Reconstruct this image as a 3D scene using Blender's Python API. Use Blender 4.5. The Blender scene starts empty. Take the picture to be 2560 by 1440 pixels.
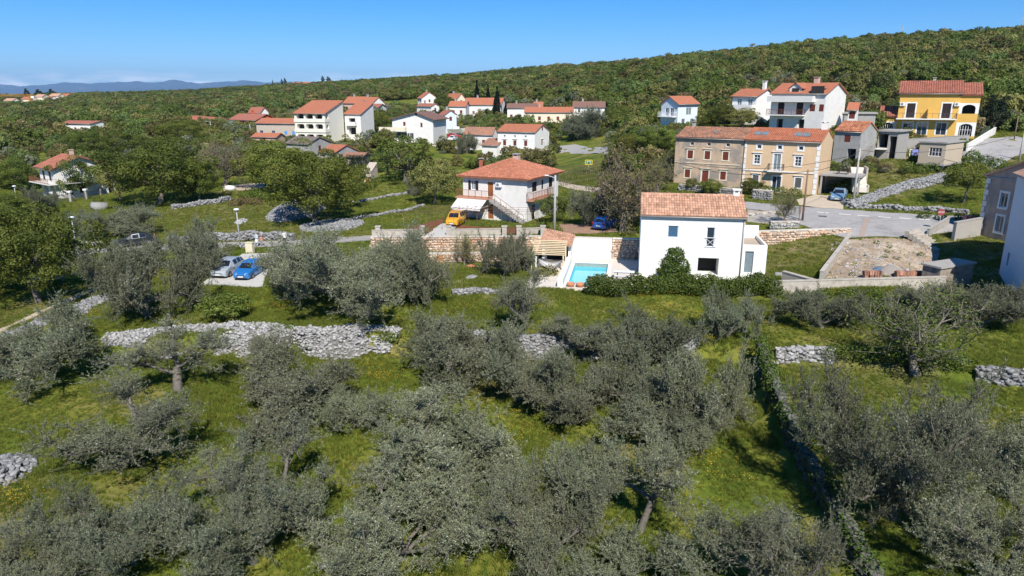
import bpy, math, random
import numpy as np
from mathutils import Vector, Matrix

SC = bpy.context.scene
COL = SC.collection
R = math.radians
# ------------------------------------------------------------------ camera
FPX, PITCH, CAM_H = 1750.0, R(15.4), 16.5          # focal length in photo pixels (2560 wide), tilt, height of the drone
cam_d = bpy.data.cameras.new('camera'); cam_d.sensor_width = 36.0; cam_d.lens = FPX / 2560 * 36.0
cam_d.clip_start = 0.5; cam_d.clip_end = 120000
cam = bpy.data.objects.new('camera', cam_d); COL.objects.link(cam)
cam.location = (0, 0, CAM_H); cam.rotation_euler = (math.pi / 2 - PITCH, 0, 0)
SC.camera = cam
# ------------------------------------------------------------------ world, sun, exposure
SUN_EL, SUN_AZ = R(45), R(170)                      # azimuth clockwise from +Y (the view direction): behind the camera, to its right
wd = bpy.data.worlds.new('World'); SC.world = wd; wd.use_nodes = True
wn, wl = wd.node_tree.nodes, wd.node_tree.links
bg = wn['Background']
sky = wn.new('ShaderNodeTexSky'); sky.sky_type = 'NISHITA'; sky.sun_disc = False
sky.sun_elevation = SUN_EL; sky.sun_rotation = SUN_AZ; sky.altitude = 1000
sky.air_density = 0.8; sky.dust_density = 0.0; sky.ozone_density = 7.5
bg.inputs['Strength'].default_value = 0.1
# a low bank of cumulus all round the horizon, as seen over the far mountains
tc = wn.new('ShaderNodeTexCoord'); sx = wn.new('ShaderNodeSeparateXYZ'); wl.new(tc.outputs['Generated'], sx.inputs[0])
mp = wn.new('ShaderNodeMapping'); mp.inputs['Scale'].default_value = (9, 9, 46); wl.new(tc.outputs['Generated'], mp.inputs['Vector'])
cn = wn.new('ShaderNodeTexNoise'); cn.inputs['Scale'].default_value = 1.6; cn.inputs['Detail'].default_value = 6; wl.new(mp.outputs[0], cn.inputs['Vector'])
cr = wn.new('ShaderNodeMapRange'); cr.inputs[1].default_value = 0.47; cr.inputs[2].default_value = 0.60; wl.new(cn.outputs['Fac'], cr.inputs[0])
b1 = wn.new('ShaderNodeMapRange'); b1.inputs[1].default_value = 0.0305; b1.inputs[2].default_value = 0.012; wl.new(sx.outputs['Z'], b1.inputs[0])
mu = wn.new('ShaderNodeMath'); mu.operation = 'MULTIPLY'; wl.new(cr.outputs[0], mu.inputs[0]); wl.new(b1.outputs[0], mu.inputs[1])
cm = wn.new('ShaderNodeMixRGB'); cm.inputs['Color2'].default_value = (13, 13.2, 13.6, 1)
wl.new(mu.outputs[0], cm.inputs['Fac'])
hs = wn.new('ShaderNodeHueSaturation'); hs.inputs['Saturation'].default_value = 1.28
wl.new(sky.outputs[0], hs.inputs['Color']); wl.new(hs.outputs[0], cm.inputs['Color1']); wl.new(cm.outputs[0], bg.inputs['Color'])
sun_d = bpy.data.lights.new('sun', 'SUN'); sun_d.energy = 4.6; sun_d.angle = R(0.53); sun_d.color = (1.0, 0.95, 0.87)
sun = bpy.data.objects.new('sun', sun_d); COL.objects.link(sun)
SDIR = Vector((math.sin(SUN_AZ) * math.cos(SUN_EL), math.cos(SUN_AZ) * math.cos(SUN_EL), math.sin(SUN_EL)))
sun.rotation_euler = (-SDIR).to_track_quat('-Z', 'Y').to_euler()
SC.view_settings.view_transform = 'Standard'; SC.view_settings.look = 'None'
SC.view_settings.gamma = 1.0; SC.view_settings.use_curve_mapping = False
SC.view_settings.exposure = 0.5
cy = SC.cycles
cy.max_bounces = 6; cy.diffuse_bounces = 2; cy.glossy_bounces = 2; cy.transmission_bounces = 4; cy.transparent_max_bounces = 8
cy.volume_bounces = 0; cy.use_denoising = True; cy.caustics_reflective = False; cy.caustics_refractive = False
SC.render.film_transparent = False

# ------------------------------------------------------------------ pixel <-> world
CP, SP = math.cos(PITCH), math.sin(PITCH)
def ray(px, py):
    cx = (px - 1280) / FPX; cz = (720 - py) / FPX
    return np.array([cx, CP + SP * cz, -SP + CP * cz])
def atY(px, py, Y):
    d = ray(px, py); return np.array([0, 0, CAM_H]) + d * (Y / d[1])
def atz(px, py, z):
    d = ray(px, py); return np.array([0, 0, CAM_H]) + d * ((z - CAM_H) / d[2])
def proj(X, Y, Z):
    z = Z - CAM_H; f = Y * CP - z * SP; u = Y * SP + z * CP
    return 1280 + FPX * X / f, 720 - FPX * u / f
def len_to_px(o, u, px):
    "length along the horizontal unit direction u from o at which the image column is px"
    k = (px - 1280) / FPX; z = o[2] - CAM_H
    return (k * (o[1] * CP - z * SP) - o[0]) / (u[0] - k * u[1] * CP)
def z_at_py(X, Y, py):
    k = (720 - py) / FPX     # k*(Y CP - z SP) = Y SP + z CP
    return CAM_H + Y * (k * CP - SP) / (CP + k * SP)

# ------------------------------------------------------------------ houses (measured): corner pixel at the eave, eave height, distance, yaw
def corner(px, py, Y, h):
    p = atY(px, py, Y); return np.array([p[0], p[1], p[2] - h])
# ------------------------------------------------------------------ terrain
CTRL, CTRL_H, HOUSE_FOOT = [], [], []
for px, py, Y in [  # ground seen at that pixel lies at that distance
    (2480, 330, 135), (2250, 400, 108), (2480, 370, 120), (1600, 420, 135), (1480, 345, 205), (1180, 385, 190), (1560, 350, 185), (1760, 330, 140),
    (2500, 250, 170), (2000, 180, 260), (1600, 200, 330), (1400, 250, 330), (1850, 300, 150), (2300, 180, 230),
    (2560, 100, 480), (2400, 109, 520), (2200, 119, 560), (2000, 140, 600), (1800, 160, 650), (1600, 169, 720), (1400, 181, 800),
    (1200, 197, 860), (1000, 208, 920), (800, 214, 1000), (600, 229, 1300), (300, 244, 1500), (0, 249, 1700), (-300, 250, 1700),
    (2900, 72, 430), (3200, 82, 380), (2800, 280, 150), (700, 236, 700), (400, 258, 650), (100, 270, 650), (1000, 230, 480), (1250, 215, 500),
    (400, 300, 330), (100, 310, 330), (100, 400, 190), (400, 380, 190), (700, 380, 180), (950, 440, 140), (560, 470, 125), (-200, 420, 150)]:
    CTRL.append(atY(px, py, Y))
for px, py, z in [   # ground seen at that pixel lies at that height
    (1720, 692, 0.0), (1240, 585, 0.1), (1160, 560, 0.1), (1010, 590, 0.0), (940, 500, 0.0), (820, 560, -0.3), (700, 612, -0.6), (560, 700, -0.7),
    (420, 620, -0.8), (190, 625, -1.2), (60, 760, -1.4), (200, 740, -1.2), (1500, 575, 1.0), (1380, 590, 0.6), (1600, 540, 1.6),
    (1870, 520, 2.4), (2200, 560, 2.2), (2440, 560, 2.6), (2300, 480, 3.6), (2060, 520, 2.5), (2000, 560, 2.2), (2120, 590, 2.0),
    (1980, 650, 0.3), (2200, 640, 1.2), (2380, 705, 0.2), (2500, 740, 0.0), (2250, 690, 0.5), (1450, 700, -0.05), (1180, 680, -0.1), (900, 700, -0.3),
    (700, 760, -0.6), (1100, 780, -0.4), (1500, 780, -0.4), (1900, 780, -0.3), (2300, 830, -0.1), (2600, 830, 0.2), (300, 800, -1.0),
    (0, 860, -1.3), (600, 850, -0.7), (1000, 850, -0.6), (1500, 880, -0.5), (1900, 880, -0.4), (2500, 930, -0.1),
    (200, 1100, -1.3), (1200, 1100, -1.0), (2200, 1100, -0.6), (100, 1440, -1.6), (1200, 1440, -1.3), (2400, 1440, -0.9), (300, 560, -1.0), (60, 560, -1.4)]:
    CTRL.append(atz(px, py, z))
for p in [(-60, 5, -2), (0, 5, -1.8), (60, 5, -1.2), (-120, 40, -2.5), (120, 50, 1), (120, 90, 5), (0, -60, -3), (-200, -60, -4), (200, -60, 0),
          (-250, 100, -4), (-1500, 600, -10), (-2500, 2500, -20), (-700, 3500, 0), (500, 3000, 30), (1500, 1500, 90), (1500, 500, 80), (3000, 3000, 60),
          (-3000, 0, -20), (3000, 0, 60), (-4000, 6000, -25), (0, 6000, -15), (4000, 6000, 20), (0, -3000, -20)]:
    CTRL.append(np.array(p, float))
def _warp(X, Y):
    r = np.sqrt(X * X + Y * Y) + 1e-6; k = 26 * np.log1p(r / 60.0) / r
    return X * k, Y * k
def _phi(r2): return np.sqrt(r2 + 0.25)
def solve_terrain():
    global _cx, _cy, _w, _n
    C = np.array([tuple(c) for c in CTRL] + CTRL_H)
    _cx, _cy = _warp(C[:, 0], C[:, 1]); _n = len(C)
    A = _phi((_cx[:, None] - _cx[None]) ** 2 + (_cy[:, None] - _cy[None]) ** 2)
    M = np.zeros((_n + 1, _n + 1)); M[:_n, :_n] = A - 0.06 * np.eye(_n); M[:_n, _n] = 1; M[_n, :_n] = 1
    _w = np.linalg.solve(M, np.append(C[:, 2], 0))
def _seg_dist(X, Y, poly, closed):
    d = np.full(X.shape, 1e9); n = len(poly)
    for i in range(n if closed else n - 1):
        (ax, ay), (bx, by) = poly[i], poly[(i + 1) % n]
        ex, ey = bx - ax, by - ay; t = np.clip(((X - ax) * ex + (Y - ay) * ey) / (ex * ex + ey * ey), 0, 1)
        d = np.minimum(d, np.hypot(X - ax - t * ex, Y - ay - t * ey))
    return d
def inside(X, Y, poly):
    c = np.zeros(np.shape(X), bool); n = len(poly)
    for i in range(n):
        (ax, ay), (bx, by) = poly[i], poly[(i + 1) % n]
        m = ((ay > Y) != (by > Y)) & (X < (bx - ax) * (Y - ay) / (by - ay + 1e-12) + ax); c ^= m
    return c
def wpoly(pts, z): return [tuple(atz(px, py, z)[:2]) for px, py in pts]
ZONES = [  # lower terraces of the olive grove
    (wpoly([(-500, 905), (0, 866), (270, 852), (640, 822), (1000, 838), (1350, 858), (1750, 856), (1886, 872), (1935, 1000), (2015, 1160), (2105, 1320), (2200, 1480), (2350, 1800), (-1500, 1800)], -0.6), -1.35, 0.45),
    (wpoly([(1910, 872), (2080, 888), (2330, 912), (2560, 945), (3000, 990), (3300, 1800), (2360, 1800), (2215, 1480), (2120, 1320), (2030, 1160), (1950, 1000)], -0.3), -0.75, 0.35)]
FLATS = []      # (polygon, z): levelled pads under terraces, yards and houses
def terrain(X, Y, pads=True):
    X = np.atleast_1d(np.asarray(X, float)); Y = np.atleast_1d(np.asarray(Y, float)); sh = X.shape
    X = X.ravel(); Y = Y.ravel(); Z = np.empty(X.shape)
    for s in range(0, len(X), 20000):
        wx, wy = _warp(X[s:s + 20000], Y[s:s + 20000])
        Z[s:s + 20000] = _phi((wx[:, None] - _cx[None]) ** 2 + (wy[:, None] - _cy[None]) ** 2) @ _w[:_n] + _w[_n]
    Z += (0.16 * np.sin(X * .31 + 1.3) * np.cos(Y * .27) + 0.09 * np.sin(X * .83 + Y * .6) + 0.05 * np.sin(X * 1.9 - Y * 1.5)) * np.clip((np.hypot(X, Y) - 5) / 20, 0, 1) * np.where(Y < 62, 1, .4)
    far = np.clip((np.hypot(X, Y) - 180) / 200, 0, 1)
    Z += far * (0.9 * np.sin(X * .021 + 1) * np.cos(Y * .017 + X * .009) + .5 * np.sin(X * .05 + Y * .043))
    for poly, dz, soft in ZONES:
        d = _seg_dist(X, Y, poly, True); d = np.where(inside(X, Y, poly), d, -d)
        Z += dz * np.clip(d / soft + .5, 0, 1)
    if pads:
        for poly, z, soft in FLATS:
            d = _seg_dist(X, Y, poly, True); d = np.where(inside(X, Y, poly), 0, d)
            k = np.clip(1 - d / soft, 0, 1); Z = Z * (1 - k) + z * k
    return Z.reshape(sh)
def gz(x, y): return float(terrain([x], [y])[0])
def ground(px, py):
    "the point of the terrain seen at a photo pixel"
    d = ray(px, py); ts = np.concatenate([np.linspace(15, 160, 600), np.geomspace(161, 2500, 900)])
    X = d[0] * ts; Y = d[1] * ts; Z = CAM_H + d[2] * ts
    g = Z - terrain(X, Y); i = np.argmax(g < 0)
    if g[i] >= 0: i = len(ts) - 1
    if i > 0:
        a, b = g[i - 1], g[i]; t = ts[i - 1] + (ts[i] - ts[i - 1]) * a / (a - b + 1e-9)
    else: t = ts[0]
    x, y = d[0] * t, d[1] * t
    return np.array([x, y, gz(x, y)])

# ------------------------------------------------------------------ scene helpers
def tag(o, label=None, cat=None, group=None, kind=None):
    if label: o['label'] = label
    if cat: o['category'] = cat
    if group: o['group'] = group
    if kind: o['kind'] = kind
    return o
def thing(name, label, cat, loc=(0, 0, 0), rz=0.0, group=None):
    o = bpy.data.objects.new(name, None); COL.objects.link(o); o.empty_display_size = .3
    o.location = [float(v) for v in loc]; o.rotation_euler = (0, 0, rz)
    return tag(o, label, cat, group)
def obj(name, me, parent=None, loc=(0, 0, 0), rot=(0, 0, 0), scale=(1, 1, 1)):
    o = bpy.data.objects.new(name, me); COL.objects.link(o); o.parent = parent
    o.location = [float(v) for v in loc]; o.rotation_euler = rot; o.scale = scale
    return o
def copy_tree(o, parent=None):
    c = o.copy(); COL.objects.link(c); c.parent = parent
    for ch in list(o.children): copy_tree(ch, c)
    return c
def fastmesh(name, V, Fq, mats, midx=None, smooth=False, attrs=None):
    "mesh from numpy arrays; Fq is an (n,3) or (n,4) array or a list of faces"
    me = bpy.data.meshes.new(name)
    V = np.asarray(V, np.float32).reshape(-1, 3)
    if isinstance(Fq, np.ndarray):
        k = Fq.shape[1]; n = len(Fq)
        me.vertices.add(len(V)); me.vertices.foreach_set('co', V.ravel())
        me.loops.add(n * k); me.loops.foreach_set('vertex_index', Fq.astype(np.int32).ravel())
        me.polygons.add(n); me.polygons.foreach_set('loop_start', np.arange(0, n * k, k, dtype=np.int32))
    else:
        me.from_pydata(V.tolist(), [], Fq); n = len(Fq)
    for m in mats: me.materials.append(m)
    if midx is not None: me.polygons.foreach_set('material_index', np.asarray(midx, np.int32))
    if smooth is True: me.polygons.foreach_set('use_smooth', np.ones(n, bool))
    elif smooth is not False: me.polygons.foreach_set('use_smooth', np.asarray(smooth, bool))
    for nm, dom, arr in (attrs or []):
        a = me.attributes.new(nm, 'FLOAT', dom); a.data.foreach_set('value', np.asarray(arr, np.float32))
    me.update(calc_edges=True)
    return me
class MB:
    "collects simple shapes into one mesh"
    def __init__(s): s.v = []; s.f = []; s.m = []; s.sm = []; s.t = []
    def add(s, vs, fs, m=0, smooth=False, tint=0.5):
        b = len(s.v); s.v += [tuple(map(float, p)) for p in vs]
        for f in fs: s.f.append(tuple(b + i for i in f)); s.m.append(m); s.sm.append(smooth); s.t.append(tint)
        return s
    def box(s, x0, x1, y0, y1, z0, z1, m=0, tint=.5):
        return s.add([(x0, y0, z0), (x1, y0, z0), (x1, y1, z0), (x0, y1, z0), (x0, y0, z1), (x1, y0, z1), (x1, y1, z1), (x0, y1, z1)],
                     [(0, 3, 2, 1), (4, 5, 6, 7), (0, 1, 5, 4), (1, 2, 6, 5), (2, 3, 7, 6), (3, 0, 4, 7)], m, tint=tint)
    def quad(s, a, b, c, d, m=0): return s.add([a, b, c, d], [(0, 1, 2, 3)], m)
    def slab(s, pts, th, m=0):
        "polygon pts (counter-clockwise seen from outside) with thickness th along -normal"
        P = [Vector(p) for p in pts]; n = (P[1] - P[0]).cross(P[2] - P[0]).normalized(); k = len(P)
        Q = [p - n * th for p in P]
        return s.add(P + Q, [tuple(range(k)), tuple(range(2 * k - 1, k - 1, -1))] + [(i, i + k, (i + 1) % k + k, (i + 1) % k) for i in range(k)], m)
    def bar(s, a, b, w, m=0, h=None):
        "rectangular bar from a to b"
        a, b = Vector(a), Vector(b); d = (b - a); L = d.length
        if L < 1e-6: return s
        q = d.to_track_quat('Z', 'Y').to_matrix(); h = h or w
        vs = [a + q @ Vector((x * w / 2, y * h / 2, z)) for z in (0, L) for x, y in ((-1, -1), (1, -1), (1, 1), (-1, 1))]
        return s.add(vs, [(3, 2, 1, 0), (4, 5, 6, 7), (0, 1, 5, 4), (1, 2, 6, 5), (2, 3, 7, 6), (3, 0, 4, 7)], m)
    def tube(s, pts, rad, n=8, m=0, caps=True, smooth=True):
        pts = [Vector(p) for p in pts]; k = len(pts); rad = [rad] * k if not hasattr(rad, '__len__') else rad
        vs = []
        for i, p in enumerate(pts):
            d = (pts[min(i + 1, k - 1)] - pts[max(i - 1, 0)]).normalized()
            q = d.to_track_quat('Z', 'Y').to_matrix()
            vs += [p + q @ Vector((rad[i] * math.cos(2 * math.pi * j / n), rad[i] * math.sin(2 * math.pi * j / n), 0)) for j in range(n)]
        fs = [(i * n + j, i * n + (j + 1) % n, (i + 1) * n + (j + 1) % n, (i + 1) * n + j) for i in range(k - 1) for j in range(n)]
        if caps: fs += [tuple(range(n - 1, -1, -1)), tuple(range((k - 1) * n, k * n))]
        return s.add(vs, fs, m, smooth)
    def lathe(s, prof, c=(0, 0, 0), n=16, m=0, smooth=True):
        vs = [(c[0] + r * math.cos(2 * math.pi * j / n), c[1] + r * math.sin(2 * math.pi * j / n), c[2] + z) for r, z in prof for j in range(n)]
        k = len(prof)
        fs = [(i * n + j, i * n + (j + 1) % n, (i + 1) * n + (j + 1) % n, (i + 1) * n + j) for i in range(k - 1) for j in range(n)]
        return s.add(vs, fs, m, smooth)
    def mesh(s, name, mats):
        if not isinstance(mats, (list, tuple)): mats = [mats]
        return fastmesh(name, s.v, s.f, mats, s.m, s.sm, [('tint', 'FACE', s.t)])
    def build(s, name, mats, parent=None, **k): return obj(name, s.mesh(name, mats), parent, **k)

# ------------------------------------------------------------------ materials
def hexc(h):
    h = h.lstrip('#'); c = [int(h[i:i + 2], 16) / 255 for i in (0, 2, 4)]
    return tuple(x / 12.92 if x <= .04045 else ((x + .055) / 1.055) ** 2.4 for x in c)
MATS = {}
def pm(name, col, rough=.8, var=.18, scale=4.0, bump=0.0, bscale=30.0, spec=.3, metal=0.0, col2=None, thr=(.45, .65), scale2=1.2, tintvar=0.0, coords='Object', coat=0.0):
    "general procedural material: base colour, two octaves of variation, optional second colour in patches, optional per-face tint"
    if name in MATS: return MATS[name]
    m = bpy.data.materials.new(name); m.use_nodes = True; n, l = m.node_tree.nodes, m.node_tree.links
    b = n['Principled BSDF']; b.inputs['Roughness'].default_value = rough; b.inputs['Metallic'].default_value = metal
    b.inputs['Specular IOR Level'].default_value = spec; b.inputs['Coat Weight'].default_value = coat
    if isinstance(col, str): col = hexc(col)
    if isinstance(col2, str): col2 = hexc(col2)
    t = n.new('ShaderNodeTexCoord'); out = t.outputs[coords]
    if coords == 'World':
        pass
    no = n.new('ShaderNodeTexNoise'); no.inputs['Scale'].default_value = scale; no.inputs['Detail'].default_value = 5; no.inputs['Roughness'].default_value = .65
    l.new(out, no.inputs['Vector'])
    mr = n.new('ShaderNodeMapRange'); mr.inputs[1].default_value = .25; mr.inputs[2].default_value = .75; mr.inputs[3].default_value = 1 - var; mr.inputs[4].default_value = 1 + var
    l.new(no.outputs['Fac'], mr.inputs[0])
    src = None
    base = n.new('ShaderNodeRGB'); base.outputs[0].default_value = (*col, 1); src = base.outputs[0]
    if col2:
        n2 = n.new('ShaderNodeTexNoise'); n2.inputs['Scale'].default_value = scale2; n2.inputs['Detail'].default_value = 6; n2.inputs['Roughness'].default_value = .7
        l.new(out, n2.inputs['Vector'])
        r2 = n.new('ShaderNodeMapRange'); r2.inputs[1].default_value = thr[0]; r2.inputs[2].default_value = thr[1]; l.new(n2.outputs['Fac'], r2.inputs[0])
        mx = n.new('ShaderNodeMixRGB'); mx.inputs['Color2'].default_value = (*col2, 1); l.new(r2.outputs[0], mx.inputs['Fac']); l.new(src, mx.inputs['Color1']); src = mx.outputs[0]
    v = n.new('ShaderNodeVectorMath'); v.operation = 'SCALE'; l.new(src, v.inputs[0]); l.new(mr.outputs[0], v.inputs['Scale']); src = v.outputs[0]
    if tintvar:
        a = n.new('ShaderNodeAttribute'); a.attribute_name = 'tint'
        m2 = n.new('ShaderNodeMapRange'); m2.inputs[3].default_value = 1 - tintvar; m2.inputs[4].default_value = 1 + tintvar; l.new(a.outputs['Fac'], m2.inputs[0])
        v2 = n.new('ShaderNodeVectorMath'); v2.operation = 'SCALE'; l.new(src, v2.inputs[0]); l.new(m2.outputs[0], v2.inputs['Scale']); src = v2.outputs[0]
    l.new(src, b.inputs['Base Color'])
    if bump:
        nb = n.new('ShaderNodeTexNoise'); nb.inputs['Scale'].default_value = bscale; nb.inputs['Detail'].default_value = 4; l.new(out, nb.inputs['Vector'])
        bp = n.new('ShaderNodeBump'); bp.inputs['Strength'].default_value = bump; bp.inputs['Distance'].default_value = .05; l.new(nb.outputs['Fac'], bp.inputs['Height']); l.new(bp.outputs[0], b.inputs['Normal'])
    MATS[name] = m; return m
def leafmat(name, ca, cb, cc=None, objvar=.25, trans=.25, hue=.02, rough=.6):
    "foliage: colour between ca and cb by leaf tint, per-plant brightness and hue variation, some light let through"
    if name in MATS: return MATS[name]
    m = bpy.data.materials.new(name); m.use_nodes = True; n, l = m.node_tree.nodes, m.node_tree.links
    for x in list(n):
        if x.type == 'BSDF_PRINCIPLED': n.remove(x)
    a = n.new('ShaderNodeAttribute'); a.attribute_name = 'tint'
    r = n.new('ShaderNodeValToRGB'); e = r.color_ramp.elements; e[0].position = 0; e[0].color = (*ca, 1); e[1].position = 1; e[1].color = (*cb, 1)
    if cc: x = e.new(.85); x.color = (*cb, 1); e[2].color = (*cc, 1)
    l.new(a.outputs['Fac'], r.inputs[0])
    oi = n.new('ShaderNodeObjectInfo')
    h = n.new('ShaderNodeHueSaturation')
    mh = n.new('ShaderNodeMapRange'); mh.inputs[3].default_value = .5 - hue; mh.inputs[4].default_value = .5 + hue; l.new(oi.outputs['Random'], mh.inputs[0]); l.new(mh.outputs[0], h.inputs['Hue'])
    fr = n.new('ShaderNodeMath'); fr.operation = 'FRACT'; mm = n.new('ShaderNodeMath'); mm.operation = 'MULTIPLY'; mm.inputs[1].default_value = 7.31
    l.new(oi.outputs['Random'], mm.inputs[0]); l.new(mm.outputs[0], fr.inputs[0])
    mv = n.new('ShaderNodeMapRange'); mv.inputs[3].default_value = 1 - objvar; mv.inputs[4].default_value = 1 + objvar; l.new(fr.outputs[0], mv.inputs[0]); l.new(mv.outputs[0], h.inputs['Value'])
    l.new(r.outputs[0], h.inputs['Color'])
    d = n.new('ShaderNodeBsdfPrincipled'); d.inputs['Roughness'].default_value = rough; d.inputs['Specular IOR Level'].default_value = .25; l.new(h.outputs[0], d.inputs['Base Color'])
    t = n.new('ShaderNodeBsdfTranslucent'); l.new(h.outputs[0], t.inputs['Color'])
    mx = n.new('ShaderNodeMixShader'); mx.inputs[0].default_value = trans; l.new(d.outputs[0], mx.inputs[1]); l.new(t.outputs[0], mx.inputs[2])
    l.new(mx.outputs[0], n['Material Output'].inputs['Surface'])
    MATS[name] = m; return m

# ------------------------------------------------------------------ plants
class Tubes:
    def __init__(s): s.V = []; s.F = []; s.n = 0
    def add(s, pts, rad, n=5):
        pts = np.asarray(pts, float); k = len(pts)
        d = np.gradient(pts, axis=0); d /= np.linalg.norm(d, axis=1)[:, None] + 1e-9
        a = np.cross(d, [0.31, 0.2, 0.93]); bad = np.linalg.norm(a, axis=1) < 1e-3; a[bad] = [1, 0, 0]
        a /= np.linalg.norm(a, axis=1)[:, None]; b = np.cross(d, a)
        th = np.arange(n) * 2 * math.pi / n
        v = pts[:, None] + np.asarray(rad)[:, None, None] * (np.cos(th)[None, :, None] * a[:, None] + np.sin(th)[None, :, None] * b[:, None])
        s.V.append(v.reshape(-1, 3))
        i = np.arange(k - 1)[:, None] * n; j = np.arange(n)[None]; jn = (j + 1) % n
        s.F.append(np.stack([i + j, i + jn, i + n + jn, i + n + j], -1).reshape(-1, 4) + s.n); s.n += k * n
    def mesh(s, name, mat):
        return fastmesh(name, np.concatenate(s.V), np.concatenate(s.F), [mat], smooth=True)
def unit(v): return v / (np.linalg.norm(v, axis=-1, keepdims=True) + 1e-9)
def leaf_quads(rg, P, D, L, W, tint, nrm=None):
    n = len(P); D = unit(D)
    S = unit(np.cross(D, rg.normal(size=(n, 3)) if nrm is None else nrm)); L = np.broadcast_to(L, n)[:, None]; W = np.broadcast_to(W, n)[:, None]
    V = np.stack([P, P + D * L * .45 + S * W * .5, P + D * L, P + D * L * .45 - S * W * .5], 1).reshape(-1, 3)
    return V, np.arange(n * 4).reshape(n, 4), tint
def crown_mesh(name, parts, mat):
    V, F_, T, o = [], [], [], 0
    for v, f, t in parts: V.append(v); F_.append(f + o); T.append(t); o += len(v)
    return fastmesh(name, np.concatenate(V), np.concatenate(F_), [mat], attrs=[('tint', 'FACE', np.concatenate(T))])
BARK = pm('bark_grey', (.15, .13, .11), .9, .35, 9, .6, 25)
BARK_O = pm('bark_olive', (.15, .135, .115), .9, .4, 9, .6, 25)
TWIG = pm('twig_grey', (.20, .175, .145), .9, .3, 6)
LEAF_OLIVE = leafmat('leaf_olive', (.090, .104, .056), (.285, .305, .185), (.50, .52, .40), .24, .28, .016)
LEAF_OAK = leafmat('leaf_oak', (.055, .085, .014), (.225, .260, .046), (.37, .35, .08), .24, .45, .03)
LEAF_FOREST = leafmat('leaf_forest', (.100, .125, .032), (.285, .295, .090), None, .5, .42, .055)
LEAF_GOLD = leafmat('leaf_gold', (.09, .105, .022), (.27, .255, .075), (.42, .38, .16), .25, .25, .02)
LEAF_LIGHT = leafmat('leaf_light', (.06, .095, .015), (.18, .22, .04), (.28, .29, .07), .2, .3, .02)
LEAF_CYP = leafmat('leaf_cypress', (.008, .016, .007), (.026, .040, .015), None, .15, .1, .01)
LEAF_IVY = leafmat('leaf_ivy', (.034, .066, .011), (.120, .175, .026), (.21, .25, .045), .15, .25, .015)
LEAF_RED = leafmat('leaf_brown', (.10, .080, .038), (.22, .17, .075), (.30, .24, .11), .2, .2, .02)

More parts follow.
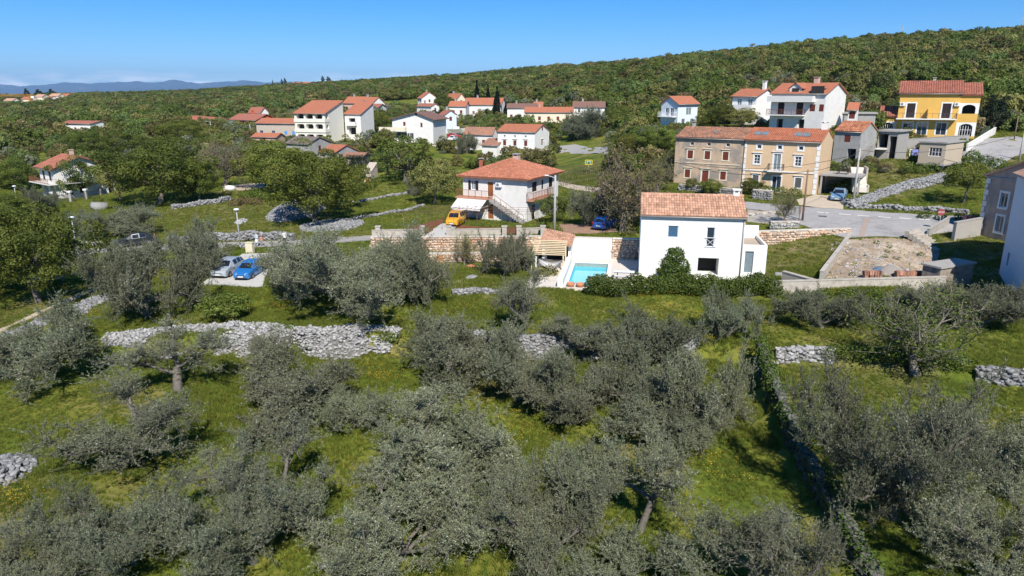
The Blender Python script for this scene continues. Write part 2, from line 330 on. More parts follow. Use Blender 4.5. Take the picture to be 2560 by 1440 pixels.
def branch(tb, rg, p, d, L, r0, r1, k=4, wob=.25, up=.0, n=5):
    pts = [np.array(p, float)]; d = unit(np.array(d, float))
    for i in range(k):
        d = unit(d + rg.normal(size=3) * wob / 1.7 + np.array([0, 0, up]))
        pts.append(pts[-1] + d * L / k)
    tb.add(pts, np.linspace(r0, r1, k + 1), n); return np.array(pts)
def olive_tree(seed, bare=0.0, nl=4, tall=0.0, dense=1.0, trunk_h=None, el0=.22, el1=.75, size=1.0, nb=7):
    "olive: short crooked trunk, spreading limbs, upright shoots set with narrow leaves. Crown about 6 m across, 5 m high"
    rg = np.random.default_rng(seed); tb = Tubes(); tw = Tubes()
    th = trunk_h or rg.uniform(.5, .8) + tall
    t = branch(tb, rg, (0, 0, -.5), (rg.normal() * .15, rg.normal() * .15, 1), th + .5, .19, .14, 5, .22, .1, 9)
    S0, SD, SL = [], [], []
    for i in range(nl):
        a = 2 * math.pi * (i + rg.uniform(-.3, .3)) / nl; el = rg.uniform(el0, el1)
        l = branch(tb, rg, t[-1 - int(rg.integers(0, 2))], (math.cos(a) * math.cos(el), math.sin(a) * math.cos(el), math.sin(el)), rg.uniform(1.9, 2.7) * size, .10, .05, 5, .28, .05, 7)
        for j in range(nb):
            q = l[2 + int(rg.integers(0, 4))]; dd = l[-1] - l[-3]
            b = branch(tb, rg, q, unit(dd) * .7 + rg.normal(size=3) * .65 + [0, 0, .18], rg.uniform(.8, 1.5) * (1 + .5 * (size - 1)), .05, .018, 4, .3, .03, 5)
            for k in range(8):
                q2 = b[1 + int(rg.integers(0, 4))]; d2 = unit(unit(b[-1] - b[0]) * .5 + rg.normal(size=3) * .75 + [0, 0, .08])
                w = branch(tw, rg, q2, d2, rg.uniform(.45, .95), .016, .006, 3, .35, .02, 3)
                for _ in range(10):
                    u = rg.uniform(0, 3); i0 = min(int(u), 2); S0.append(w[i0] + (w[i0 + 1] - w[i0]) * (u - i0))
                    SD.append(unit(d2) * .3 + rg.normal(size=3) * .5 + [0, 0, .62]); SL.append(rg.uniform(.28, .75))
    S0 = np.array(S0); SD = unit(np.array(SD)); SL = np.array(SL)
    if bare:
        keep = rg.random(len(S0)) > bare * .4; S0, SD, SL = S0[keep], SD[keep], SL[keep]
    # thin shoots as three-sided sticks
    n = len(S0); e = S0 + SD * SL[:, None]
    a = unit(np.cross(SD, [.3, .5, .8])) * .005; b2 = unit(np.cross(SD, a)) * .005
    V = np.stack([S0 + a, S0 - .5 * a + b2, S0 - .5 * a - b2, e], 1).reshape(-1, 3); o = np.arange(n)[:, None] * 4
    Fs = np.concatenate([o + [0, 1, 3, 3], o + [1, 2, 3, 3], o + [2, 0, 3, 3]])[:, :3]
    m = int(29 * dense * (1 - bare * .8)); 
    f = rg.uniform(.1, 1, (n, m)); P = S0[:, None] + SD[:, None] * (SL[:, None] * f)[..., None]
    LD = SD[:, None] * .75 + rg.normal(size=(n, m, 3)) * .6
    clump = (np.sin(S0 @ np.array([1.7, 1.1, .9]) + seed) * .5 + .5)[:, None]
    T = np.clip(rg.normal(.42, .2, (n, m)) + (clump - .5) * .22 + (rg.random((n, m)) > .9) * .35, 0, 1)
    P = P.reshape(-1, 3); N = len(P)
    cr = crown_mesh('crown', [leaf_quads(rg, P, LD.reshape(-1, 3), rg.uniform(.07, .12, N), rg.uniform(.020, .034, N), T.ravel())], LEAF_OLIVE)
    # limbs and twigs together as the wood of the tree
    tb.V += tw.V; tb.F += [g + tb.n for g in tw.F]; tb.n += tw.n
    tr = tb.mesh('trunk', BARK_O)
    sh = fastmesh('shoots', V, Fs, [TWIG])
    return tr, cr, sh
def lobed_tree(seed, rad=4.0, h=8.0, base=1.6, lobes=46, per=190, ls=.26, mat=None, trunk=.28, bark=None, lob=.30, flat=.75, gaps=0.0, name='crown', limbs=14):
    "broad-leaved tree: trunk, limbs to leaf masses, each mass a shell of leaves with dark gaps between"
    rg = np.random.default_rng(seed); tb = Tubes()
    cz = base + (h - base) * .52; rz = (h - base) * .5
    fork = np.array([rg.normal() * .15, rg.normal() * .15, base + .15 * (h - base)])
    tb.add([(0, 0, -.6), (.03, 0, 0), fork * [.5, .5, .6], fork], [trunk * 1.25, trunk, trunk * .8, trunk * .65], 9)
    g = np.arange(lobes) + .5; ph = np.arccos(1 - 1.86 * g / lobes); th = math.pi * (1 + 5 ** .5) * g
    D = np.stack([np.cos(th) * np.sin(ph), np.sin(th) * np.sin(ph), np.cos(ph)], 1) + rg.normal(size=(lobes, 3)) * .16
    sc = rg.uniform(.62, .92, lobes)[:, None]; C = D * sc * [rad, rad, rz] + [0, 0, cz]
    rl = rad * lob * rg.uniform(.65, 1.25, lobes)
    for i in rg.choice(lobes, min(limbs, lobes), False):
        mid = fork * .45 + C[i] * .55 + rg.normal(size=3) * .2
        tb.add([fork, mid, C[i]], [trunk * .45, trunk * .22, .02], 5)
    keep = rg.random(lobes) >= gaps
    C, rl, D = C[keep], rl[keep], D[keep]; k = len(C)
    d = unit(rg.normal(size=(k, per, 3)) + unit(D)[:, None] * .55 + [0, 0, .30])
    rr = rg.uniform(.45, 1, (k, per, 1)) ** .5
    P = C[:, None] + d * rr * rl[:, None, None] * [1, 1, flat]
    N = k * per; P = P.reshape(-1, 3); nd = unit(d.reshape(-1, 3) + rg.normal(size=(N, 3)) * .55)
    LD = np.cross(nd, rg.normal(size=(N, 3)))
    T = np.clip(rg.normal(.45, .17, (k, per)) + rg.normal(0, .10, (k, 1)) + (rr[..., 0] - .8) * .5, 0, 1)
    cr = crown_mesh(name, [leaf_quads(rg, P, LD, rg.uniform(.7, 1.3, N) * ls, rg.uniform(.55, .9, N) * ls, T.ravel(), nd)], mat or LEAF_OAK)
    return tb.mesh('trunk', bark or BARK), cr, None
def bare_tree(seed, spread=1.0, leaf=None, leafn=3, lsz=.16):
    "tree in bud: a fan of fine bare branches with a few young leaves. About 7 m high, 7 m wide"
    rg = np.random.default_rng(seed); tb = Tubes()
    t = branch(tb, rg, (0, 0, -.5), (0, 0, 1), 2.1, .24, .17, 4, .1, .1, 8); tips = []
    for i in range(6):
        a = 2 * math.pi * (i + rg.uniform(-.3, .3)) / 6; el = rg.uniform(.6, 1.25)
        l = branch(tb, rg, t[-1 - int(rg.integers(0, 2))], (math.cos(a) * math.cos(el) * spread, math.sin(a) * math.cos(el) * spread, math.sin(el)), rg.uniform(2.2, 3.2), .11, .045, 5, .2, .04, 5)
        for j in range(8):
            b = branch(tb, rg, l[1 + int(rg.integers(0, 5))], unit(l[-1] - l[1]) * .6 + rg.normal(size=3) * .55 + [0, 0, .25], rg.uniform(1.3, 2.2), .04, .013, 4, .22, .03, 4)
            for k in range(12):
                w = branch(tb, rg, b[1 + int(rg.integers(0, 4))], unit(b[-1] - b[0]) * .6 + rg.normal(size=3) * .5 + [0, 0, .2], rg.uniform(.5, 1.2), .018, .009, 2, .2, .02, 3)
                tips.append(w[-1]); tips.append(w[1])
    tips = np.array(tips); n = len(tips) * leafn
    P = np.repeat(tips, leafn, 0) + rg.normal(size=(n, 3)) * .16
    cr = crown_mesh('crown', [leaf_quads(rg, P, rg.normal(size=(n, 3)), rg.uniform(.6, 1.2, n) * lsz, rg.uniform(.3, .6, n) * lsz, np.clip(rg.normal(.5, .2, n), 0, 1))], leaf or LEAF_RED)
    return tb.mesh('trunk', TWIG), cr, None
def cypress_tree(seed, h=13.0, r=1.0, n=5200, ls=.34, mat=None):
    rg = np.random.default_rng(seed); tb = Tubes(); tb.add([(0, 0, -.5), (0, 0, h * .5), (0, 0, h * .97)], [.2, .14, .02], 7)
    z = rg.uniform(.03, 1, n); prof = np.sin(np.clip(z * 1.05 + .10, 0, 1) ** .55 * math.pi) ** .6 * (1 - .35 * z)
    a = rg.uniform(0, 2 * math.pi, n); rr = r * prof * (.75 + .25 * rg.random(n)) * (1 + .22 * np.sin(a * 3 + z * 14))
    P = np.stack([rr * np.cos(a), rr * np.sin(a), z * h], 1)
    D = np.stack([np.cos(a) * .35, np.sin(a) * .35, np.ones(n)], 1) + rg.normal(size=(n, 3)) * .25
    T = np.clip(rg.normal(.4, .2, n), 0, 1)
    return tb.mesh('trunk', BARK), crown_mesh('crown', [leaf_quads(rg, P, D, rg.uniform(.6, 1.4, n) * ls, .5 * ls, T)], mat or LEAF_CYP), None
def palm_plant(seed, h=2.6, fr=14, L=1.8):
    rg = np.random.default_rng(seed); tb = Tubes(); tb.add([(0, 0, -.3), (.04, 0, h * .5), (0, 0, h)], [.16, .13, .12], 8); parts = []
    for i in range(fr):
        a = 2 * math.pi * i / fr + rg.uniform(-.2, .2); e0 = rg.uniform(.1, 1.2); p = np.array([0, 0, h]); pts = [p]
        for s in range(8):
            e = e0 - s * .22; p = p + np.array([math.cos(a) * math.cos(e), math.sin(a) * math.cos(e), math.sin(e)]) * L / 8; pts.append(p)
        pts = np.array(pts); tb.add(pts, np.linspace(.02, .005, 9), 3)
        Q = np.repeat(pts[1:], 6, 0); n = len(Q); side = np.array([-math.sin(a), math.cos(a), 0]); sg = np.where(np.arange(n) % 2, 1, -1)[:, None]
        d = side * sg + np.repeat(np.diff(pts, axis=0), 6, 0) * 3 + [0, 0, -.3]
        parts.append(leaf_quads(rg, Q, d, L * .26, .05, np.clip(rg.normal(.5, .15, n), 0, 1)))
    return tb.mesh('trunk', BARK), crown_mesh('crown', parts, LEAF_LIGHT), None

def gn_scatter(name, pts, scl, rotz, idx, protos, tilt=None, label=None, cat=None):
    "one object of kind stuff whose points carry instances of the prototype meshes"
    n = len(pts); me = bpy.data.meshes.new(name); me.vertices.add(n); me.vertices.foreach_set('co', np.asarray(pts, np.float32).ravel())
    rot = np.zeros((n, 3), np.float32); rot[:, 2] = rotz
    if tilt is not None: rot[:, :2] = tilt
    for nm, tp, arr, key in (('rot', 'FLOAT_VECTOR', rot, 'vector'), ('scl', 'FLOAT_VECTOR', np.asarray(scl, np.float32), 'vector'), ('idx', 'INT', np.asarray(idx, np.int32), 'value')):
        a = me.attributes.new(nm, tp, 'POINT'); a.data.foreach_set(key, arr.ravel())
    c = bpy.data.collections.new(name + '_kinds')
    for i, pmsh in enumerate(protos):
        c.objects.link(bpy.data.objects.new('%s_kind_%02d' % (name, i), pmsh))
    g = bpy.data.node_groups.new(name, 'GeometryNodeTree')
    g.interface.new_socket('Geometry', in_out='INPUT', socket_type='NodeSocketGeometry'); g.interface.new_socket('Geometry', in_out='OUTPUT', socket_type='NodeSocketGeometry')
    N, L = g.nodes, g.links
    i, o = N.new('NodeGroupInput'), N.new('NodeGroupOutput'); ip = N.new('GeometryNodeInstanceOnPoints'); ci = N.new('GeometryNodeCollectionInfo')
    ci.inputs['Collection'].default_value = c; ci.inputs['Separate Children'].default_value = True; ci.inputs['Reset Children'].default_value = True
    def na(nm, tp):
        x = N.new('GeometryNodeInputNamedAttribute'); x.data_type = tp; x.inputs['Name'].default_value = nm; return x.outputs['Attribute']
    L.new(i.outputs[0], ip.inputs['Points']); L.new(ci.outputs[0], ip.inputs['Instance']); ip.inputs['Pick Instance'].default_value = True
    L.new(na('idx', 'INT'), ip.inputs['Instance Index']); L.new(na('rot', 'FLOAT_VECTOR'), ip.inputs['Rotation']); L.new(na('scl', 'FLOAT_VECTOR'), ip.inputs['Scale'])
    L.new(ip.outputs[0], o.inputs[0])
    ob = obj(name, me); md = ob.modifiers.new('scatter', 'NODES'); md.node_group = g
    return tag(ob, label, cat, None, 'stuff')

# ------------------------------------------------------------------ ground sheet
def gaxis(a, b, step, far, grow):
    c = list(np.arange(a, b + 1e-6, step)); s = step; x = c[-1]
    while x < far: s *= grow; x += s; c.append(x)
    s = step; x = c[0]; lo = []
    while x > -far: s *= grow; x -= s; lo.append(x)
    return np.array(lo[::-1] + c)
def build_ground():
    xs = gaxis(-52, 52, .7, 27000, 1.11); ys = gaxis(18, 105, .7, 26000, 1.11); ys = ys[ys > -400]
    X, Y = np.meshgrid(xs, ys); Zg = np.where(np.hypot(X, Y) < 9000, 0, 0.0)
    r = np.hypot(X, Y); k = np.minimum(1, 7000 / (r + 1e-6)); Zg = terrain(X * k, Y * k)
    Zg = np.where(r > 5000, np.minimum(Zg, -8), Zg)
    ny, nx = X.shape; V = np.stack([X, Y, Zg], -1).reshape(-1, 3)
    i = (np.arange(ny - 1)[:, None] * nx + np.arange(nx - 1)[None]).ravel(); Fq = np.stack([i, i + 1, i + nx + 1, i + nx], 1)
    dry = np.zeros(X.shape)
    for poly, v, soft in DRY_SHADE:
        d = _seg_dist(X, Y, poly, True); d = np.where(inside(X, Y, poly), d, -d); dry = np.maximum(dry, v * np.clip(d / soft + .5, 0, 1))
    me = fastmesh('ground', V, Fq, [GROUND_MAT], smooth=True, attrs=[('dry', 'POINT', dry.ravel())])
    return tag(obj('ground', me), kind='structure')
def ground_material():
    m = bpy.data.materials.new('meadow'); m.use_nodes = True; n, l = m.node_tree.nodes, m.node_tree.links; b = n['Principled BSDF']
    b.inputs['Roughness'].default_value = .9; b.inputs['Specular IOR Level'].default_value = .1
    g = n.new('ShaderNodeNewGeometry')
    def noise(s, d=5, r=.6):
        x = n.new('ShaderNodeTexNoise'); x.inputs['Scale'].default_value = s; x.inputs['Detail'].default_value = d; x.inputs['Roughness'].default_value = r; l.new(g.outputs['Position'], x.inputs['Vector']); return x.outputs['Fac']
    def ramp(f, stops):
        r = n.new('ShaderNodeValToRGB'); e = r.color_ramp.elements
        while len(e) < len(stops): e.new(.5)
        for q, (p, c) in zip(e, stops): q.position = p; q.color = (*c, 1)
        l.new(f, r.inputs[0]); return r.outputs[0]
    def mix(f, a, c, mode='MIX'):
        x = n.new('ShaderNodeMixRGB'); x.blend_type = mode
        if isinstance(f, float): x.inputs[0].default_value = f
        else: l.new(f, x.inputs[0])
        for s, q in ((1, a), (2, c)):
            if isinstance(q, tuple): x.inputs[s].default_value = (*q, 1)
            else: l.new(q, x.inputs[s])
        return x.outputs[0]
    lush = ramp(noise(.16, 6), [(.32, (.060, .096, .013)), (.45, (.108, .140, .019)), (.54, (.165, .174, .030)), (.66, (.23, .20, .062))])
    fine = ramp(noise(2.2, 8, .75), [(.3, (.55, .55, .55)), (.5, (1, 1, 1)), (.72, (1.45, 1.4, 1.3))])
    c = mix(1.0, lush, fine, 'MULTIPLY')
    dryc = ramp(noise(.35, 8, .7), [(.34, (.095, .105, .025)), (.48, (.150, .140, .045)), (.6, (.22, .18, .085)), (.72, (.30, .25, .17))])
    a = n.new('ShaderNodeAttribute'); a.attribute_name = 'dry'
    nm = n.new('ShaderNodeMath'); nm.operation = 'MULTIPLY_ADD'; nm.inputs[1].default_value = .9; nm.inputs[2].default_value = -.45; l.new(noise(.5, 6), nm.inputs[0])
    ad = n.new('ShaderNodeMath'); ad.operation = 'ADD'; ad.use_clamp = True; l.new(a.outputs['Fac'], ad.inputs[0]); l.new(nm.outputs[0], ad.inputs[1])
    ml = n.new('ShaderNodeMath'); ml.operation = 'MULTIPLY'; ml.use_clamp = True; ml.inputs[1].default_value = 1.6; l.new(ad.outputs[0], ml.inputs[0])
    g2 = n.new('ShaderNodeMath'); g2.operation = 'MULTIPLY'; l.new(ml.outputs[0], g2.inputs[0])
    gt = n.new('ShaderNodeMath'); gt.operation = 'GREATER_THAN'; gt.inputs[1].default_value = .02; l.new(a.outputs['Fac'], gt.inputs[0]); l.new(gt.outputs[0], g2.inputs[1])
    c = mix(g2.outputs[0], c, mix(1.0, dryc, fine, 'MULTIPLY'))
    l.new(c, b.inputs['Base Color'])
    bp = n.new('ShaderNodeBump'); bp.inputs['Strength'].default_value = .5; bp.inputs['Distance'].default_value = .12; l.new(noise(3.5, 8, .7), bp.inputs['Height']); l.new(bp.outputs[0], b.inputs['Normal'])
    return m
GROUND_MAT = ground_material()
DRY_SHADE = [  # drier, stonier ground, one patch standing in for shade: (polygon, strength, softness in metres)
    (wpoly([(300, 560), (560, 490), (760, 520), (900, 560), (900, 600), (420, 612), (300, 600)], -.6), .75, 4),
    (wpoly([(1090, 655), (1380, 655), (1380, 735), (1110, 735)], 0), .6, 2),
    (wpoly([(-400, 950), (0, 760), (290, 700), (330, 730), (100, 830), (-400, 1000)], -1.3), .7, 2),
    (wpoly([(1910, 625), (2120, 625), (2060, 700), (1900, 700)], .3), .65, 1),
    (wpoly([(1930, 900), (2200, 900), (2330, 930), (2150, 1020), (1950, 1000)], -.8), .45, 2),
    (wpoly([(2340, 600), (2480, 590), (2520, 700), (2440, 720)], 1.0), .8, 1.5),  # soil colour put in the passage to stand for its deep shade
    (wpoly([(2100, 420), (2560, 420), (2560, 460), (2200, 480)], 4), .5, 3),
    (wpoly([(-100, 1180), (150, 1180), (350, 1250), (280, 1440), (-300, 1440)], -2.6), .5, 3)]

# ------------------------------------------------------------------ building materials
def RW(name, col, **k): return pm(name, col, .85, k.pop('var', .10), k.pop('scale', .9), k.pop('bump', .15), 40, **k)
W_WHITE = RW('render_white', (.80, .79, .75), var=.07, col2=(.70, .675, .62), thr=(.48, .78), scale2=.5)
W_WHITE2 = RW('render_offwhite', (.72, .70, .66), var=.08, col2=(.60, .57, .52), thr=(.55, .8), scale2=.8)
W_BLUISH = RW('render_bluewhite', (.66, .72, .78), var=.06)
W_PEACH = RW('render_peach', (.66, .47, .29), var=.06)
W_OLDPEACH = RW('render_old_peach', (.52, .38, .26), var=.10, col2=(.30, .26, .22), thr=(.46, .56), scale2=.35)
W_CREAM = RW('render_cream', (.75, .66, .50), var=.06)
W_YELLOW = RW('render_yellow', (.68, .41, .10), var=.06)
W_RED = RW('render_red', (.60, .12, .05), var=.08)
W_PINK = RW('render_pink', (.55, .38, .32), var=.10)
W_PINKGREY = RW('render_pinkgrey', (.46, .34, .28), var=.15, col2=(.30, .25, .22), thr=(.45, .65), scale2=.6)
W_GREY = RW('render_grey', (.36, .35, .33), var=.14, col2=(.25, .24, .23), thr=(.5, .7), scale2=.7)
W_CONC = RW('concrete', (.38, .36, .33), var=.15, col2=(.22, .21, .19), thr=(.5, .72), scale2=.9)
W_STONE = RW('rubble_stone_wall', (.42, .35, .28), var=.3, scale=4, col2=(.55, .48, .40), thr=(.4, .6), scale2=3)
W_TRIM = RW('trim_white', (.78, .76, .72), var=.04)
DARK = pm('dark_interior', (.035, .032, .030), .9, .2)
SHUT = pm('shutter_brown', (.17, .040, .026), .6, .15, 5)
SHUT_D = pm('shutter_dark', (.035, .022, .022), .6, .15, 5)
SHUT_G = pm('shutter_grey', (.12, .115, .11), .6, .15, 5)
SHUT_B = pm('shutter_blue', (.10, .33, .70), .6, .1, 5)
WOOD = pm('door_wood', (.30, .11, .03), .5, .2, 8)
IRON = pm('railing_iron', (.10, .09, .085), .5, .2, 5)
IRON_R = pm('railing_rust', (.22, .09, .05), .7, .3, 5)
GUT = pm('gutter_metal', (.30, .29, .28), .45, .1, 5, metal=.3)
GLASS = pm('window_glass', (.03, .045, .065), .06, .1, 2, spec=.9)
GLASS_B = pm('window_glass_blue', (.06, .13, .22), .05, .1, 2, spec=1.0)
GLASS_L = pm('window_glass_pale', (.20, .25, .27), .12, .2, 2, spec=.8)
FRAME = pm('frame_white', (.80, .80, .80), .5, .05, 5)
FRAME_D = pm('frame_grey', (.20, .20, .21), .5, .05, 5)
def RT(name, col, col2, thr=(.45, .65), tv=.30): return pm(name, col, .85, .16, 2.5, .2, 30, col2=col2, thr=thr, scale2=1.1, tintvar=tv)
T_SALMON = RT('tile_salmon', (.54, .32, .215), (.42, .23, .15), tv=.36)
T_HIP = RT('tile_red', (.43, .17, .10), (.38, .15, .09), tv=.22)
T_ORANGE = RT('tile_orange', (.42, .150, .080), (.34, .135, .08), tv=.18)
T_OLD = RT('tile_old', (.36, .17, .10), (.25, .15, .11), (.42, .6), tv=.35)
T_BROWN = RT('tile_brown', (.22, .12, .09), (.17, .10, .08), tv=.2)
T_GREYT = RT('tile_grey', (.22, .17, .14), (.15, .12, .11), (.42, .6), tv=.3)
T_PINKT = RT('tile_pink', (.36, .135, .09), (.31, .12, .08), tv=.2)

def tile_cover(parent, poly, mat, pitch=.24, row=.40, seed=0, hgt=.09, name='tiles'):
    "rows of barrel tiles laid on one roof slope: poly = eave left, eave right, ridge right, ridge left (local metres)"
    rg = np.random.default_rng(seed); P = [np.array(p, float) for p in poly]
    U = unit(P[1] - P[0]); N = unit(np.cross(U, P[-1] - P[0])); T = np.cross(N, U)
    pl = [((p - P[0]) @ U, (p - P[0]) @ T) for p in P]
    s0, s1 = min(a for a, _ in pl), max(a for a, _ in pl); t1 = max(b for _, b in pl)
    nc = max(2, int(round((s1 - s0) / pitch))); nr = max(1, int(round(t1 / row))); pw = (s1 - s0) / nc; rw = t1 / nr
    s, t = np.meshgrid(s0 + (np.arange(nc) + .5) * pw, (np.arange(nr) + .5) * rw); s, t = s.ravel(), t.ravel()
    ok = inside(s, t, [(a, b + 1e-4) for a, b in pl]); s, t = s[ok], t[ok]; n = len(s)
    th = np.linspace(0, math.pi, 5); prof = np.stack([-np.cos(th) * .5, np.sin(th)], 1)
    jw = rg.normal(0, .006, n); jh = rg.uniform(.85, 1.15, n)
    V = np.empty((n, 2, 5, 3))
    for e, (tt, wd, up) in enumerate(((-.5, 1.02, .035), (.62, .86, .0))):
        a = s[:, None] + jw[:, None] + prof[None, :, 0] * pw * wd; b = (t + tt * rw)[:, None] + 0 * a; h = prof[None, :, 1] * hgt * jh[:, None] + up + .005
        V[:, e] = P[0] + a[..., None] * U + b[..., None] * T + h[..., None] * N
    i = np.arange(n)[:, None] * 10; k = np.arange(4)[None]
    Fq = np.stack([i + k, i + k + 1, i + k + 6, i + k + 5], -1).reshape(-1, 4)
    end = np.stack([i[:, 0] + 4, i[:, 0] + 3, i[:, 0] + 1, i[:, 0]], 1); Fq = np.concatenate([Fq, end])
    tn = np.clip(.5 + rg.normal(0, .22, n) + .15 * np.sin(s * 1.3 + seed) * np.sin(t * 2.1), 0, 1)
    me = fastmesh(name, V.reshape(-1, 3), Fq, [mat], smooth=np.concatenate([np.ones(n * 4, bool), np.zeros(n, bool)]), attrs=[('tint', 'FACE', np.concatenate([np.repeat(tn, 4), tn]))])
    return tag(obj(name, me, parent), kind='stuff')

class House:
    def __init__(s, name, label, px, py, Y, h, yaw, ref='FR', w=None, wpx=None, d=None, dpx=None, wall=None, cat='house', found=1.6, group=None, zbase=None):
        a = R(yaw); u = np.array([math.cos(a), math.sin(a), 0]); v = np.array([-math.sin(a), math.cos(a), 0])
        e = atY(px, py, Y)
        if w is None: w = abs(len_to_px(e, -u if ref == 'FR' else u, wpx))
        if d is None: d = abs(len_to_px(e, v, dpx))
        o = e - u * w if ref == 'FR' else e
        s.o = np.array([o[0], o[1], e[2] - h]); s.u, s.v, s.w, s.d, s.h, s.yaw = u, v, w, d, h, a
        s.root = thing(name, label, cat, s.o, a, group); s.wallm = wall or W_WHITE; s.found = found
        s.op = {'F': [], 'R': [], 'B': [], 'L': []}; s.wb = MB(); s.win = []; s.nt = 0
        q = [s.o, s.o + u * w, s.o + u * w + v * d, s.o + v * d]; HOUSE_FOOT.append([(p[0], p[1]) for p in q])
        for p in q: CTRL_H.append((p[0], p[1], s.o[2]))
    def frame(s, f):
        w, d = s.w, s.d
        return {'F': (Vector((0, 0, 0)), Vector((1, 0, 0)), Vector((0, -1, 0)), w), 'R': (Vector((w, 0, 0)), Vector((0, 1, 0)), Vector((1, 0, 0)), d),
                'B': (Vector((w, d, 0)), Vector((-1, 0, 0)), Vector((0, 1, 0)), w), 'L': (Vector((0, d, 0)), Vector((0, -1, 0)), Vector((-1, 0, 0)), d)}[f]
    def lift(s, py, lx, ly):
        "height above the base at which the point over local (lx, ly) is seen at image row py"
        p = s.o + s.u * lx + s.v * ly
        return z_at_py(p[0], p[1], py) - s.o[2]
    def open(s, f, uc, w, z0, z1, kind='glass', **k):
        L = s.frame(f)[3]; c = uc * L; s.op[f].append((c - w / 2, c + w / 2, z0, z1, kind, k)); return s
    def row(s, f, ucs, w, z0, z1, kind='glass', **k):
        for c in ucs: s.open(f, c, w, z0, z1, kind, **k)
        return s
    def walls(s, tops=None, skip=''):
        tops = tops or {}
        for f in 'FRBL':
            if f in skip: continue
            O, U, N, L = s.frame(f); top = tops.get(f, s.h); ops = s.op[f]
            xs = sorted({0, L, *[o[0] for o in ops], *[o[1] for o in ops]}); zs = sorted({-s.found, top, *[o[2] for o in ops], *[o[3] for o in ops]})
            for i in range(len(xs) - 1):
                for j in range(len(zs) - 1):
                    cx, cz = (xs[i] + xs[i + 1]) / 2, (zs[j] + zs[j + 1]) / 2
                    if any(o[0] < cx < o[1] and o[2] < cz < o[3] for o in ops): continue
                    s.wb.quad(*[O + U * x + Vector((0, 0, z)) for x, z in ((xs[i], zs[j]), (xs[i + 1], zs[j]), (xs[i + 1], zs[j + 1]), (xs[i], zs[j + 1]))])
            for (a, b, z0, z1, kind, k) in ops:
                dp = k.get('deep', 1.4 if kind in ('dark', 'arch') else .16)
                P = [O + U * x + Vector((0, 0, z)) for x, z in ((a, z0), (b, z0), (b, z1), (a, z1))]; Q = [p - N * dp for p in P]
                for i in range(4): s.wb.quad(P[(i + 1) % 4], P[i], Q[i], Q[(i + 1) % 4])
                if kind in ('dark', 'arch'):
                    s.wb.quad(*Q, m=1)
                if kind == 'arch':   # spandrels close the upper corners of the opening
                    r = min((b - a) / 2, k.get('r', .6)); 
                    for sg, cx in ((-1, a), (1, b)):
                        ctr = (cx - sg * r, z1 - r); n = 6
                        arc = [(ctr[0] + sg * r * math.sin(t), ctr[1] + r * math.cos(t)) for t in [math.pi / 2 * q / n for q in range(n + 1)]]
                        for q in range(n):
                            tri = [(cx, z1), arc[q], arc[q + 1]]; V3 = [O + U * x + Vector((0, 0, z)) + N * .004 for x, z in tri]
                            s.wb.add(V3 + [p - N * .25 for p in V3], [(0, 1, 2), (1, 2, 5, 4)])
                s.window(O, U, N, a, b, z0, z1, kind, k, dp)
        return s
    def window(s, O, U, N, a, b, z0, z1, kind, k, dp):
        def P(x, z, n): return O + U * x + Vector((0, 0, z)) + N * n
        def bx(mb, x0, x1, za, zb, n0, n1, m=0):
            v = [P(x, z, n) for n in (n0, n1) for x, z in ((x0, za), (x1, za), (x1, zb), (x0, zb))]
            mb.add(v, [(3, 2, 1, 0), (4, 5, 6, 7), (0, 1, 5, 4), (1, 2, 6, 5), (2, 3, 7, 6), (3, 0, 4, 7)], m)
        tr = k.get('trim', 0)
        if kind in ('dark', 'arch'):
            if tr:
                mb = MB(); bx(mb, a - tr, a, z0, z1, -.02, .03); bx(mb, b, b + tr, z0, z1, -.02, .03); bx(mb, a - tr, b + tr, z1, z1 + tr, -.02, .03)
                mb.build('window_surround', k.get('trimm', W_TRIM), s.root)
            return
        door = kind in ('door', 'gdoor')
        mb = MB(); fw = k.get('fw', .07)
        bx(mb, a, a + fw, z0, z1, -dp + .02, -dp + .09); bx(mb, b - fw, b, z0, z1, -dp + .02, -dp + .09)
        bx(mb, a + fw, b - fw, z1 - fw, z1, -dp + .02, -dp + .09); bx(mb, a + fw, b - fw, z0, z0 + fw, -dp + .02, -dp + .09)
        nm = k.get('mul', 2 if (b - a) > .65 else 1)
        if kind in ('glass', 'gdoor', 'halfshut'):
            for i in range(1, nm): c = a + (b - a) * i / nm; bx(mb, c - .03, c + .03, z0 + fw, z1 - fw, -dp + .025, -dp + .085)
            for i in range(1, k.get('bars', 1)): c = z0 + (z1 - z0) * i / k['bars']; bx(mb, a + fw, b - fw, c - .025, c + .025, -dp + .03, -dp + .08)
        if tr:
            t = tr; bx(mb, a - t, a, z0 - t * (not door), z1, -.02, .035, 1); bx(mb, b, b + t, z0 - t * (not door), z1, -.02, .035, 1); bx(mb, a - t, b + t, z1, z1 + t, -.02, .035, 1)
            if not door: bx(mb, a - t * .99, b + t * .99, z0 - t, z0, -.02, .055, 1)
        wn_ = mb.build('door' if door else 'window', [k.get('framem', FRAME), k.get('trimm', W_TRIM)], s.root)
        if k.get('lintel'):
            lb = MB(); bx(lb, a - .3, b + .3, z1 + .28, z1 + .36, -.02, .16); lb.build('drip_ledge', k.get('trimm', W_TRIM), s.root)
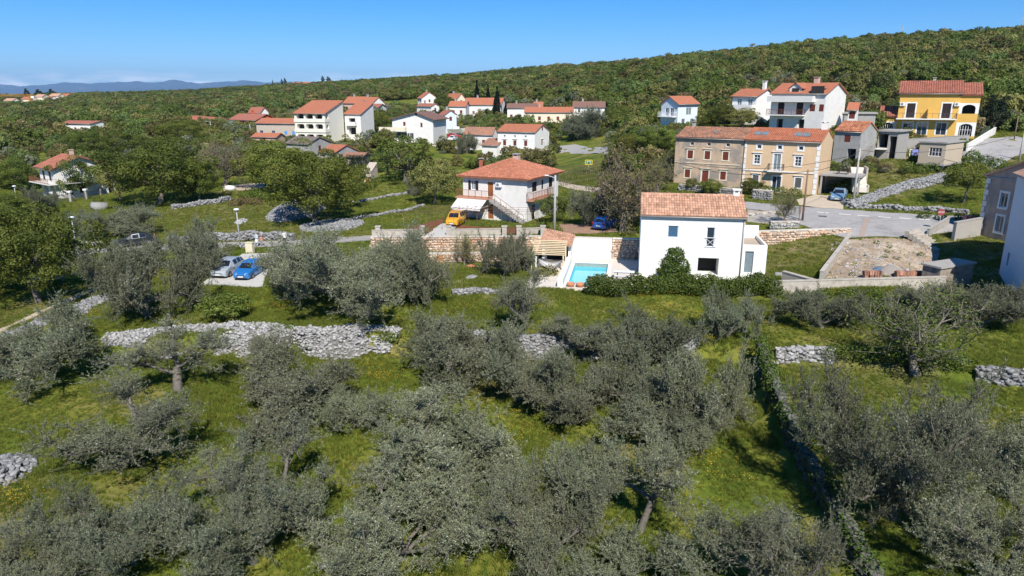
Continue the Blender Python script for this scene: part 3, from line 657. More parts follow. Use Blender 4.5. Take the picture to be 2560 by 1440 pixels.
        if kind in ('shut', 'halfshut'):
            c = (a + b) / 2; L2 = c - a
            for i in range(2):
                sb = MB()
                if kind == 'shut': x0, x1, n0 = (a + .01, c - .008, -.07) if i == 0 else (c + .008, b - .01, -.07)
                else: x0, x1, n0 = (a - L2 - .02, a - .02, .04) if i == 0 else (b + .02, b + L2 + .02, .04)
                bx(sb, x0, x1, z0 + .02, z1 - .02, n0, n0 + .035)
                ns = max(3, int((z1 - z0) / .16))
                for q in range(ns):
                    zz = z0 + .08 + (z1 - z0 - .16) * (q + .5) / ns; bx(sb, x0 + .05, x1 - .05, zz - .03, zz + .03, n0 + .02, n0 + .055)
                sb.build('shutter', k.get('shm', SHUT), wn_)
        if kind != 'shut':
            pb = MB(); 
            if kind == 'door':
                bx(pb, a + fw + .002, b - fw - .002, z0 + .02, z1 - fw - .002, -dp + .03, -dp + .075)
                for zz in (.3, .62): bx(pb, a + fw + .12, b - fw - .12, z0 + (z1 - z0) * zz - .3, z0 + (z1 - z0) * zz + .25, -dp + .07, -dp + .095)
                pb.build('door_leaf', k.get('dm', WOOD), wn_)
            else:
                bx(pb, a + fw + .002, b - fw - .002, z0 + fw + .002, z1 - fw - .002, -dp + .035, -dp + .055); pb.build('pane', k.get('gm', GLASS), wn_)
    def finish(s, extra=None):
        s.wallo = s.wb.build('wall', [s.wallm, DARK], s.root); return s
    def roof(s, kind, rise, mat, ov=.4, tiles=None, th=.14, seed=1, gut=True, ridge=.5, ovg=None, eavem=None):
        w, d, h = s.w, s.d, s.h; g = ov if ovg is None else ovg; slopes = []; rb = MB()
        if kind == 'gable_u':
            yr = d * ridge; sl = rise / yr; sl2 = rise / (d - yr)
            for f, x in (('L', 0), ('R', w)):
                tri = [(x, 0, h), (x, yr, h + rise), (x, d, h)]; s.wb.add(tri, [(0, 1, 2)] if f == 'L' else [(2, 1, 0)])
            slopes = [[(-g, -ov, h - ov * sl), (w + g, -ov, h - ov * sl), (w + g, yr, h + rise), (-g, yr, h + rise)],
                      [(w + g, d + ov, h - ov * sl2), (-g, d + ov, h - ov * sl2), (-g, yr, h + rise), (w + g, yr, h + rise)]]
        elif kind == 'gable_v':
            xr = w * ridge; sl = rise / xr; sl2 = rise / (w - xr)
            for f, y in (('F', 0), ('B', d)):
                tri = [(0, y, h), (w, y, h), (xr, y, h + rise)]; s.wb.add(tri, [(0, 1, 2)] if f == 'F' else [(2, 1, 0)])
            slopes = [[(-ov, d + g, h - ov * sl), (-ov, -g, h - ov * sl), (xr, -g, h + rise), (xr, d + g, h + rise)],
                      [(w + ov, -g, h - ov * sl2), (w + ov, d + g, h - ov * sl2), (xr, d + g, h + rise), (xr, -g, h + rise)]]
        elif kind == 'hip':
            r2 = min(w, d) / 2; sl = rise / r2; e = h - ov * sl
            A, B, C, D = (-ov, -ov, e), (w + ov, -ov, e), (w + ov, d + ov, e), (-ov, d + ov, e)
            if w >= d: p, q = (d / 2 + .001, d / 2, h + rise), (w - d / 2 - .001, d / 2, h + rise)
            else: p, q = (w / 2, w / 2 + .001, h + rise), (w / 2, d - w / 2 - .001, h + rise)
            if w >= d: slopes = [[A, B, q, p], [B, C, q], [C, D, p, q], [D, A, p]]
            else: slopes = [[A, B, p], [B, C, q, p], [C, D, q], [D, A, p, q]]
        elif kind == 'mono':
            sl = rise / d
            for f, x in (('L', 0), ('R', w)):
                tri = [(x, 0, h), (x, d, h + rise), (x, d, h)]; s.wb.add(tri, [(0, 1, 2)] if f == 'L' else [(2, 1, 0)])
            s.wb.quad((w, d, h), (0, d, h), (0, d, h + rise), (w, d, h + rise))
            slopes = [[(-g, -ov, h - ov * sl), (w + g, -ov, h - ov * sl), (w + g, d + .1, h + rise + .1 * sl), (-g, d + .1, h + rise + .1 * sl)]]
        elif kind == 'flat':
            rb.box(-ov, w + ov, -ov, d + ov, h + .002, h + rise)
        for sp in slopes:
            P = [Vector(p) for p in sp]; n = (P[1] - P[0]).cross(P[-1] - P[0]).normalized()
            rb.slab([p + n * th for p in P], th)
        s.slopes = [[tuple(Vector(p) + (Vector(sp[1]) - Vector(sp[0])).cross(Vector(sp[-1]) - Vector(sp[0])).normalized() * th) for p in sp] for sp in slopes]
        s.roofo = rb.build('roof', eavem or mat, s.root)
        if tiles:
            pitch, row = tiles
            for i, sp in enumerate(s.slopes): tile_cover(s.roofo, sp, mat, pitch, row, seed * 10 + i, pitch * .36)
        cap = MB()
        if kind in ('gable_u', 'gable_v', 'hip') and tiles:
            def ridgeline(a, b):
                a, b = Vector(a), Vector(b); n = max(1, int((b - a).length / .4))
                for i in range(n):
                    p, q = a + (b - a) * (i / n), a + (b - a) * ((i + 1.12) / n); cap.tube([p, q], [.13, .10], 8)
            S = s.slopes
            if kind == 'gable_u': ridgeline(S[0][3], S[0][2])
            elif kind == 'gable_v': ridgeline(S[0][3], S[0][2])
            else:
                if len(S[0]) == 4: ridgeline(S[0][3], S[0][2]); ridgeline(S[0][0], S[0][3]); ridgeline(S[0][1], S[0][2]); ridgeline(S[2][0], S[2][3])
                else: ridgeline(S[0][0], S[0][2]); ridgeline(S[0][1], S[0][2]); ridgeline(S[1][3], S[1][2]); ridgeline(S[2][0], S[2][2])
            tag(cap.build('ridge_tiles', mat, s.roofo), kind='stuff')
        if gut and kind in ('gable_u', 'mono'):
            gb = MB(); A, B = Vector(slopes[0][0]), Vector(slopes[0][1]); o = Vector((0, -.07, .02)); gb.tube([A + o, B + o], .07, 8); gb.build('gutter', GUT, s.root)
        return s
    def box(s, name, x0, x1, y0, y1, z0, z1, mat, parent=None):
        return MB().box(x0, x1, y0, y1, z0, z1).build(name, mat, parent or s.root)
    def chimney(s, x, y, z0, z1, w=.6, mat=None, cap=None):
        c = s.box('chimney', x - w / 2, x + w / 2, y - w / 2, y + w / 2, z0, z1, mat or W_WHITE2, s.roofo)
        MB().box(x - w / 2 - .1, x + w / 2 + .1, y - w / 2 - .1, y + w / 2 + .1, z1 + .22, z1 + .32).box(x - w / 2, x - w / 2 + .12, y - w / 2, y + w / 2, z1, z1 + .22).box(x + w / 2 - .12, x + w / 2, y - w / 2, y + w / 2, z1, z1 + .22).build('chimney_cap', cap or mat or W_WHITE2, s.roofo)
    def balcony(s, f, u0, u1, z, dp=1.2, rail='iron', th=.16, mat=None, rm=None, hr=.95, ends=True):
        O, U, N, L = s.frame(f); a, b = u0 * L, u1 * L
        def P(x, n, zz): return O + U * x + N * n + Vector((0, 0, zz))
        sb = MB(); v = [P(x, n, zz) for zz in (z - th, z) for x, n in ((a, .003), (b, .003), (b, dp), (a, dp))]
        sb.add(v, [(0, 1, 2, 3), (7, 6, 5, 4), (0, 4, 5, 1), (1, 5, 6, 2), (2, 6, 7, 3), (3, 7, 4, 0)]); bal = sb.build('balcony', mat or W_TRIM, s.root)
        rb = MB()
        if rail == 'wall':
            t = .12
            for (p, q) in (((a, dp - t), (b, dp - t)),):
                v = [P(x, n, zz) for zz in (z, z + hr) for x, n in ((a, dp - t), (b, dp - t), (b, dp), (a, dp))]; rb.add(v, [(0, 1, 2, 3), (7, 6, 5, 4), (0, 4, 5, 1), (1, 5, 6, 2), (2, 6, 7, 3), (3, 7, 4, 0)])
            if ends:
                for e0, e1 in ((a, a + t), (b - t, b)):
                    v = [P(x, n, zz) for zz in (z, z + hr) for x, n in ((e0, .003), (e1, .003), (e1, dp - t - .002), (e0, dp - t - .002))]; rb.add(v, [(0, 1, 2, 3), (7, 6, 5, 4), (0, 4, 5, 1), (1, 5, 6, 2), (2, 6, 7, 3), (3, 7, 4, 0)])
            rb.build('parapet', rm or s.wallm, bal)
        elif rail:
            e = dp - .05; pts = [P(a + .04, .05, 0), P(a + .04, e, 0), P(b - .04, e, 0), P(b - .04, .05, 0)] if ends else [P(a, e, 0), P(b, e, 0)]
            for i in range(len(pts) - 1):
                p, q = pts[i], pts[i + 1]; n = max(1, int((q - p).length / .9)); zz = Vector((0, 0, 1))
                rb.bar(p + zz * (z + hr), q + zz * (z + hr), .05); rb.bar(p + zz * (z + .12), q + zz * (z + .12), .03)
                for j in range(n + 1): c = p + (q - p) * (j / n); rb.bar(c + zz * z, c + zz * (z + hr), .045)
                m = max(1, int((q - p).length / .16))
                for j in range(1, m): c = p + (q - p) * (j / m); rb.bar(c + zz * (z + .12), c + zz * (z + hr), .016)
            rb.build('railing', rm or IRON, bal)
        return bal

# ================================================================== houses
# --- the white house by the pool
m = House('white_villa', 'plain white two storey house with salmon tiled roof beside the turquoise pool', 1865, 545, 62.3, 5.85, -9.5, wpx=1604, d=6.6, wall=W_WHITE)
m.open('F', .315, .95, 3.85, 4.95, 'glass', mul=1, gm=GLASS_B, fw=.06).open('F', .68, .72, 3.10, 4.90, 'glass', gm=GLASS, fw=.06, mul=1)
m.open('F', .677, 1.85, .45, 2.05, 'dark', deep=1.8).open('L', .45, .9, 3.6, 4.8, 'glass', gm=GLASS).open('L', .62, 1.1, .1, 2.2, 'gdoor', gm=GLASS)
m.walls().roof('gable_u', m.lift(489, m.w * .5, 3.3) - 5.85, T_SALMON, .18, (.235, .42), th=.12, seed=3, ovg=.10).finish()
MAIN = m
m.chimney(m.w - .55, 3.3, m.h + 1.2, m.h + 1.85, .55, W_WHITE)
def xrail(h, u, z0, z1, hw):
    b = MB(); x = u * h.w; y = -.05
    b.bar((x - hw, y, z1), (x + hw, y, z1), .05).bar((x - hw * .9, y, z0), (x + hw * .9, y, z1), .03).bar((x + hw * .9, y, z0), (x - hw * .9, y, z1), .03).bar((x - hw, y, z0), (x + hw, y, z0), .04)
    b.build('window_guard', FRAME, h.root)
xrail(m, .68, 3.12, 3.95, .52)
MB().tube([(m.w - .12, -.08, .2), (m.w - .12, -.08, m.h - .1)], .05, 8).build('downpipe', GUT, m.root)
ax0, ax1, ah = m.w + .004, m.w + 2.15, 3.35
A = MB()   # flat-roofed annex with parapet and gravelled roof terrace
def holed(b, x0, x1, z0, z1, y, ox0, ox1, oz0, oz1):
    for a, c, e, f in ((x0, ox0, z0, z1), (ox1, x1, z0, z1), (ox0, ox1, z0, oz0), (ox0, ox1, oz1, z1)): b.quad((a, y, e), (c, y, e), (c, y, f), (a, y, f))
    for p, q in (((ox0, oz0), (ox1, oz0)), ((ox1, oz0), (ox1, oz1)), ((ox1, oz1), (ox0, oz1)), ((ox0, oz1), (ox0, oz0))): b.quad((q[0], y, q[1]), (p[0], y, p[1]), (p[0], y + .16, p[1]), (q[0], y + .16, q[1]))
holed(A, ax0, ax1, -1.5, ah, .25, ax0 + .25, ax0 + 1.0, .75, 2.75)
A.quad((ax1, .25, -1.5), (ax1, 5.6, -1.5), (ax1, 5.6, ah), (ax1, .25, ah)).quad((ax1, 5.6, -1.5), (ax0, 5.6, -1.5), (ax0, 5.6, ah), (ax1, 5.6, ah)).quad((ax0, .25, 3.0), (ax1, .25, 3.0), (ax1, 5.6, 3.0), (ax0, 5.6, 3.0), 1)
A.box(ax0, ax1, .26, .45, 3.01, ah).box(ax1 - .2, ax1 - .002, .45, 5.4, 3.01, ah).box(ax0, ax1, 5.4, 5.598, 3.01, ah + .9)
annex = A.build('annex', [W_WHITE, pm('roof_gravel', (.42, .34, .27), .95, .3, 14)], m.root)
MB().box(ax0 + .25, ax0 + 1.0, .38, .40, .75, 2.75).build('pane', GLASS_L, annex)
# --- house with the pyramid roof
m = House('hip_roof_house', 'white house with hipped red tile roof, outside stair and upper balcony', 1318, 446, 92.5, 5.9, -26.5, wpx=1157, dpx=1396, wall=W_WHITE2)
HIP = m
m.open('F', .17, .75, 3.95, 5.2, 'halfshut', shm=SHUT_D, gm=GLASS_L).open('F', .435, .95, 3.12, 5.2, 'door').open('F', .435, .95, .05, 2.1, 'door').open('F', .12, 1.6, .9, 2.1, 'glass')
m.open('R', .22, 1.5, 3.9, 5.2, 'shut', shm=SHUT_D).open('R', .47, .6, 3.9, 5.2, 'shut', shm=SHUT_D).open('R', .74, 1.3, 3.9, 5.3, 'shut', shm=SHUT_D).open('R', .2, 1.0, .05, 2.2, 'door', dm=SHUT_D)
m.walls(); m.roof('hip', m.lift(399, m.w / 2, m.d / 2) - 5.9, T_HIP, .65, (.30, .42), th=.16, seed=5).finish()
W_TERR = pm('terracotta_slab', (.48, .24, .15), .8, .2, 6)
m.balcony('F', -.05, .475, 3.1, 1.25, 'iron', .22, rm=IRON_R, mat=W_TERR); m.balcony('R', -.02, .62, 3.1, 1.0, 'iron', .22, rm=IRON_R, mat=W_TERR)
def outside_stair(h, f, u0, u1, z1, dp, n=15, mat=None, rail=None):
    O, U, N, L = h.frame(f); b = MB(); a, e = u0 * L, u1 * L
    for i in range(n):
        x0, x1 = a + (e - a) * i / n, a + (e - a) * (i + 1) / n; z = z1 * (1 - (i + 1) / (n + 1))
        v = [O + U * x + N * q + Vector((0, 0, zz)) for zz in (z - .34, z) for x, q in ((x0, .01), (x1, .01), (x1, dp), (x0, dp))]
        b.add(v, [(0, 1, 2, 3), (7, 6, 5, 4), (0, 4, 5, 1), (1, 5, 6, 2), (2, 6, 7, 3), (3, 7, 4, 0)])
    st = b.build('stair', mat or W_CONC, h.root); r = MB()
    def P(x, z): return O + U * x + N * (dp - .04) + Vector((0, 0, z))
    r.bar(P(a, z1 + .95), P(e, z1 / (n + 1) + .9), .045)
    for i in range(7): t = i / 6; x = a + (e - a) * t; z = z1 * (1 - t * n / (n + 1)); r.bar(P(x, z - .1), P(x, z + .95), .035)
    r.build('handrail', rail or IRON_R, st)
outside_stair(m, 'F', .48, 1.0, 3.1, 1.15, mat=W_CONC)
AW = MB(); x0, x1 = -.02 * m.w, .44 * m.w
for i in range(14):
    a, b = x0 + (x1 - x0) * i / 14, x0 + (x1 - x0) * (i + 1) / 14; AW.add([(a, -1.3, 2.75), (b, -1.3, 2.75), (b, -3.0, 1.85), (a, -3.0, 1.85), (b, -3.02, 1.6), (a, -3.02, 1.6)], [(3, 2, 1, 0), (5, 4, 2, 3)], i % 2)
AW.bar((x0, -1.28, 2.78), (x1, -1.28, 2.78), .12).bar((x0, -3.0, 1.85), (x1, -3.0, 1.85), .05).bar((x0 + .1, -.02, 2.0), (x0 + .1, -3.0, 1.88), .04).bar((x1 - .1, -.02, 2.0), (x1 - .1, -3.0, 1.88), .04)
AW.build('awning', [pm('awning_white', (.78, .75, .72), .8, .05), pm('awning_pale', (.70, .66, .63), .8, .05)], m.root)
def ac_unit(h, f, u, z, w=.85):
    O, U, N, L = h.frame(f); c = O + U * (u * L) + Vector((0, 0, z)); b = MB()
    def v(x, n, q): return c + U * x + N * n + Vector((0, 0, q))
    b.add([v(x, n, q) for q in (0, .6) for x, n in ((-w / 2, .04), (w / 2, .04), (w / 2, .36), (-w / 2, .36))], [(3, 2, 1, 0), (4, 5, 6, 7), (0, 1, 5, 4), (1, 2, 6, 5), (2, 3, 7, 6), (3, 0, 4, 7)])
    ring = [v(-.12 + .22 * math.cos(t), .365, .3 + .22 * math.sin(t)) for t in [k * math.pi / 7 for k in range(14)]]; b.add(ring, [tuple(range(14))], 1)
    b.build('air_conditioner', [FRAME, FRAME_D], h.root)
ac_unit(m, 'F', .58, 4.55)
m.chimney(m.w * .55, m.d * .55, m.h + m.lift(399, m.w / 2, m.d / 2) - 5.9 - .4, m.h + m.lift(399, m.w / 2, m.d / 2) - 5.9 + .5, .8, W_PINK, W_CONC)
# --- old and restored row houses
m = House('old_row_house', 'weathered peach plaster row house with patchy grey rendering and brown closed shutters', 1861, 349, 106, 7.1, -34, wpx=1690, d=8.5, wall=W_OLDPEACH)
OLD = m
for u in (.25, .50, .775): m.open('F', u, .60, 5.95, 6.45, 'glass', trim=.14, trimm=W_OLDPEACH)
m.row('F', (.235, .49, .755), .85, 3.95, 5.2, 'shut', trim=.16, trimm=W_CREAM, lintel=1); m.row('F', (.21, .74), .85, 1.0, 2.25, 'shut', trim=.16, trimm=W_CREAM, lintel=1); m.open('F', .475, 1.1, .02, 2.25, 'door', dm=SHUT, trim=.16, trimm=W_CREAM, lintel=1)
m.walls(); rs = m.lift(321, m.w * .5, m.d * .5) - m.h; m.roof('gable_u', rs, T_OLD, .28, (.30, .42), seed=7, ovg=.05).finish()
m.chimney(m.w * .12, m.d * .5, m.h + rs - .3, m.h + rs + .7, .45, W_GREY)
MB().bar((.05, -.03, 3.3), (m.w - .3, -.03, 3.3), .10).build('string_course', W_CREAM, m.root)
m = House('restored_row_house', 'restored peach row house with bright orange tiles, roof windows and small iron balcony', 1863, 349.5, 105.8, 7.4, -34, ref='FL', wpx=2054, d=8.5, wall=W_PEACH)
NEWP = m
m.row('F', (.20, .475, .75), .62, 6.2, 6.75, 'glass', trim=.18)
m.open('F', .185, .85, 4.0, 5.3, 'glass', trim=.18, bars=3, lintel=1).open('F', .73, .85, 4.0, 5.3, 'glass', trim=.18, bars=3, lintel=1).open('F', .455, 1.0, 3.25, 5.55, 'gdoor', trim=.18, gm=GLASS_L, lintel=1)
m.row('F', (.19, .76), .85, .9, 2.3, 'shut', trim=.18, shm=SHUT_G, lintel=1); m.open('F', .475, 1.25, .02, 2.35, 'gdoor', trim=.18)
m.walls(); rs = m.lift(324, m.w * .5, m.d * .5) - m.h; m.roof('gable_u', rs, T_ORANGE, .28, (.30, .42), seed=9, ovg=.08).finish()
m.balcony('F', .36, .56, 3.2, 1.0, 'iron', .18)
MB().bar((.05, -.03, 3.05), (m.w - .5, -.03, 3.05), .16).build('string_course', W_TRIM, m.root)
for x0, x1 in ((.02, .35), (m.w - .55, m.w - .02)):
    q = MB()
    for k in range(9): q.box(x0 + (.1 if k % 2 else 0), x1, -.045, -.003, .05 + k * .78, .05 + k * .78 + .70)
    q.build('corner_quoins', W_TRIM, m.root)
def roof_window(h, sl, s, t, w=.95, l=1.25):
    P = [Vector(p) for p in h.slopes[sl]]; U = (P[1] - P[0]).normalized(); N = U.cross(P[-1] - P[0]).normalized(); T = N.cross(U); Lw = (P[1] - P[0]).length; Lt = (P[-1] - P[0]).length
    c = P[0] + U * (s * Lw) + T * (t * Lt); fr = MB(); pn = MB()
    def bx(b, a0, a1, c0, c1, n0, n1): b.add([c + U * x + T * y + N * n for n in (n0, n1) for x, y in ((a0, c0), (a1, c0), (a1, c1), (a0, c1))], [(3, 2, 1, 0), (4, 5, 6, 7), (0, 1, 5, 4), (1, 2, 6, 5), (2, 3, 7, 6), (3, 0, 4, 7)])
    a, b = w / 2, l / 2
    bx(fr, -a, -a + .1, -b, b, 0, .2); bx(fr, a - .1, a, -b, b, 0, .2); bx(fr, -a + .1, a - .1, -b, -b + .1, 0, .2); bx(fr, -a + .1, a - .1, b - .1, b, 0, .2); bx(pn, -a + .1, a - .1, -b + .1, b - .1, .14, .17)
    o = fr.build('roof_window', FRAME_D, h.roofo); pn.build('pane', GLASS_L, h.roofo)
for s_ in (.125, .225, .66, .765): roof_window(m, 0, s_, .48)
roof_window(OLD, 0, .52, .55, .6, .7)
m.chimney(m.w - .6, m.d * .5, m.h + rs - .6, m.h + rs + 1.0, .8, W_TRIM)
# raised terrace with vine pergola at its side
T0 = MB(); T0.box(m.w + .2, m.w + 5.6, .6, 5.6, 2.75, 3.0); 
for x, y in ((m.w + .4, .8), (m.w + 5.3, .8), (m.w + 5.3, 5.3)): T0.box(x - .12, x + .12, y - .12, y + .12, -1.5, 2.75)
T0.box(m.w + .2, m.w + 5.6, 5.3, 5.598, -1.5, 2.748); T0.build('terrace', W_CONC, m.root)
# white garden stair
m2 = thing('garden_stair', 'broad white stone stair with side wall below the terrace', 'stair', atY(2150, 470, 98), R(-18))
b = MB()
for k in range(13): b.box(-.9, .9, k * .34, 5.4, k * .19 - .6, k * .19 + .12)
b.build('steps', pm('stair_stone', (.72, .66, .56), .8, .1), m2); MB().box(.92, 1.15, 0, 5.4, -.6, .4).box(.92, 1.15, 2.5, 5.4, .4, 2.6).build('side_wall', W_STONE, m2)
# --- grey barn behind, concrete shells, beige block
m = House('grey_barn', 'grey rendered barn with orange tile roof behind the restored row house', 2154, 331, 113, 4.6, -48, wpx=2088, dpx=2193, wall=W_GREY)
m.open('F', .5, .95, 3.0, 4.1, 'shut').open('F', .72, 1.4, 0, 2.0, 'dark').walls(); m.roof('gable_u', m.lift(306, m.w / 2, m.d / 2) - 4.6, RT('tile_mottled', (.46, .18, .09), (.34, .15, .09), (.45, .6), .3), .15, (.34, .5), seed=11).finish()
outside_stair(m, 'R', .5, -.2, 2.6, 1.3, 11, W_CONC, W_CONC)
m = House('concrete_shell', 'open unfinished concrete frame with flat slab roof and stair landing', 2247, 330, 116, 5.0, -45, wpx=2198, d=5.5, wall=W_CONC)
m.open('F', .25, 1.6, 2.4, 4.6, 'dark', deep=3.5).open('F', .78, 1.1, .1, 4.3, 'dark', deep=3.0).walls().roof('flat', .22, W_CONC, .35).finish(); m.balcony('F', 0, .55, 2.3, 1.3, None)
m = House('beige_block', 'small beige flat roofed block with white barred window on concrete stilts', 2367, 359, 103, 2.9, -50, wpx=2301, dpx=2411, wall=RW('render_beige', (.50, .41, .31), var=.06), found=.05)
m.open('F', .62, 1.7, 1.0, 2.25, 'glass', mul=4, bars=2, fw=.08, gm=DARK).walls().roof('flat', .2, W_CONC, .18).finish()
m.box('floor_slab', -.1, m.w + .1, -.1, m.d + .1, -.3, -.055, W_CONC); b = MB().bar((m.w - .1, .1, -.3), (m.w - 1.2, 2.2, -2.8), .3); b.build('brace', W_CONC, m.root); m.box('support', .3, .7, 1.5, 2.0, -3.5, -.302, W_CONC); m.box('support', m.w - .6, m.w - .2, m.d - .8, m.d - .3, -3.5, -.302, W_CONC); m.box('back_wall', .1, m.w - .1, m.d - .25, m.d - .02, -3.5, -.31, W_CONC)
for q in range(4): CTRL_H.pop()
# --- yellow house
m = House('yellow_house', 'bright yellow house with white arches and dark tiled roof on the hillside', 2404, 233, 128, 7.6, -28, wpx=2252, d=9.5, wall=W_YELLOW)
YEL = m
m.row('F', (.21, .80), 1.35, 3.3, 5.85, 'shut', shm=SHUT_D, trim=.22); m.row('F', (.20, .44, .76), 1.6, .3, 2.5, 'gdoor', trim=.18)
m.walls(); rs = m.lift(205, m.w / 2, m.d / 2) - m.h; m.roof('gable_u', rs, T_PINKT, .35, (.36, .55), seed=13).finish()
m.balcony('F', -.02, .98, 3.2, 1.4, 'iron', .18); ac_unit(m, 'F', .06, 5.4); ac_unit(m, 'F', .96, 5.4); m.chimney(m.w * .55, m.d * .52, m.h + rs - .3, m.h + rs + .5, .5, W_GREY)
MB().slab([(m.w * .5 - .05, -1.35, 3.21), (m.w * .5 + .05, -1.35, 3.21), (m.w * .5 + .05, -.01, 3.21), (m.w * .5 - .05, -.01, 3.21)], .01).box(m.w * .5 - .06, m.w * .5 + .06, -1.2, -.01, 3.22, 4.9).build('balcony_divider', W_YELLOW, m.root)
def arch_wing(h, x0, x1, y0, y1, zt, name, rise, up=True):
    b = MB(); w = x1 - x0; t = .5
    for z0, z1 in (((.2, 2.6), (3.2, 5.9)) if up else ((.2, 2.6),)):
        cx = (x0 + x1) / 2; r = w / 2 - t; n = 12
        for s_, e_ in ((x0, x0 + t), (x1 - t, x1)): b.quad((s_, y0, z0), (e_, y0, z0), (e_, y0, z1), (s_, y0, z1))
        P = [(cx - r * math.cos(math.pi * i / n), z1 - .25 - r * .62 + r * .62 * math.sin(math.pi * i / n)) for i in range(n + 1)]
        for i in range(n): b.quad((P[i][0], y0, P[i][1]), (P[i + 1][0], y0, P[i + 1][1]), (P[i + 1][0], y0, z1), (P[i][0], y0, z1)); b.quad((P[i][0], y0, P[i][1]), (P[i][0], y0 + .35, P[i][1]), (P[i + 1][0], y0 + .35, P[i + 1][1]), (P[i + 1][0], y0, P[i + 1][1]))
        b.quad((x0 + .05, y0 + 1.9, z0), (x1 - .05, y0 + 1.9, z0), (x1 - .05, y0 + 1.9, z1), (x0 + .05, y0 + 1.9, z1), 1)
    b.quad((x0, y0, -1.5), (x1, y0, -1.5), (x1, y0, .2), (x0, y0, .2), 2)
    if up: b.quad((x0, y0, 2.6), (x1, y0, 2.6), (x1, y0, 3.2), (x0, y0, 3.2), 2).quad((x0, y0 - .01, 3.2), (x1, y0 - .01, 3.2), (x1, y0 - .01, 4.1), (x0, y0 - .01, 4.1), 2).quad((x0, y0, 5.9), (x1, y0, 5.9), (x1, y0, zt), (x0, y0, zt), 2)
    else: b.quad((x0, y0, 2.6), (x1, y0, 2.6), (x1, y0, zt), (x0, y0, zt), 2)
    b.quad((x1, y0, -1.5), (x1, y1, -1.5), (x1, y1, zt), (x1, y0, zt)).quad((x0, y1, -1.5), (x0, y0, -1.5), (x0, y0, zt), (x0, y1, zt)).quad((x1, y1, -1.5), (x0, y1, -1.5), (x0, y1, zt), (x1, y1, zt))
    wg = b.build(name, [W_TRIM, DARK, W_YELLOW], h.root)
    rp = [(x0 - .3, y0 - .4, zt - .15), (x1 + .3, y0 - .4, zt - .15), (x1 + .3, (y0 + y1) / 2 + 1, zt + rise), (x0 - .3, (y0 + y1) / 2 + 1, zt + rise)]
    MB().slab([(p[0], p[1], p[2] + .15) for p in rp], .15).build('wing_roof', T_PINKT, wg); tile_cover(wg, [(p[0], p[1], p[2] + .16) for p in rp], T_PINKT, .36, .55, 4, .1)
    g = MB()
    for k in range(5): x = x0 + .7 + (w - 1.4) * k / 4; g.bar((x, y0 + .3, .25), (x, y0 + .3, 2.1), .07)
    g.bar((x0 + .6, y0 + .3, 1.3), (x1 - .6, y0 + .3, 1.3), .06).build('arched_window', FRAME, wg)
arch_wing(m, m.w + .003, m.w + 3.0, .2, 6.5, 7.3, 'loggia_wing', 1.9)
arch_wing(m, -2.8, -.003, .6, 6.0, 3.5, 'side_wing', 1.6, False)
# --- white houses on the slope
m = House('white_gable_house', 'large white house with broad bare gable, dormer and long balconies on the slope', 2066, 234, 125, 6.4, -45, wpx=1930, dpx=2116, wall=W_WHITE2)
m.row('F', (.2, .55), 1.2, .9 + 1.9, 4.9, 'shut', shm=SHUT_D).open('F', .78, .95, 3.4, 4.6, 'shut').open('F', .94, .8, 3.4, 4.6, 'shut').row('F', (.2, .6), 1.2, .2, 2.0, 'dark', deep=1)
m.walls(); rs = m.lift(208, m.w, m.d / 2) - m.h; m.roof('gable_u', rs, T_ORANGE, .3, None, seed=14).finish()
m.balcony('F', -.02, .82, 5.15, 1.4, 'wall', rm=W_WHITE2, hr=.85); m.balcony('F', -.02, .66, 2.75, 1.3, 'iron', rm=IRON_R)
b = MB(); xd = m.w * .42; b.add([(xd - 1.1, .5, m.h), (xd + 1.1, .5, m.h), (xd + 1.1, .5, m.h + 1.0), (xd, .5, m.h + 1.8), (xd - 1.1, .5, m.h + 1.0), (xd - 1.1, 3.6, m.h + 1.0), (xd + 1.1, 3.6, m.h + 1.0), (xd, 4.2, m.h + 1.8)], [(0, 1, 2, 3, 4)]).box(xd - .6, xd + .6, .40, .48, m.h, m.h + .95, 1)
b.add([(xd - 1.35, .2, m.h + .85), (xd, .2, m.h + 1.9), (xd, 4.4, m.h + 1.9), (xd - 1.35, 3.8, m.h + .85), (xd + 1.35, .2, m.h + .85), (xd + 1.35, 3.8, m.h + .85)], [(0, 1, 2, 3), (1, 4, 5, 2)], 2); b.build('dormer', [W_WHITE2, DARK, T_ORANGE], m.roofo)
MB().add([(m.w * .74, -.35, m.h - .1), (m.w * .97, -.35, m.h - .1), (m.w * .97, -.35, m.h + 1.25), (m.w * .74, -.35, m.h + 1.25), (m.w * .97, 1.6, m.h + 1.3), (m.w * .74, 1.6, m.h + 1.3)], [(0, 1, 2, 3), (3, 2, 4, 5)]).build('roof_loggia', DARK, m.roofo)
m.chimney(m.w * .62, m.d * .5, m.h + rs - .4, m.h + rs + .8, .8, W_PINK)
m = House('white_balcony_house', 'white house with plain gable and deep white balcony beside the large gabled house', 1892, 241, 140, 5.4, -50, wpx=1832, dpx=1940, wall=W_WHITE)
m.row('F', (.3, .75), 1.0, 3.2, 5.0, 'glass', gm=GLASS_L).row('F', (.35, .75), 1.3, .3, 2.2, 'dark').walls(); m.roof('gable_u', m.lift(223, m.w, m.d / 2) - m.h, T_ORANGE, .3, None).finish(); m.balcony('F', -.05, 1, 2.9, 1.5, 'wall'); m.chimney(m.w - .4, m.d * .45, m.h + .5, m.h + 2.6, .6, W_WHITE)
m = House('pale_blue_house', 'small pale blue and white house with red roof among trees on the slope', 1696, 259, 160, 4.9, 30, ref='FL', wpx=1745, dpx=1654, wall=W_BLUISH)
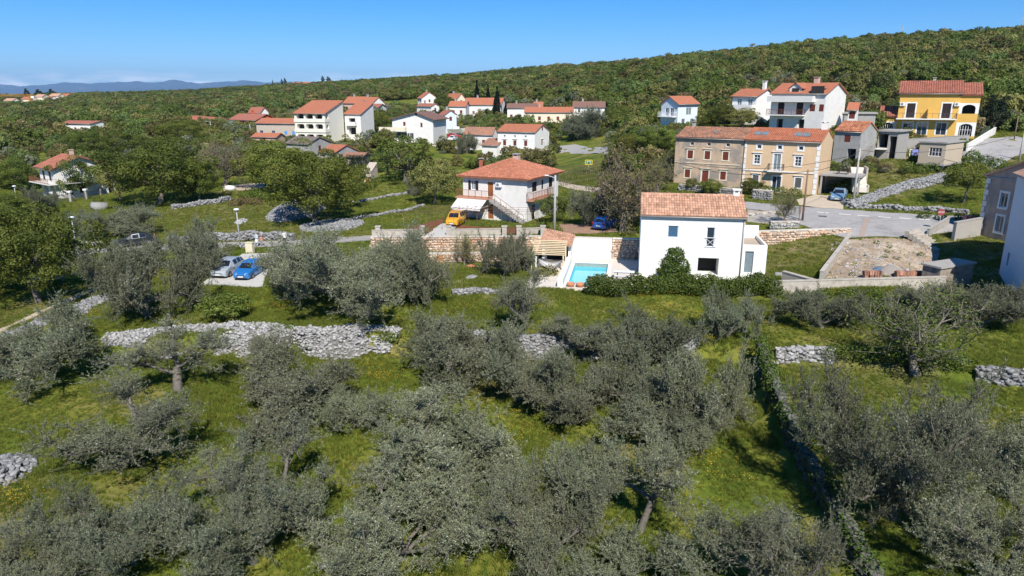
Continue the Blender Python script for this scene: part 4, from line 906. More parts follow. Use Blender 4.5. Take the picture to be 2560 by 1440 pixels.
m.open('F', .55, 1.6, 2.4, 4.0, 'glass', gm=GLASS_L).row('F', (.3, .75), 1.0, .2, 1.6, 'glass').row('L', (.35, .65), 1.1, 2.2, 3.9, 'gdoor').walls(); m.roof('gable_u', m.lift(241, m.w / 2, m.d / 2) - m.h, T_ORANGE, .4, None).finish(); m.balcony('L', .05, .95, 2.1, 1.3, 'iron', rm=FRAME)
# --- three storey white house and its annexes
m = House('three_storey_house', 'tall plain white three storey house with orange roof and brown shutters', 1337, 331, 178, 7.4, -24, wpx=1244, dpx=1373, wall=W_WHITE)
m.row('F', (.19, .47, .76), .5, 6.1, 6.6, 'glass', trim=.1, gm=DARK).row('F', (.19, .47, .76), .85, 4.0, 5.35, 'shut', lintel=1).row('F', (.19, .47, .76), .85, .9, 2.2, 'shut', lintel=1)
m.row('R', (.5,), .85, 4.0, 5.3, 'shut', lintel=1).row('R', (.5,), .85, .9, 2.2, 'shut', lintel=1)
m.walls(); m.roof('gable_u', m.lift(311, m.w / 2, m.d / 2) - m.h, T_ORANGE, .25, None).finish(); ac_unit(m, 'F', .9, 2.0)
MB().bar((.02, -.02, 3.3), (m.w, -.02, 3.3), .14).build('string_course', W_TRIM, m.root)
m.box('gable_shutter', m.w + .004, m.w + .06, m.d / 2 - .35, m.d / 2 + .35, m.h + .3, m.h + 1.3, SHUT)
m = House('orange_roof_annex', 'low white barn with mottled orange roof left of the three storey house', 1231, 336, 192, 3.9, -22, wpx=1161, dpx=1243, wall=W_WHITE2)
m.open('F', .68, 1.0, .2, 2.4, 'door', dm=SHUT).walls(); m.roof('gable_u', m.lift(318, m.w / 2, m.d / 2) - m.h, T_OLD, .25, None).finish()
m = House('lean_to', 'low lean-to with orange tile roof against the three storey house', 1242, 364, 180, 3.6, -24, wpx=1205, d=4.5, wall=W_WHITE2)
m.open('F', .5, 1.0, .6, 2.0, 'shut').walls().roof('mono', 1.4, T_OLD, .3, None).finish()
# --- chalet, apartment block and neighbours
m = House('chalet_house', 'white house with wide brown gable roof and peach balcony terrace', 980, 297, 200, 6.4, -14, ref='FL', wpx=1082, d=11, wall=W_WHITE2)
m.row('F', (.30,), .7, 4.5, 5.6, 'shut').row('F', (.14, .30, .45), .8, 1.0, 2.6, 'halfshut', shm=SHUT_D).open('F', .72, .6, 4.2, 5.4, 'shut').row('L', (.5,), 3.0, 3.3, 5.6, 'dark').walls(); m.roof('gable_v', m.lift(281, m.w * .55, 0) - m.h, T_BROWN, .8, None, ridge=.6).finish()
m.balcony('F', -.28, .36, 3.2, 1.6, 'wall', rm=W_CREAM, hr=1.0); m.box('terrace_block', -3.3, -.003, -1.2, 6, -1.6, 3.0, W_WHITE2)
m.box('gable_shutter', m.w * .6 - .3, m.w * .6 + .3, -.06, -.004, m.h + 1.0, m.h + 1.7, SHUT)
m = House('apartment_block', 'cream white apartment block with arched loggias on each floor and orange roof', 811, 284, 206, 8.6, -18, wpx=735, dpx=858, wall=W_CREAM)
m.wallm = RW('render_ivory', (.76, .72, .62), var=.04)
for z in (.6, 3.5, 6.35): m.row('F', (.19, .49, .80), 2.5, z + .75, z + 2.1, 'arch', r=.55, deep=1.5)
for z in (.6, 3.5, 6.35): m.open('R', .12, 1.3, z + .75, z + 2.0, 'arch', r=.4, deep=1.2)
m.walls().roof('mono', m.lift(252, m.w, m.d) - m.h, T_ORANGE, .35, None).finish()
for z in (3.3, 6.15): MB().box(-.12, m.w + .12, -.22, -.003, z, z + .9).box(m.w + .003, m.w + .12, 0, 2.2, z, z + .9).build('parapet_band', m.wallm, m.root)
m = House('apartment_wing', 'stone and white wing with orange roof attached behind the apartment block', 861, 285, 216, 8.2, -18, ref='FL', wpx=901, d=8, wall=W_WHITE2)
m.row('F', (.45,), 2.2, 5.2, 7.0, 'dark').row('F', (.45,), 2.4, 2.2, 4.2, 'dark').walls().roof('mono', 3.2, T_ORANGE, .3, None).finish(); m.balcony('F', .2, .75, 5.0, 1.1, 'wall')
m = House('red_house', 'orange red rendered house with white balconies at the edge of the village', 640, 300, 262, 5.6, -35, wpx=575, d=9, wall=W_RED)
m.row('F', (.2, .5), 1.6, 3.2, 5.2, 'gdoor', framem=SHUT).row('F', (.2, .5, .8), 1.3, .3, 2.4, 'dark').walls().roof('gable_u', 1.9, T_PINKT, .5, None).finish(); m.balcony('F', -.15, .75, 2.9, 2.2, 'wall', rm=W_WHITE); m.chimney(m.w * .5, m.d * .5, m.h + 1.2, m.h + 2.9, .7, W_RED)
m = House('stone_row_house', 'low stone house with orange roof and blue shutters left of the apartment block', 740, 309, 222, 4.6, -12, wpx=640, d=8, wall=W_STONE)
m.row('F', (.12, .42), 1.1, .5, 2.4, 'gdoor', framem=SHUT_B).row('F', (.73, .92), .9, 1.2, 2.3, 'shut', shm=SHUT_B).walls().roof('gable_u', m.lift(296, m.w / 2, 4) - m.h, T_ORANGE, .3, None).finish()
m = House('small_white_house', 'small white two storey house with pinkish roof standing above the red house', 651, 281, 300, 5.0, -35, wpx=622, dpx=671, wall=W_WHITE)
m.row('F', (.3, .7), 1.0, 2.8, 4.3, 'dark').row('R', (.4,), 1.3, 2.6, 4.4, 'dark').walls().roof('gable_u', m.lift(268, m.w / 2, m.d / 2) - m.h, T_PINKT, .4, None).finish(); m.balcony('R', .1, .9, 2.4, 1.2, 'wall')
def simple(name, label, px, py, Y, h, yaw, wpx, d, roof, wall, ridge_py=None, rise=2, kind='gable_u', ref='FR', wins=3, dpx=None, sh='shut', ov=.3, shm=None, z=(.9, 2.2), chim=False, group=None):
    m = House(name, label, px, py, Y, h, yaw, ref=ref, wpx=wpx, d=None if dpx else d, dpx=dpx, wall=wall, group=group)
    k = dict(shm=shm) if shm else {}
    m.row('F', [(i + .6) / (wins + .2) for i in range(wins)], .95, z[0], min(z[1], h - .25), sh, **k)
    if h > 4.8: m.row('F', [(i + .6) / (wins + .2) for i in range(wins)], .95, h - 1.9, h - .6, sh, **k)
    if dpx or kind == 'gable_v': m.row('R', (.5,), .9, max(.8, h - 1.9), h - .6, sh, **k)
    m.walls(); 
    if ridge_py: rise = max(.8, m.lift(ridge_py, m.w * .5, m.d * .5) - m.h)
    m.roof(kind, rise, roof, ov, None).finish()
    if chim or name == 'village_house': m.chimney(m.w * .3, m.d * .5, m.h + rise - .4, m.h + rise + .9, .6, W_GREY)
    return m
simple('village_house', 'pinkish house with orange roof and dormer behind the apartment block', 905, 258, 300, 4.5, -25, 858, 8, T_ORANGE, W_PINK, 242, wins=4)
simple('village_house', 'white house with orange roof and side gable right of the pinkish dormer house', 930, 259, 285, 4.5, -35, 893, 8, T_ORANGE, W_WHITE, 243, dpx=962)
simple('village_house', 'low white house with dull red roof below the orange roofed pair', 945, 268, 262, 4.2, -15, 880, 7, T_PINKT, W_WHITE2, 260, wins=3)
simple('village_house', 'white gabled house with orange roof high behind the chalet house', 1054, 245, 330, 5.0, -55, 1044, 9, T_ORANGE, W_WHITE, 231, dpx=1093, wins=2)
simple('village_house', 'cream gabled house with orange roof among trees behind the cypresses', 1143, 247, 320, 4.0, -50, 1116, 8, T_ORANGE, W_CREAM, 234, dpx=1163, wins=2)
simple('village_house', 'long white house with orange roof standing behind the cypresses', 1252, 262, 285, 4.6, -12, 1160, 9, T_ORANGE, W_WHITE, 245, wins=6)
simple('village_house', 'small house with orange roof left of the cypresses', 1164, 266, 272, 3.6, -8, 1122, 7, T_ORANGE, W_WHITE2, 253, wins=2)
simple('village_house', 'white gabled house with low orange roof behind the dark tree beside the chalet', 1078, 266, 285, 4.0, -45, 1042, 8, T_PINKT, W_WHITE, 259, dpx=1098, wins=2)
simple('village_house', 'pale blue gable house standing right of the chalet house', 1112, 287, 225, 5.6, -58, 1098, 7, T_PINKT, W_BLUISH, 276, dpx=1141, wins=1)
simple('village_house', 'white house with weathered brown roof right of the cypresses', 1340, 270, 272, 4.6, -4, 1268, 8, T_BROWN, W_WHITE2, 259, wins=4)
simple('village_house', 'long low cream house with orange roof and palms before it', 1432, 281, 252, 3.6, -5, 1312, 8, T_ORANGE, W_CREAM, 268, wins=5)
simple('village_house', 'white house with brown roof and skylight at the right end of the row', 1512, 268, 258, 5.2, -6, 1433, 8, T_BROWN, W_WHITE, 254, wins=3, sh='glass')
simple('village_house', 'small orange roofed house behind the low cream house', 1356, 268, 285, 4.4, -5, 1334, 7, T_ORANGE, W_WHITE2, 255, wins=1)
m = simple('stone_barn', 'long stone barn with lichen grey tile roof before the apartment block', 770, 360, 182, 3.4, -28, 715, 8, T_GREYT, W_GREY, 342, dpx=826, wins=1)
m = simple('tiled_shed', 'small shed with bright orange roof and grey gable below the apartment block', 836, 382, 168, 3.2, -32, 800, 6, T_ORANGE, W_GREY, 362, dpx=895, wins=1, sh='glass')
simple('low_shed', 'low shed with old red tiles behind the ivy right of the orange roofed shed', 906, 393, 166, 2.4, -10, 858, 5, T_OLD, W_STONE, 384, wins=1)
m = House('stone_hut', 'ruined grey stone hut with orange plank door on the green terrace', 927, 432, 142, 3.4, -12, wpx=908, dpx=944, wall=W_STONE)
m.open('F', .5, 1.1, .05, 2.3, 'door', dm=pm('door_orange', (.50, .20, .03), .6, .2)).walls().roof('mono', 1.6, W_STONE, .05, None, gut=False).finish()
# --- left house with arches
m = House('arched_house', 'white house with red roof, arched ground floor and balcony half hidden by trees', 131, 421, 130, 5.6, -38, wpx=96, dpx=262, wall=W_WHITE2)
m.row('F', (.28, .72), 1.0, 3.2, 4.9, 'shut', shm=SHUT_D).row('F', (.26, .74), 2.6, .1, 2.3, 'arch', r=1.0, deep=2).row('R', (.25, .5), 1.1, .6, 2.6, 'shut', shm=SHUT_D).walls()
m.roof('gable_u', m.lift(389, m.w / 2, m.d / 2) - m.h, T_PINKT, .7, (.36, .5), seed=21, ridge=.5).finish(); m.balcony('F', -.25, 1.15, 2.8, 1.5, 'iron', rm=IRON_R); m.chimney(m.w * .6, m.d * .5, m.h + 1.6, m.h + 2.7, .6, W_PINK); m.box('gate_canopy', m.w + .004, m.w + 2.2, 1, 7, 2.75, 2.9, W_CONC)
simple('hidden_house', 'white house with orange roof almost buried in the tree belt', 225, 310, 240, 3.4, -20, 148, 8, T_PINKT, W_WHITE, 303, wins=3)
simple('hidden_house', 'white gable house with orange roof edge beyond the dark tree belt', 520, 303, 250, 3.6, -50, 452, 9, T_ORANGE, W_BLUISH, 292, wins=2, ref='FR')
# --- right edge: pinkish house and the tall white house
e = atz(2469, 439, 8.3)
m = House('pinkish_house', 'weathered pinkish grey gabled house with tiled roof at the right edge', 2469, 439, e[1], 6.2, -78, ref='FL', w=8.5, d=9, wall=W_PINKGREY)
m.open('F', .29, .85, 3.2, 4.7, 'glass', trim=.2, trimm=W_TRIM, gm=GLASS).open('F', .29, .85, .6, 2.3, 'glass', trim=.2, trimm=W_TRIM).walls(); m.roof('gable_v', 1.7, T_SALMON, .25, (.26, .42), seed=23).finish()
MB().bar((0, -.03, m.h - .1), (m.w, -.03, m.h - .1), .14).build('string_course', W_GREY, m.root)
PINKH = m
q = MB()
for k in range(10): q.box(.01, .5 if k % 2 else .32, -.05, -.004, .02 + k * .6, .02 + k * .6 + .52)
q.build('corner_quoins', W_TRIM, m.root)
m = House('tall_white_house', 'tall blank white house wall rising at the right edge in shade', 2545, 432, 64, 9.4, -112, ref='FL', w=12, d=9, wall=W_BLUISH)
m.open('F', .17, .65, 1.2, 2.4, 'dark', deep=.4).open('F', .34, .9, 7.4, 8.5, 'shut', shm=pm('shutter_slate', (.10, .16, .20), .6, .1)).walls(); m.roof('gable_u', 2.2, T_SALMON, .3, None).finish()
TALL = m
m = House('concrete_hut', 'small streaked concrete hut with flat slab roof at the edge of the dirt yard', 2352, 672, 60.5, 2.1, 25, ref='FL', wpx=2436, dpx=2308, wall=pm('concrete_streaked', (.34, .29, .24), .9, .3, 5, .3, 20, col2=(.17, .12, .09), thr=(.45, .62), scale2=2.5))
m.walls().roof('flat', .16, W_CONC, .14).finish()
for nm, lb, px, py, Y, wp, rp in (('far_house', 'tiny white house at the hilltop skyline', 1060, 194, 820, 1050, 188), ('far_house', 'pale red roofed house low on the skyline right of the dark pines', 775, 211, 950, 728, 205)):
    simple(nm, lb, px, py, Y, 5, -20, wp, 9, T_ORANGE, W_WHITE, rp, wins=2, sh='glass')
FARV = ('leftmost small house of the far village', 'orange roofed house right of the leftmost one in the far village', 'low pale house below the crane jib in the far village', 'small red roofed house beside the low pale one in the far village', 'white house in the middle of the far village', 'cream house with broad roof in the far village', 'last small house at the right end of the far village')
for i, (px, py, wp) in enumerate(((30, 252, 5), (75, 248, 48), (105, 242, 82), (125, 246, 112), (145, 240, 118), (168, 240, 146), (184, 243, 166))):
    simple('far_village_house', FARV[i], px, py, 640 + i * 6, 4.5, -15, wp + 4, 8, T_ORANGE if i % 2 else T_SALMON, W_CREAM if i % 3 else W_WHITE, py - 6, wins=2, sh='glass', group='far village beyond the crane')
simple('orange_porch', 'low tiled porch roof among shrubs below the stone row house', 690, 343, 208, 2.4, -12, 630, 5, T_ORANGE, W_PINK, 333, wins=1)
simple('tower_hut', 'little white hut with red tile cap right of the large gabled house', 2142, 272, 126, 2.6, -35, 2122, 2, T_ORANGE, W_WHITE2, None, 1.0, wins=1, ov=.3)
m = House('flat_roof_store', 'low grey flat roofed store with row of windows below the large gabled house', 2190, 285, 129, 3.0, -22, wpx=2075, d=5, wall=W_GREY)
m.row('F', (.12, .2, .28), .8, 1.4, 2.6, 'glass', gm=GLASS_B).walls().roof('flat', .25, W_CONC, .3).finish()
solve_terrain()

# ================================================================== ground, roads, paths
FLATS.append(([(2.6, 60.0), (11, 59.4), (24.6, 58.6), (25.4, 63), (25.0, 71.6), (3.6, 72.6)], 0.0, 1.2))
FLATS.append(([(p[0], p[1]) for p in (atz(1040, 640, 0), atz(1040, 700, 0), atz(1370, 700, 0), atz(1385, 650, 0))], -0.05, 2.0))
FLATS.append(([tuple((MAIN.o + MAIN.u * x + MAIN.v * y)[:2]) for x, y in ((-6.3, -4.1), (-3.0, -4.1), (-3.0, 4.45), (-6.3, 4.45))], -2.6, .8))
build_ground()
NOGRASS = []
def draped(edgeA, edgeB, n, mcols):
    "ruled sheet between two edges given as photo pixels, laid on the terrain"
    def res(E, k):
        Pw = np.array([ground(*p)[:2] if len(p) == 2 else p[:2] for p in E]); d = np.r_[0, np.cumsum(np.hypot(*np.diff(Pw, axis=0).T))]
        t = np.linspace(0, d[-1], k); return np.stack([np.interp(t, d, Pw[:, 0]), np.interp(t, d, Pw[:, 1])], 1)
    A_, B_ = res(edgeA, n), res(edgeB, n); t = np.linspace(0, 1, mcols)[None, :, None]
    return A_[:, None] * (1 - t) + B_[:, None] * t
def patch(name, A_, B_, mat, dz=.05, n=40, mc=10, label=None, kind='structure', parent=None, rough=0):
    G = draped(A_, B_, n, mc); Z = terrain(G[..., 0], G[..., 1]) + dz
    if rough: Z = Z + np.random.default_rng(3).uniform(-rough, rough, Z.shape)
    V = np.concatenate([G, Z[..., None]], -1).reshape(-1, 3); i = (np.arange(n - 1)[:, None] * mc + np.arange(mc - 1)[None]).ravel()
    Fq = np.stack([i, i + 1, i + mc + 1, i + mc], 1); a, b, c = V[Fq[0, 0]], V[Fq[0, 1]], V[Fq[0, 3]]
    if np.cross(b - a, c - a)[2] < 0: Fq = Fq[:, ::-1]
    NOGRASS.append([tuple(p) for p in G[:, 0]] + [tuple(p) for p in G[::-1, -1]])
    o = obj(name, fastmesh(name, V, np.ascontiguousarray(Fq), [mat], smooth=True), parent)
    return tag(o, label, kind=kind) if parent is None else o
def strip(name, C, width, mat, dz=.05, n=60, mc=6):
    P = np.array([ground(*p)[:2] for p in C]); d = np.r_[0, np.cumsum(np.hypot(*np.diff(P, axis=0).T))]; t = np.linspace(0, d[-1], n)
    Q = np.stack([np.interp(t, d, P[:, 0]), np.interp(t, d, P[:, 1])], 1)
    Q[1:-1] = (Q[:-2] + Q[1:-1] * 2 + Q[2:]) / 4
    T = np.gradient(Q, axis=0); T /= np.hypot(*T.T)[:, None]; Nn = np.stack([-T[:, 1], T[:, 0]], 1) * width / 2
    return patch(name, [tuple(p) + (0,) for p in Q + Nn], [tuple(p) + (0,) for p in Q - Nn], mat, dz, n, mc)
ASPH = pm('asphalt', (.36, .345, .33), .9, .16, 1.4, .2, 60, col2=(.28, .27, .26), thr=(.50, .60), scale2=.22, coords='Object')
DIRT = pm('dirt_yard', (.31, .235, .165), .95, .35, 1.6, .6, 10, col2=(.47, .39, .30), thr=(.44, .62), scale2=.45)
SOIL = pm('red_soil', (.20, .075, .035), .95, .3, 2, .6, 14)
PATHM = pm('path_dust', (.46, .38, .28), .95, .25, 1.5, .4, 14, col2=(.20, .18, .06), thr=(.52, .66), scale2=1.2)
PADM = pm('concrete_pad', (.52, .50, .46), .85, .1, 1.2, .1, 40)
DECK = pm('stone_deck', (.66, .60, .52), .8, .08, 1.0, .1, 30)
PLASTERW = pm('pool_plaster', (.80, .785, .74), .85, .03, 1.0)
road = patch('road', [(1860, 505), (1940, 512), (2030, 519), (2110, 525), (2260, 534), (2470, 549)], [(1860, 522), (1940, 532), (1998, 562), (2116, 597), (2290, 592), (2445, 568)], ASPH, .06, 60, 16)
patch('verge', [(1868, 524), (1930, 532), (1990, 556)], [(1868, 556), (1930, 562), (1996, 572)], pm('verge_gravel', (.40, .36, .31), .95, .25, 2, .4, 14), .045, 14, 8)
patch('upper_road', [(2380, 398), (2425, 368), (2470, 346), (2540, 341)], [(2478, 425), (2530, 395), (2570, 380), (2640, 372)], ASPH, .06, 30, 8)
patch('parking_ground', [(1990, 500), (2040, 488), (2108, 492)], [(1998, 514), (2040, 520), (2108, 525)], pm('parking_dirt', (.52, .43, .32), .95, .15, 1.2), .09, 20, 8)
patch('yard', [(2118, 600), (2200, 596), (2300, 596), (2352, 625)], [(2062, 700), (2150, 699), (2240, 695), (2330, 692)], DIRT, .05, 60, 44, rough=.07)
strip('lane', [(150, 640), (230, 628), (330, 622), (560, 613), (700, 609), (860, 600), (960, 592), (1060, 583)], 3.2, pm('lane_asphalt', (.33, .31, .28), .9, .15, 1), .06)
patch('driveway', [(1058, 592), (1085, 572), (1105, 560)], [(1120, 594), (1138, 570), (1160, 556)], PADM, .07, 12, 6)
patch('soil_bed', [(985, 578), (1060, 560), (1110, 545)], [(1040, 583), (1068, 572), (1108, 562)], SOIL, .06, 12, 6)
patch('soil_bed', [(1145, 563), (1230, 570), (1300, 572)], [(1135, 580), (1240, 584), (1300, 583)], SOIL, .06, 12, 6)
patch('soil_bed', [(1400, 560), (1470, 562), (1530, 566)], [(1395, 584), (1470, 586), (1545, 582)], pm('bare_earth', (.34, .21, .14), .95, .25, 2, .4, 12), .06, 12, 6)
patch('car_pad', [(498, 714), (556, 674), (606, 636)], [(655, 720), (668, 684), (694, 634)], PADM, .08, 24, 8)
strip('footpath', [(-90, 880), (20, 818), (100, 781), (200, 737), (290, 706), (360, 690)], .75, PATHM, .05)
patch('lane_bend', [(555, 466), (600, 462), (660, 458)], [(560, 478), (610, 478), (665, 470)], PATHM, .06, 12, 5)
patch('back_lane', [(1392, 452), (1440, 462), (1520, 470)], [(1388, 462), (1430, 474), (1515, 482)], PATHM, .06, 16, 5)
patch('gravel_strip', [(1385, 366), (1440, 361), (1520, 366)], [(1385, 380), (1440, 384), (1520, 388)], pm('gravel_grey', (.36, .35, .33), .95, .25, 3), .05, 16, 5)
strip('field_track', [(1090, 362), (1130, 372), (1190, 366)], 5, pm('track_dust', (.44, .39, .33), .95, .2, 1), .06, 20, 5)
PAINT = pm('road_paint', (.72, .70, .66), .7, .15, 6)
def decal(name, pts, mat, dz): # small draped quad on the road
    P = [ground(*p) for p in pts]; P = [(p[0], p[1], p[2] + dz) for p in P]; MB().add(P, [(0, 1, 2, 3)]).build(name, mat, road)
for x, y in ((2057, 532.0), (2112, 536.6), (2158, 540.2), (2211, 543.8), (2263, 546.8), (2310, 549.5)): decal('lane_dash', [(x - 15, y + .2), (x + 15, y + 2.6), (x + 15, y + 1.0), (x - 15, y - 1.4)], PAINT, .075)
decal('manhole', [(2047, 543), (2067, 544.5), (2066, 541), (2046, 540)], IRON, .08)
COB = pm('cobbles', (.40, .31, .26), .9, .25, 9)
for k in range(12):
    t0, t1 = k / 12, (k + .93) / 12; f = lambda t: (2158 + (1 - t) * 10 + 0 * t - 4 * t, 547 + t * 47); (xa, ya), (xb, yb) = f(t0), f(t1); decal('paving_block', [(xa - 7, ya), (xb - 8, yb), (xb + 7, yb), (xa + 6, ya)], COB, .085)

# ================================================================== stones and walls
def stone_template(seed, n=3):
    rg = np.random.default_rng(seed); g = np.linspace(-1, 1, n); V = []; ix = {}
    for a in range(n):
        for b in range(n):
            for c in range(n):
                if {a, b, c} & {0, n - 1}: ix[a, b, c] = len(V); V.append((g[a], g[b], g[c]))
    V = np.array(V); L = np.linalg.norm(V, axis=1, keepdims=True); V = V * (.5 + .5 / L) * (1 + rg.normal(0, .11, (len(V), 1))) * .56 + rg.normal(0, .03, V.shape)
    F_ = []
    for ax in range(3):
        for sd in (0, n - 1):
            for p in range(n - 1):
                for q in range(n - 1):
                    k = []
                    for dp_, dq in ((0, 0), (1, 0), (1, 1), (0, 1)):
                        t = [0, 0, 0]; t[ax] = sd; t[(ax + 1) % 3] = p + dp_; t[(ax + 2) % 3] = q + dq; k.append(ix[tuple(t)])
                    F_.append(k if sd else k[::-1])
    return V, np.array(F_)
STT = [stone_template(s) for s in range(6)]
S_GREY = pm('limestone_grey', (.26, .26, .26), .95, .3, 5, .5, 20, tintvar=.38)
S_WHITE = pm('limestone_white', (.35, .348, .34), .95, .25, 5, .5, 20, tintvar=.32)
S_WARM = pm('limestone_warm', (.54, .41, .31), .9, .15, 3, .3, 14, col2=(.50, .23, .10), thr=(.50, .66), scale2=.6, tintvar=.30)
MORTAR = pm('mortar', (.46, .37, .29), .95, .15, 6)
CORE = pm('rubble_core', (.16, .15, .14), .95, .3, 5)
STONE_ME = {}
def stone_mesh(mat, k):
    if (mat.name, k) not in STONE_ME: V, F_ = STT[k]; STONE_ME[mat.name, k] = fastmesh('stone', V, F_, [mat], smooth=True, attrs=[('tint', 'FACE', np.full(len(F_), (k + .5) / 6))])
    return STONE_ME[mat.name, k]
def rotm(a, b, c):
    return Matrix.Rotation(a, 3, 'Z') @ Matrix.Rotation(b, 3, 'Y') @ Matrix.Rotation(c, 3, 'X')
def stones(parent, P, S, Rz, mat, seed=0, parts=0, name='stone', tilt=.35):
    "P positions, S sizes (n,3), Rz headings: the first `parts` (largest in view) as objects, the rest joined"
    rg = np.random.default_rng(seed); n = len(P); order = np.argsort(P[:, 1]); P, S, Rz = P[order], S[order], Rz[order]
    tl = rg.normal(0, tilt, (n, 2)); par = np.array(parent.matrix_basis.translation); kd = rg.integers(0, 6, n)
    for i in range(min(parts, n)):
        o = obj(name, stone_mesh(mat, int(kd[i])), parent, P[i] - par, (float(tl[i, 0]), float(tl[i, 1]), float(Rz[i])), tuple(float(x) for x in S[i]))
    if n > parts:
        V, F_, T, o = [], [], [], 0
        for i in range(parts, n):
            v, f = STT[kd[i]]; M3 = np.array(Matrix.Rotation(Rz[i], 3, 'Z') @ Matrix.Rotation(tl[i, 1], 3, 'Y') @ Matrix.Rotation(tl[i, 0], 3, 'X'))
            V.append((v * S[i]) @ M3.T + P[i] - par); F_.append(f + o); o += len(v); T.append(np.full(len(f), rg.random()))
        tag(obj('stonework', fastmesh('stonework', np.concatenate(V), np.concatenate(F_), [mat], smooth=True, attrs=[('tint', 'FACE', np.concatenate(T))]), parent), kind='stuff')
def resample(P, step):
    d = np.r_[0, np.cumsum(np.hypot(*np.diff(P[:, :2], axis=0).T))]; n = max(2, int(d[-1] / step) + 1); t = np.linspace(0, d[-1], n)
    return np.stack([np.interp(t, d, P[:, k]) for k in range(P.shape[1])], 1)
def dry_wall(name, label, C, h, th, sz=.3, mat=None, parts=0, seed=0, world=False, batter=0.0, cat='stone wall', front=True, cover=1.15):
    "drystone wall along photo pixels C: dark core with stones bedded on top and faces; batter lets the face slope out to the camera side"
    rg = np.random.default_rng(seed + 50); P = np.array([ground(*p) if not world else (p[0], p[1], gz(p[0], p[1])) for p in C]); Q = resample(P, .5)
    Q[:, 2] = terrain(Q[:, 0], Q[:, 1]); T = np.gradient(Q[:, :2], axis=0); T /= np.hypot(*T.T)[:, None] + 1e-9; N = np.stack([T[:, 1], -T[:, 0]], 1)
    if N[:, 1].mean() > 0: N = -N     # N points to the camera side
    ht = h * (1 + .12 * np.sin(np.arange(len(Q)) * .7 + seed) + rg.normal(0, .05, len(Q)))
    root = thing(name, label, cat, Q[len(Q) // 2]); o = Q[len(Q) // 2]
    wv = np.sin(np.arange(len(Q)) * .55 + seed * 2.1) + .6 * np.sin(np.arange(len(Q)) * 1.37 + seed); ends = np.clip(np.minimum(np.arange(len(Q)), np.arange(len(Q))[::-1]) / 2.5 + .15, 0, 1) if batter > .4 else 1.0
    fr = Q[:, :2] + N * ((th / 2 + batter * (1 + .28 * wv)) * ends * np.ones(len(Q)))[:, None]; bk = Q[:, :2] - N * th / 2; zf = terrain(fr[:, 0], fr[:, 1]); zb = terrain(bk[:, 0], bk[:, 1]); zt = np.maximum(Q[:, 2], zb) + ht - .1
    prof = np.stack([np.c_[fr, zf - .4], np.c_[fr * .97 + Q[:, :2] * .03, zf + .02], np.c_[Q[:, :2] + N * th * .42, zt], np.c_[Q[:, :2] - N * th * .42, zt], np.c_[bk, zb - .4]], 1) - o
    k = 5; n = len(Q); i = (np.arange(n - 1)[:, None] * k + np.arange(k - 1)[None]).ravel(); F_ = np.stack([i, i + 1, i + k + 1, i + k], 1)
    caps = [list(range(k)), list(range((n - 1) * k + k - 1, (n - 1) * k - 1, -1))]
    me = fastmesh('core', prof.reshape(-1, 3), [list(map(int, f)) for f in F_] + caps, [CORE]); obj('core', me, root)
    ps, ss, rz = [], [], []; L = .5
    ang = np.arctan2(T[:, 1], T[:, 0])
    A_ = prof + o
    for s0, s1 in ((1, 2), (2, 3), (3, 4)) if not front else ((1, 2), (2, 3)):
        for j in range(n - 1):
            a, b = A_[j, s0], A_[j, s1]; ln = np.linalg.norm(b - a); m_ = ln * L / (sz * sz * .8) * cover; m_ = int(m_ + rg.random())
            for _ in range(m_):
                u, v = rg.random(), rg.random(); p = (a * (1 - v) + b * v) * (1 - u) + (A_[j + 1, s0] * (1 - v) + A_[j + 1, s1] * v) * u
                ps.append(p + rg.normal(0, .03 + .05 * min(batter, 1.5), 3) * [1, 1, .5]); q = sz * rg.uniform(.6, 1.45); ss.append((q * 1.25, q * .9, q * rg.uniform(.55, .8))); rz.append(ang[j] + rg.normal(0, .4))
    stones(root, np.array(ps), np.array(ss), np.array(rz), mat or S_GREY, seed, parts)
    return root
def heap(name, label, px, py, wpx, hpx, h, sz=.3, parts=0, mat=None, seed=0, cat='stone heap'):
    "low mound of loose stones whose centre and half extents are given in photo pixels"
    rg = np.random.default_rng(seed + 90); c = ground(px, py); a = np.linalg.norm(ground(px + wpx, py)[:2] - c[:2]); b = np.linalg.norm(ground(px, py + hpx)[:2] - c[:2])
    root = thing(name, label, cat, c); n = int(math.pi * a * b / (sz * sz * .62)); r = np.sqrt(rg.random(n)); t = rg.uniform(0, 2 * math.pi, n)
    X = c[0] + a * r * np.cos(t); Y = c[1] + b * r * np.sin(t); Z = terrain(X, Y) + h * (1 - r ** 2) + rg.uniform(-.05, .08, n)
    q = sz * rg.uniform(.6, 1.4, n); stones(root, np.stack([X, Y, Z], 1), np.stack([q * 1.2, q, q * .7], 1), rg.uniform(0, 6, n), mat or S_GREY, seed, parts)
    m_ = MB(); th = np.linspace(0, 2 * math.pi, 24, False); ring = [(a * .95 * math.cos(t), b * .95 * math.sin(t)) for t in th]
    m_.add([(x, y, gz(c[0] + x, c[1] + y) - c[2] - .2) for x, y in ring] + [(x * .6, y * .6, h * .55 + gz(c[0] + x * .6, c[1] + y * .6) - c[2] - .05) for x, y in ring] + [(0, 0, h * .85)], [(i, (i + 1) % 24, 24 + (i + 1) % 24, 24 + i) for i in range(24)] + [(24 + i, 24 + (i + 1) % 24, 48) for i in range(24)], 0, True)
    m_.build('core', CORE, root); NOGRASS.append([(c[0] + x, c[1] + y) for x, y in ring]); return root
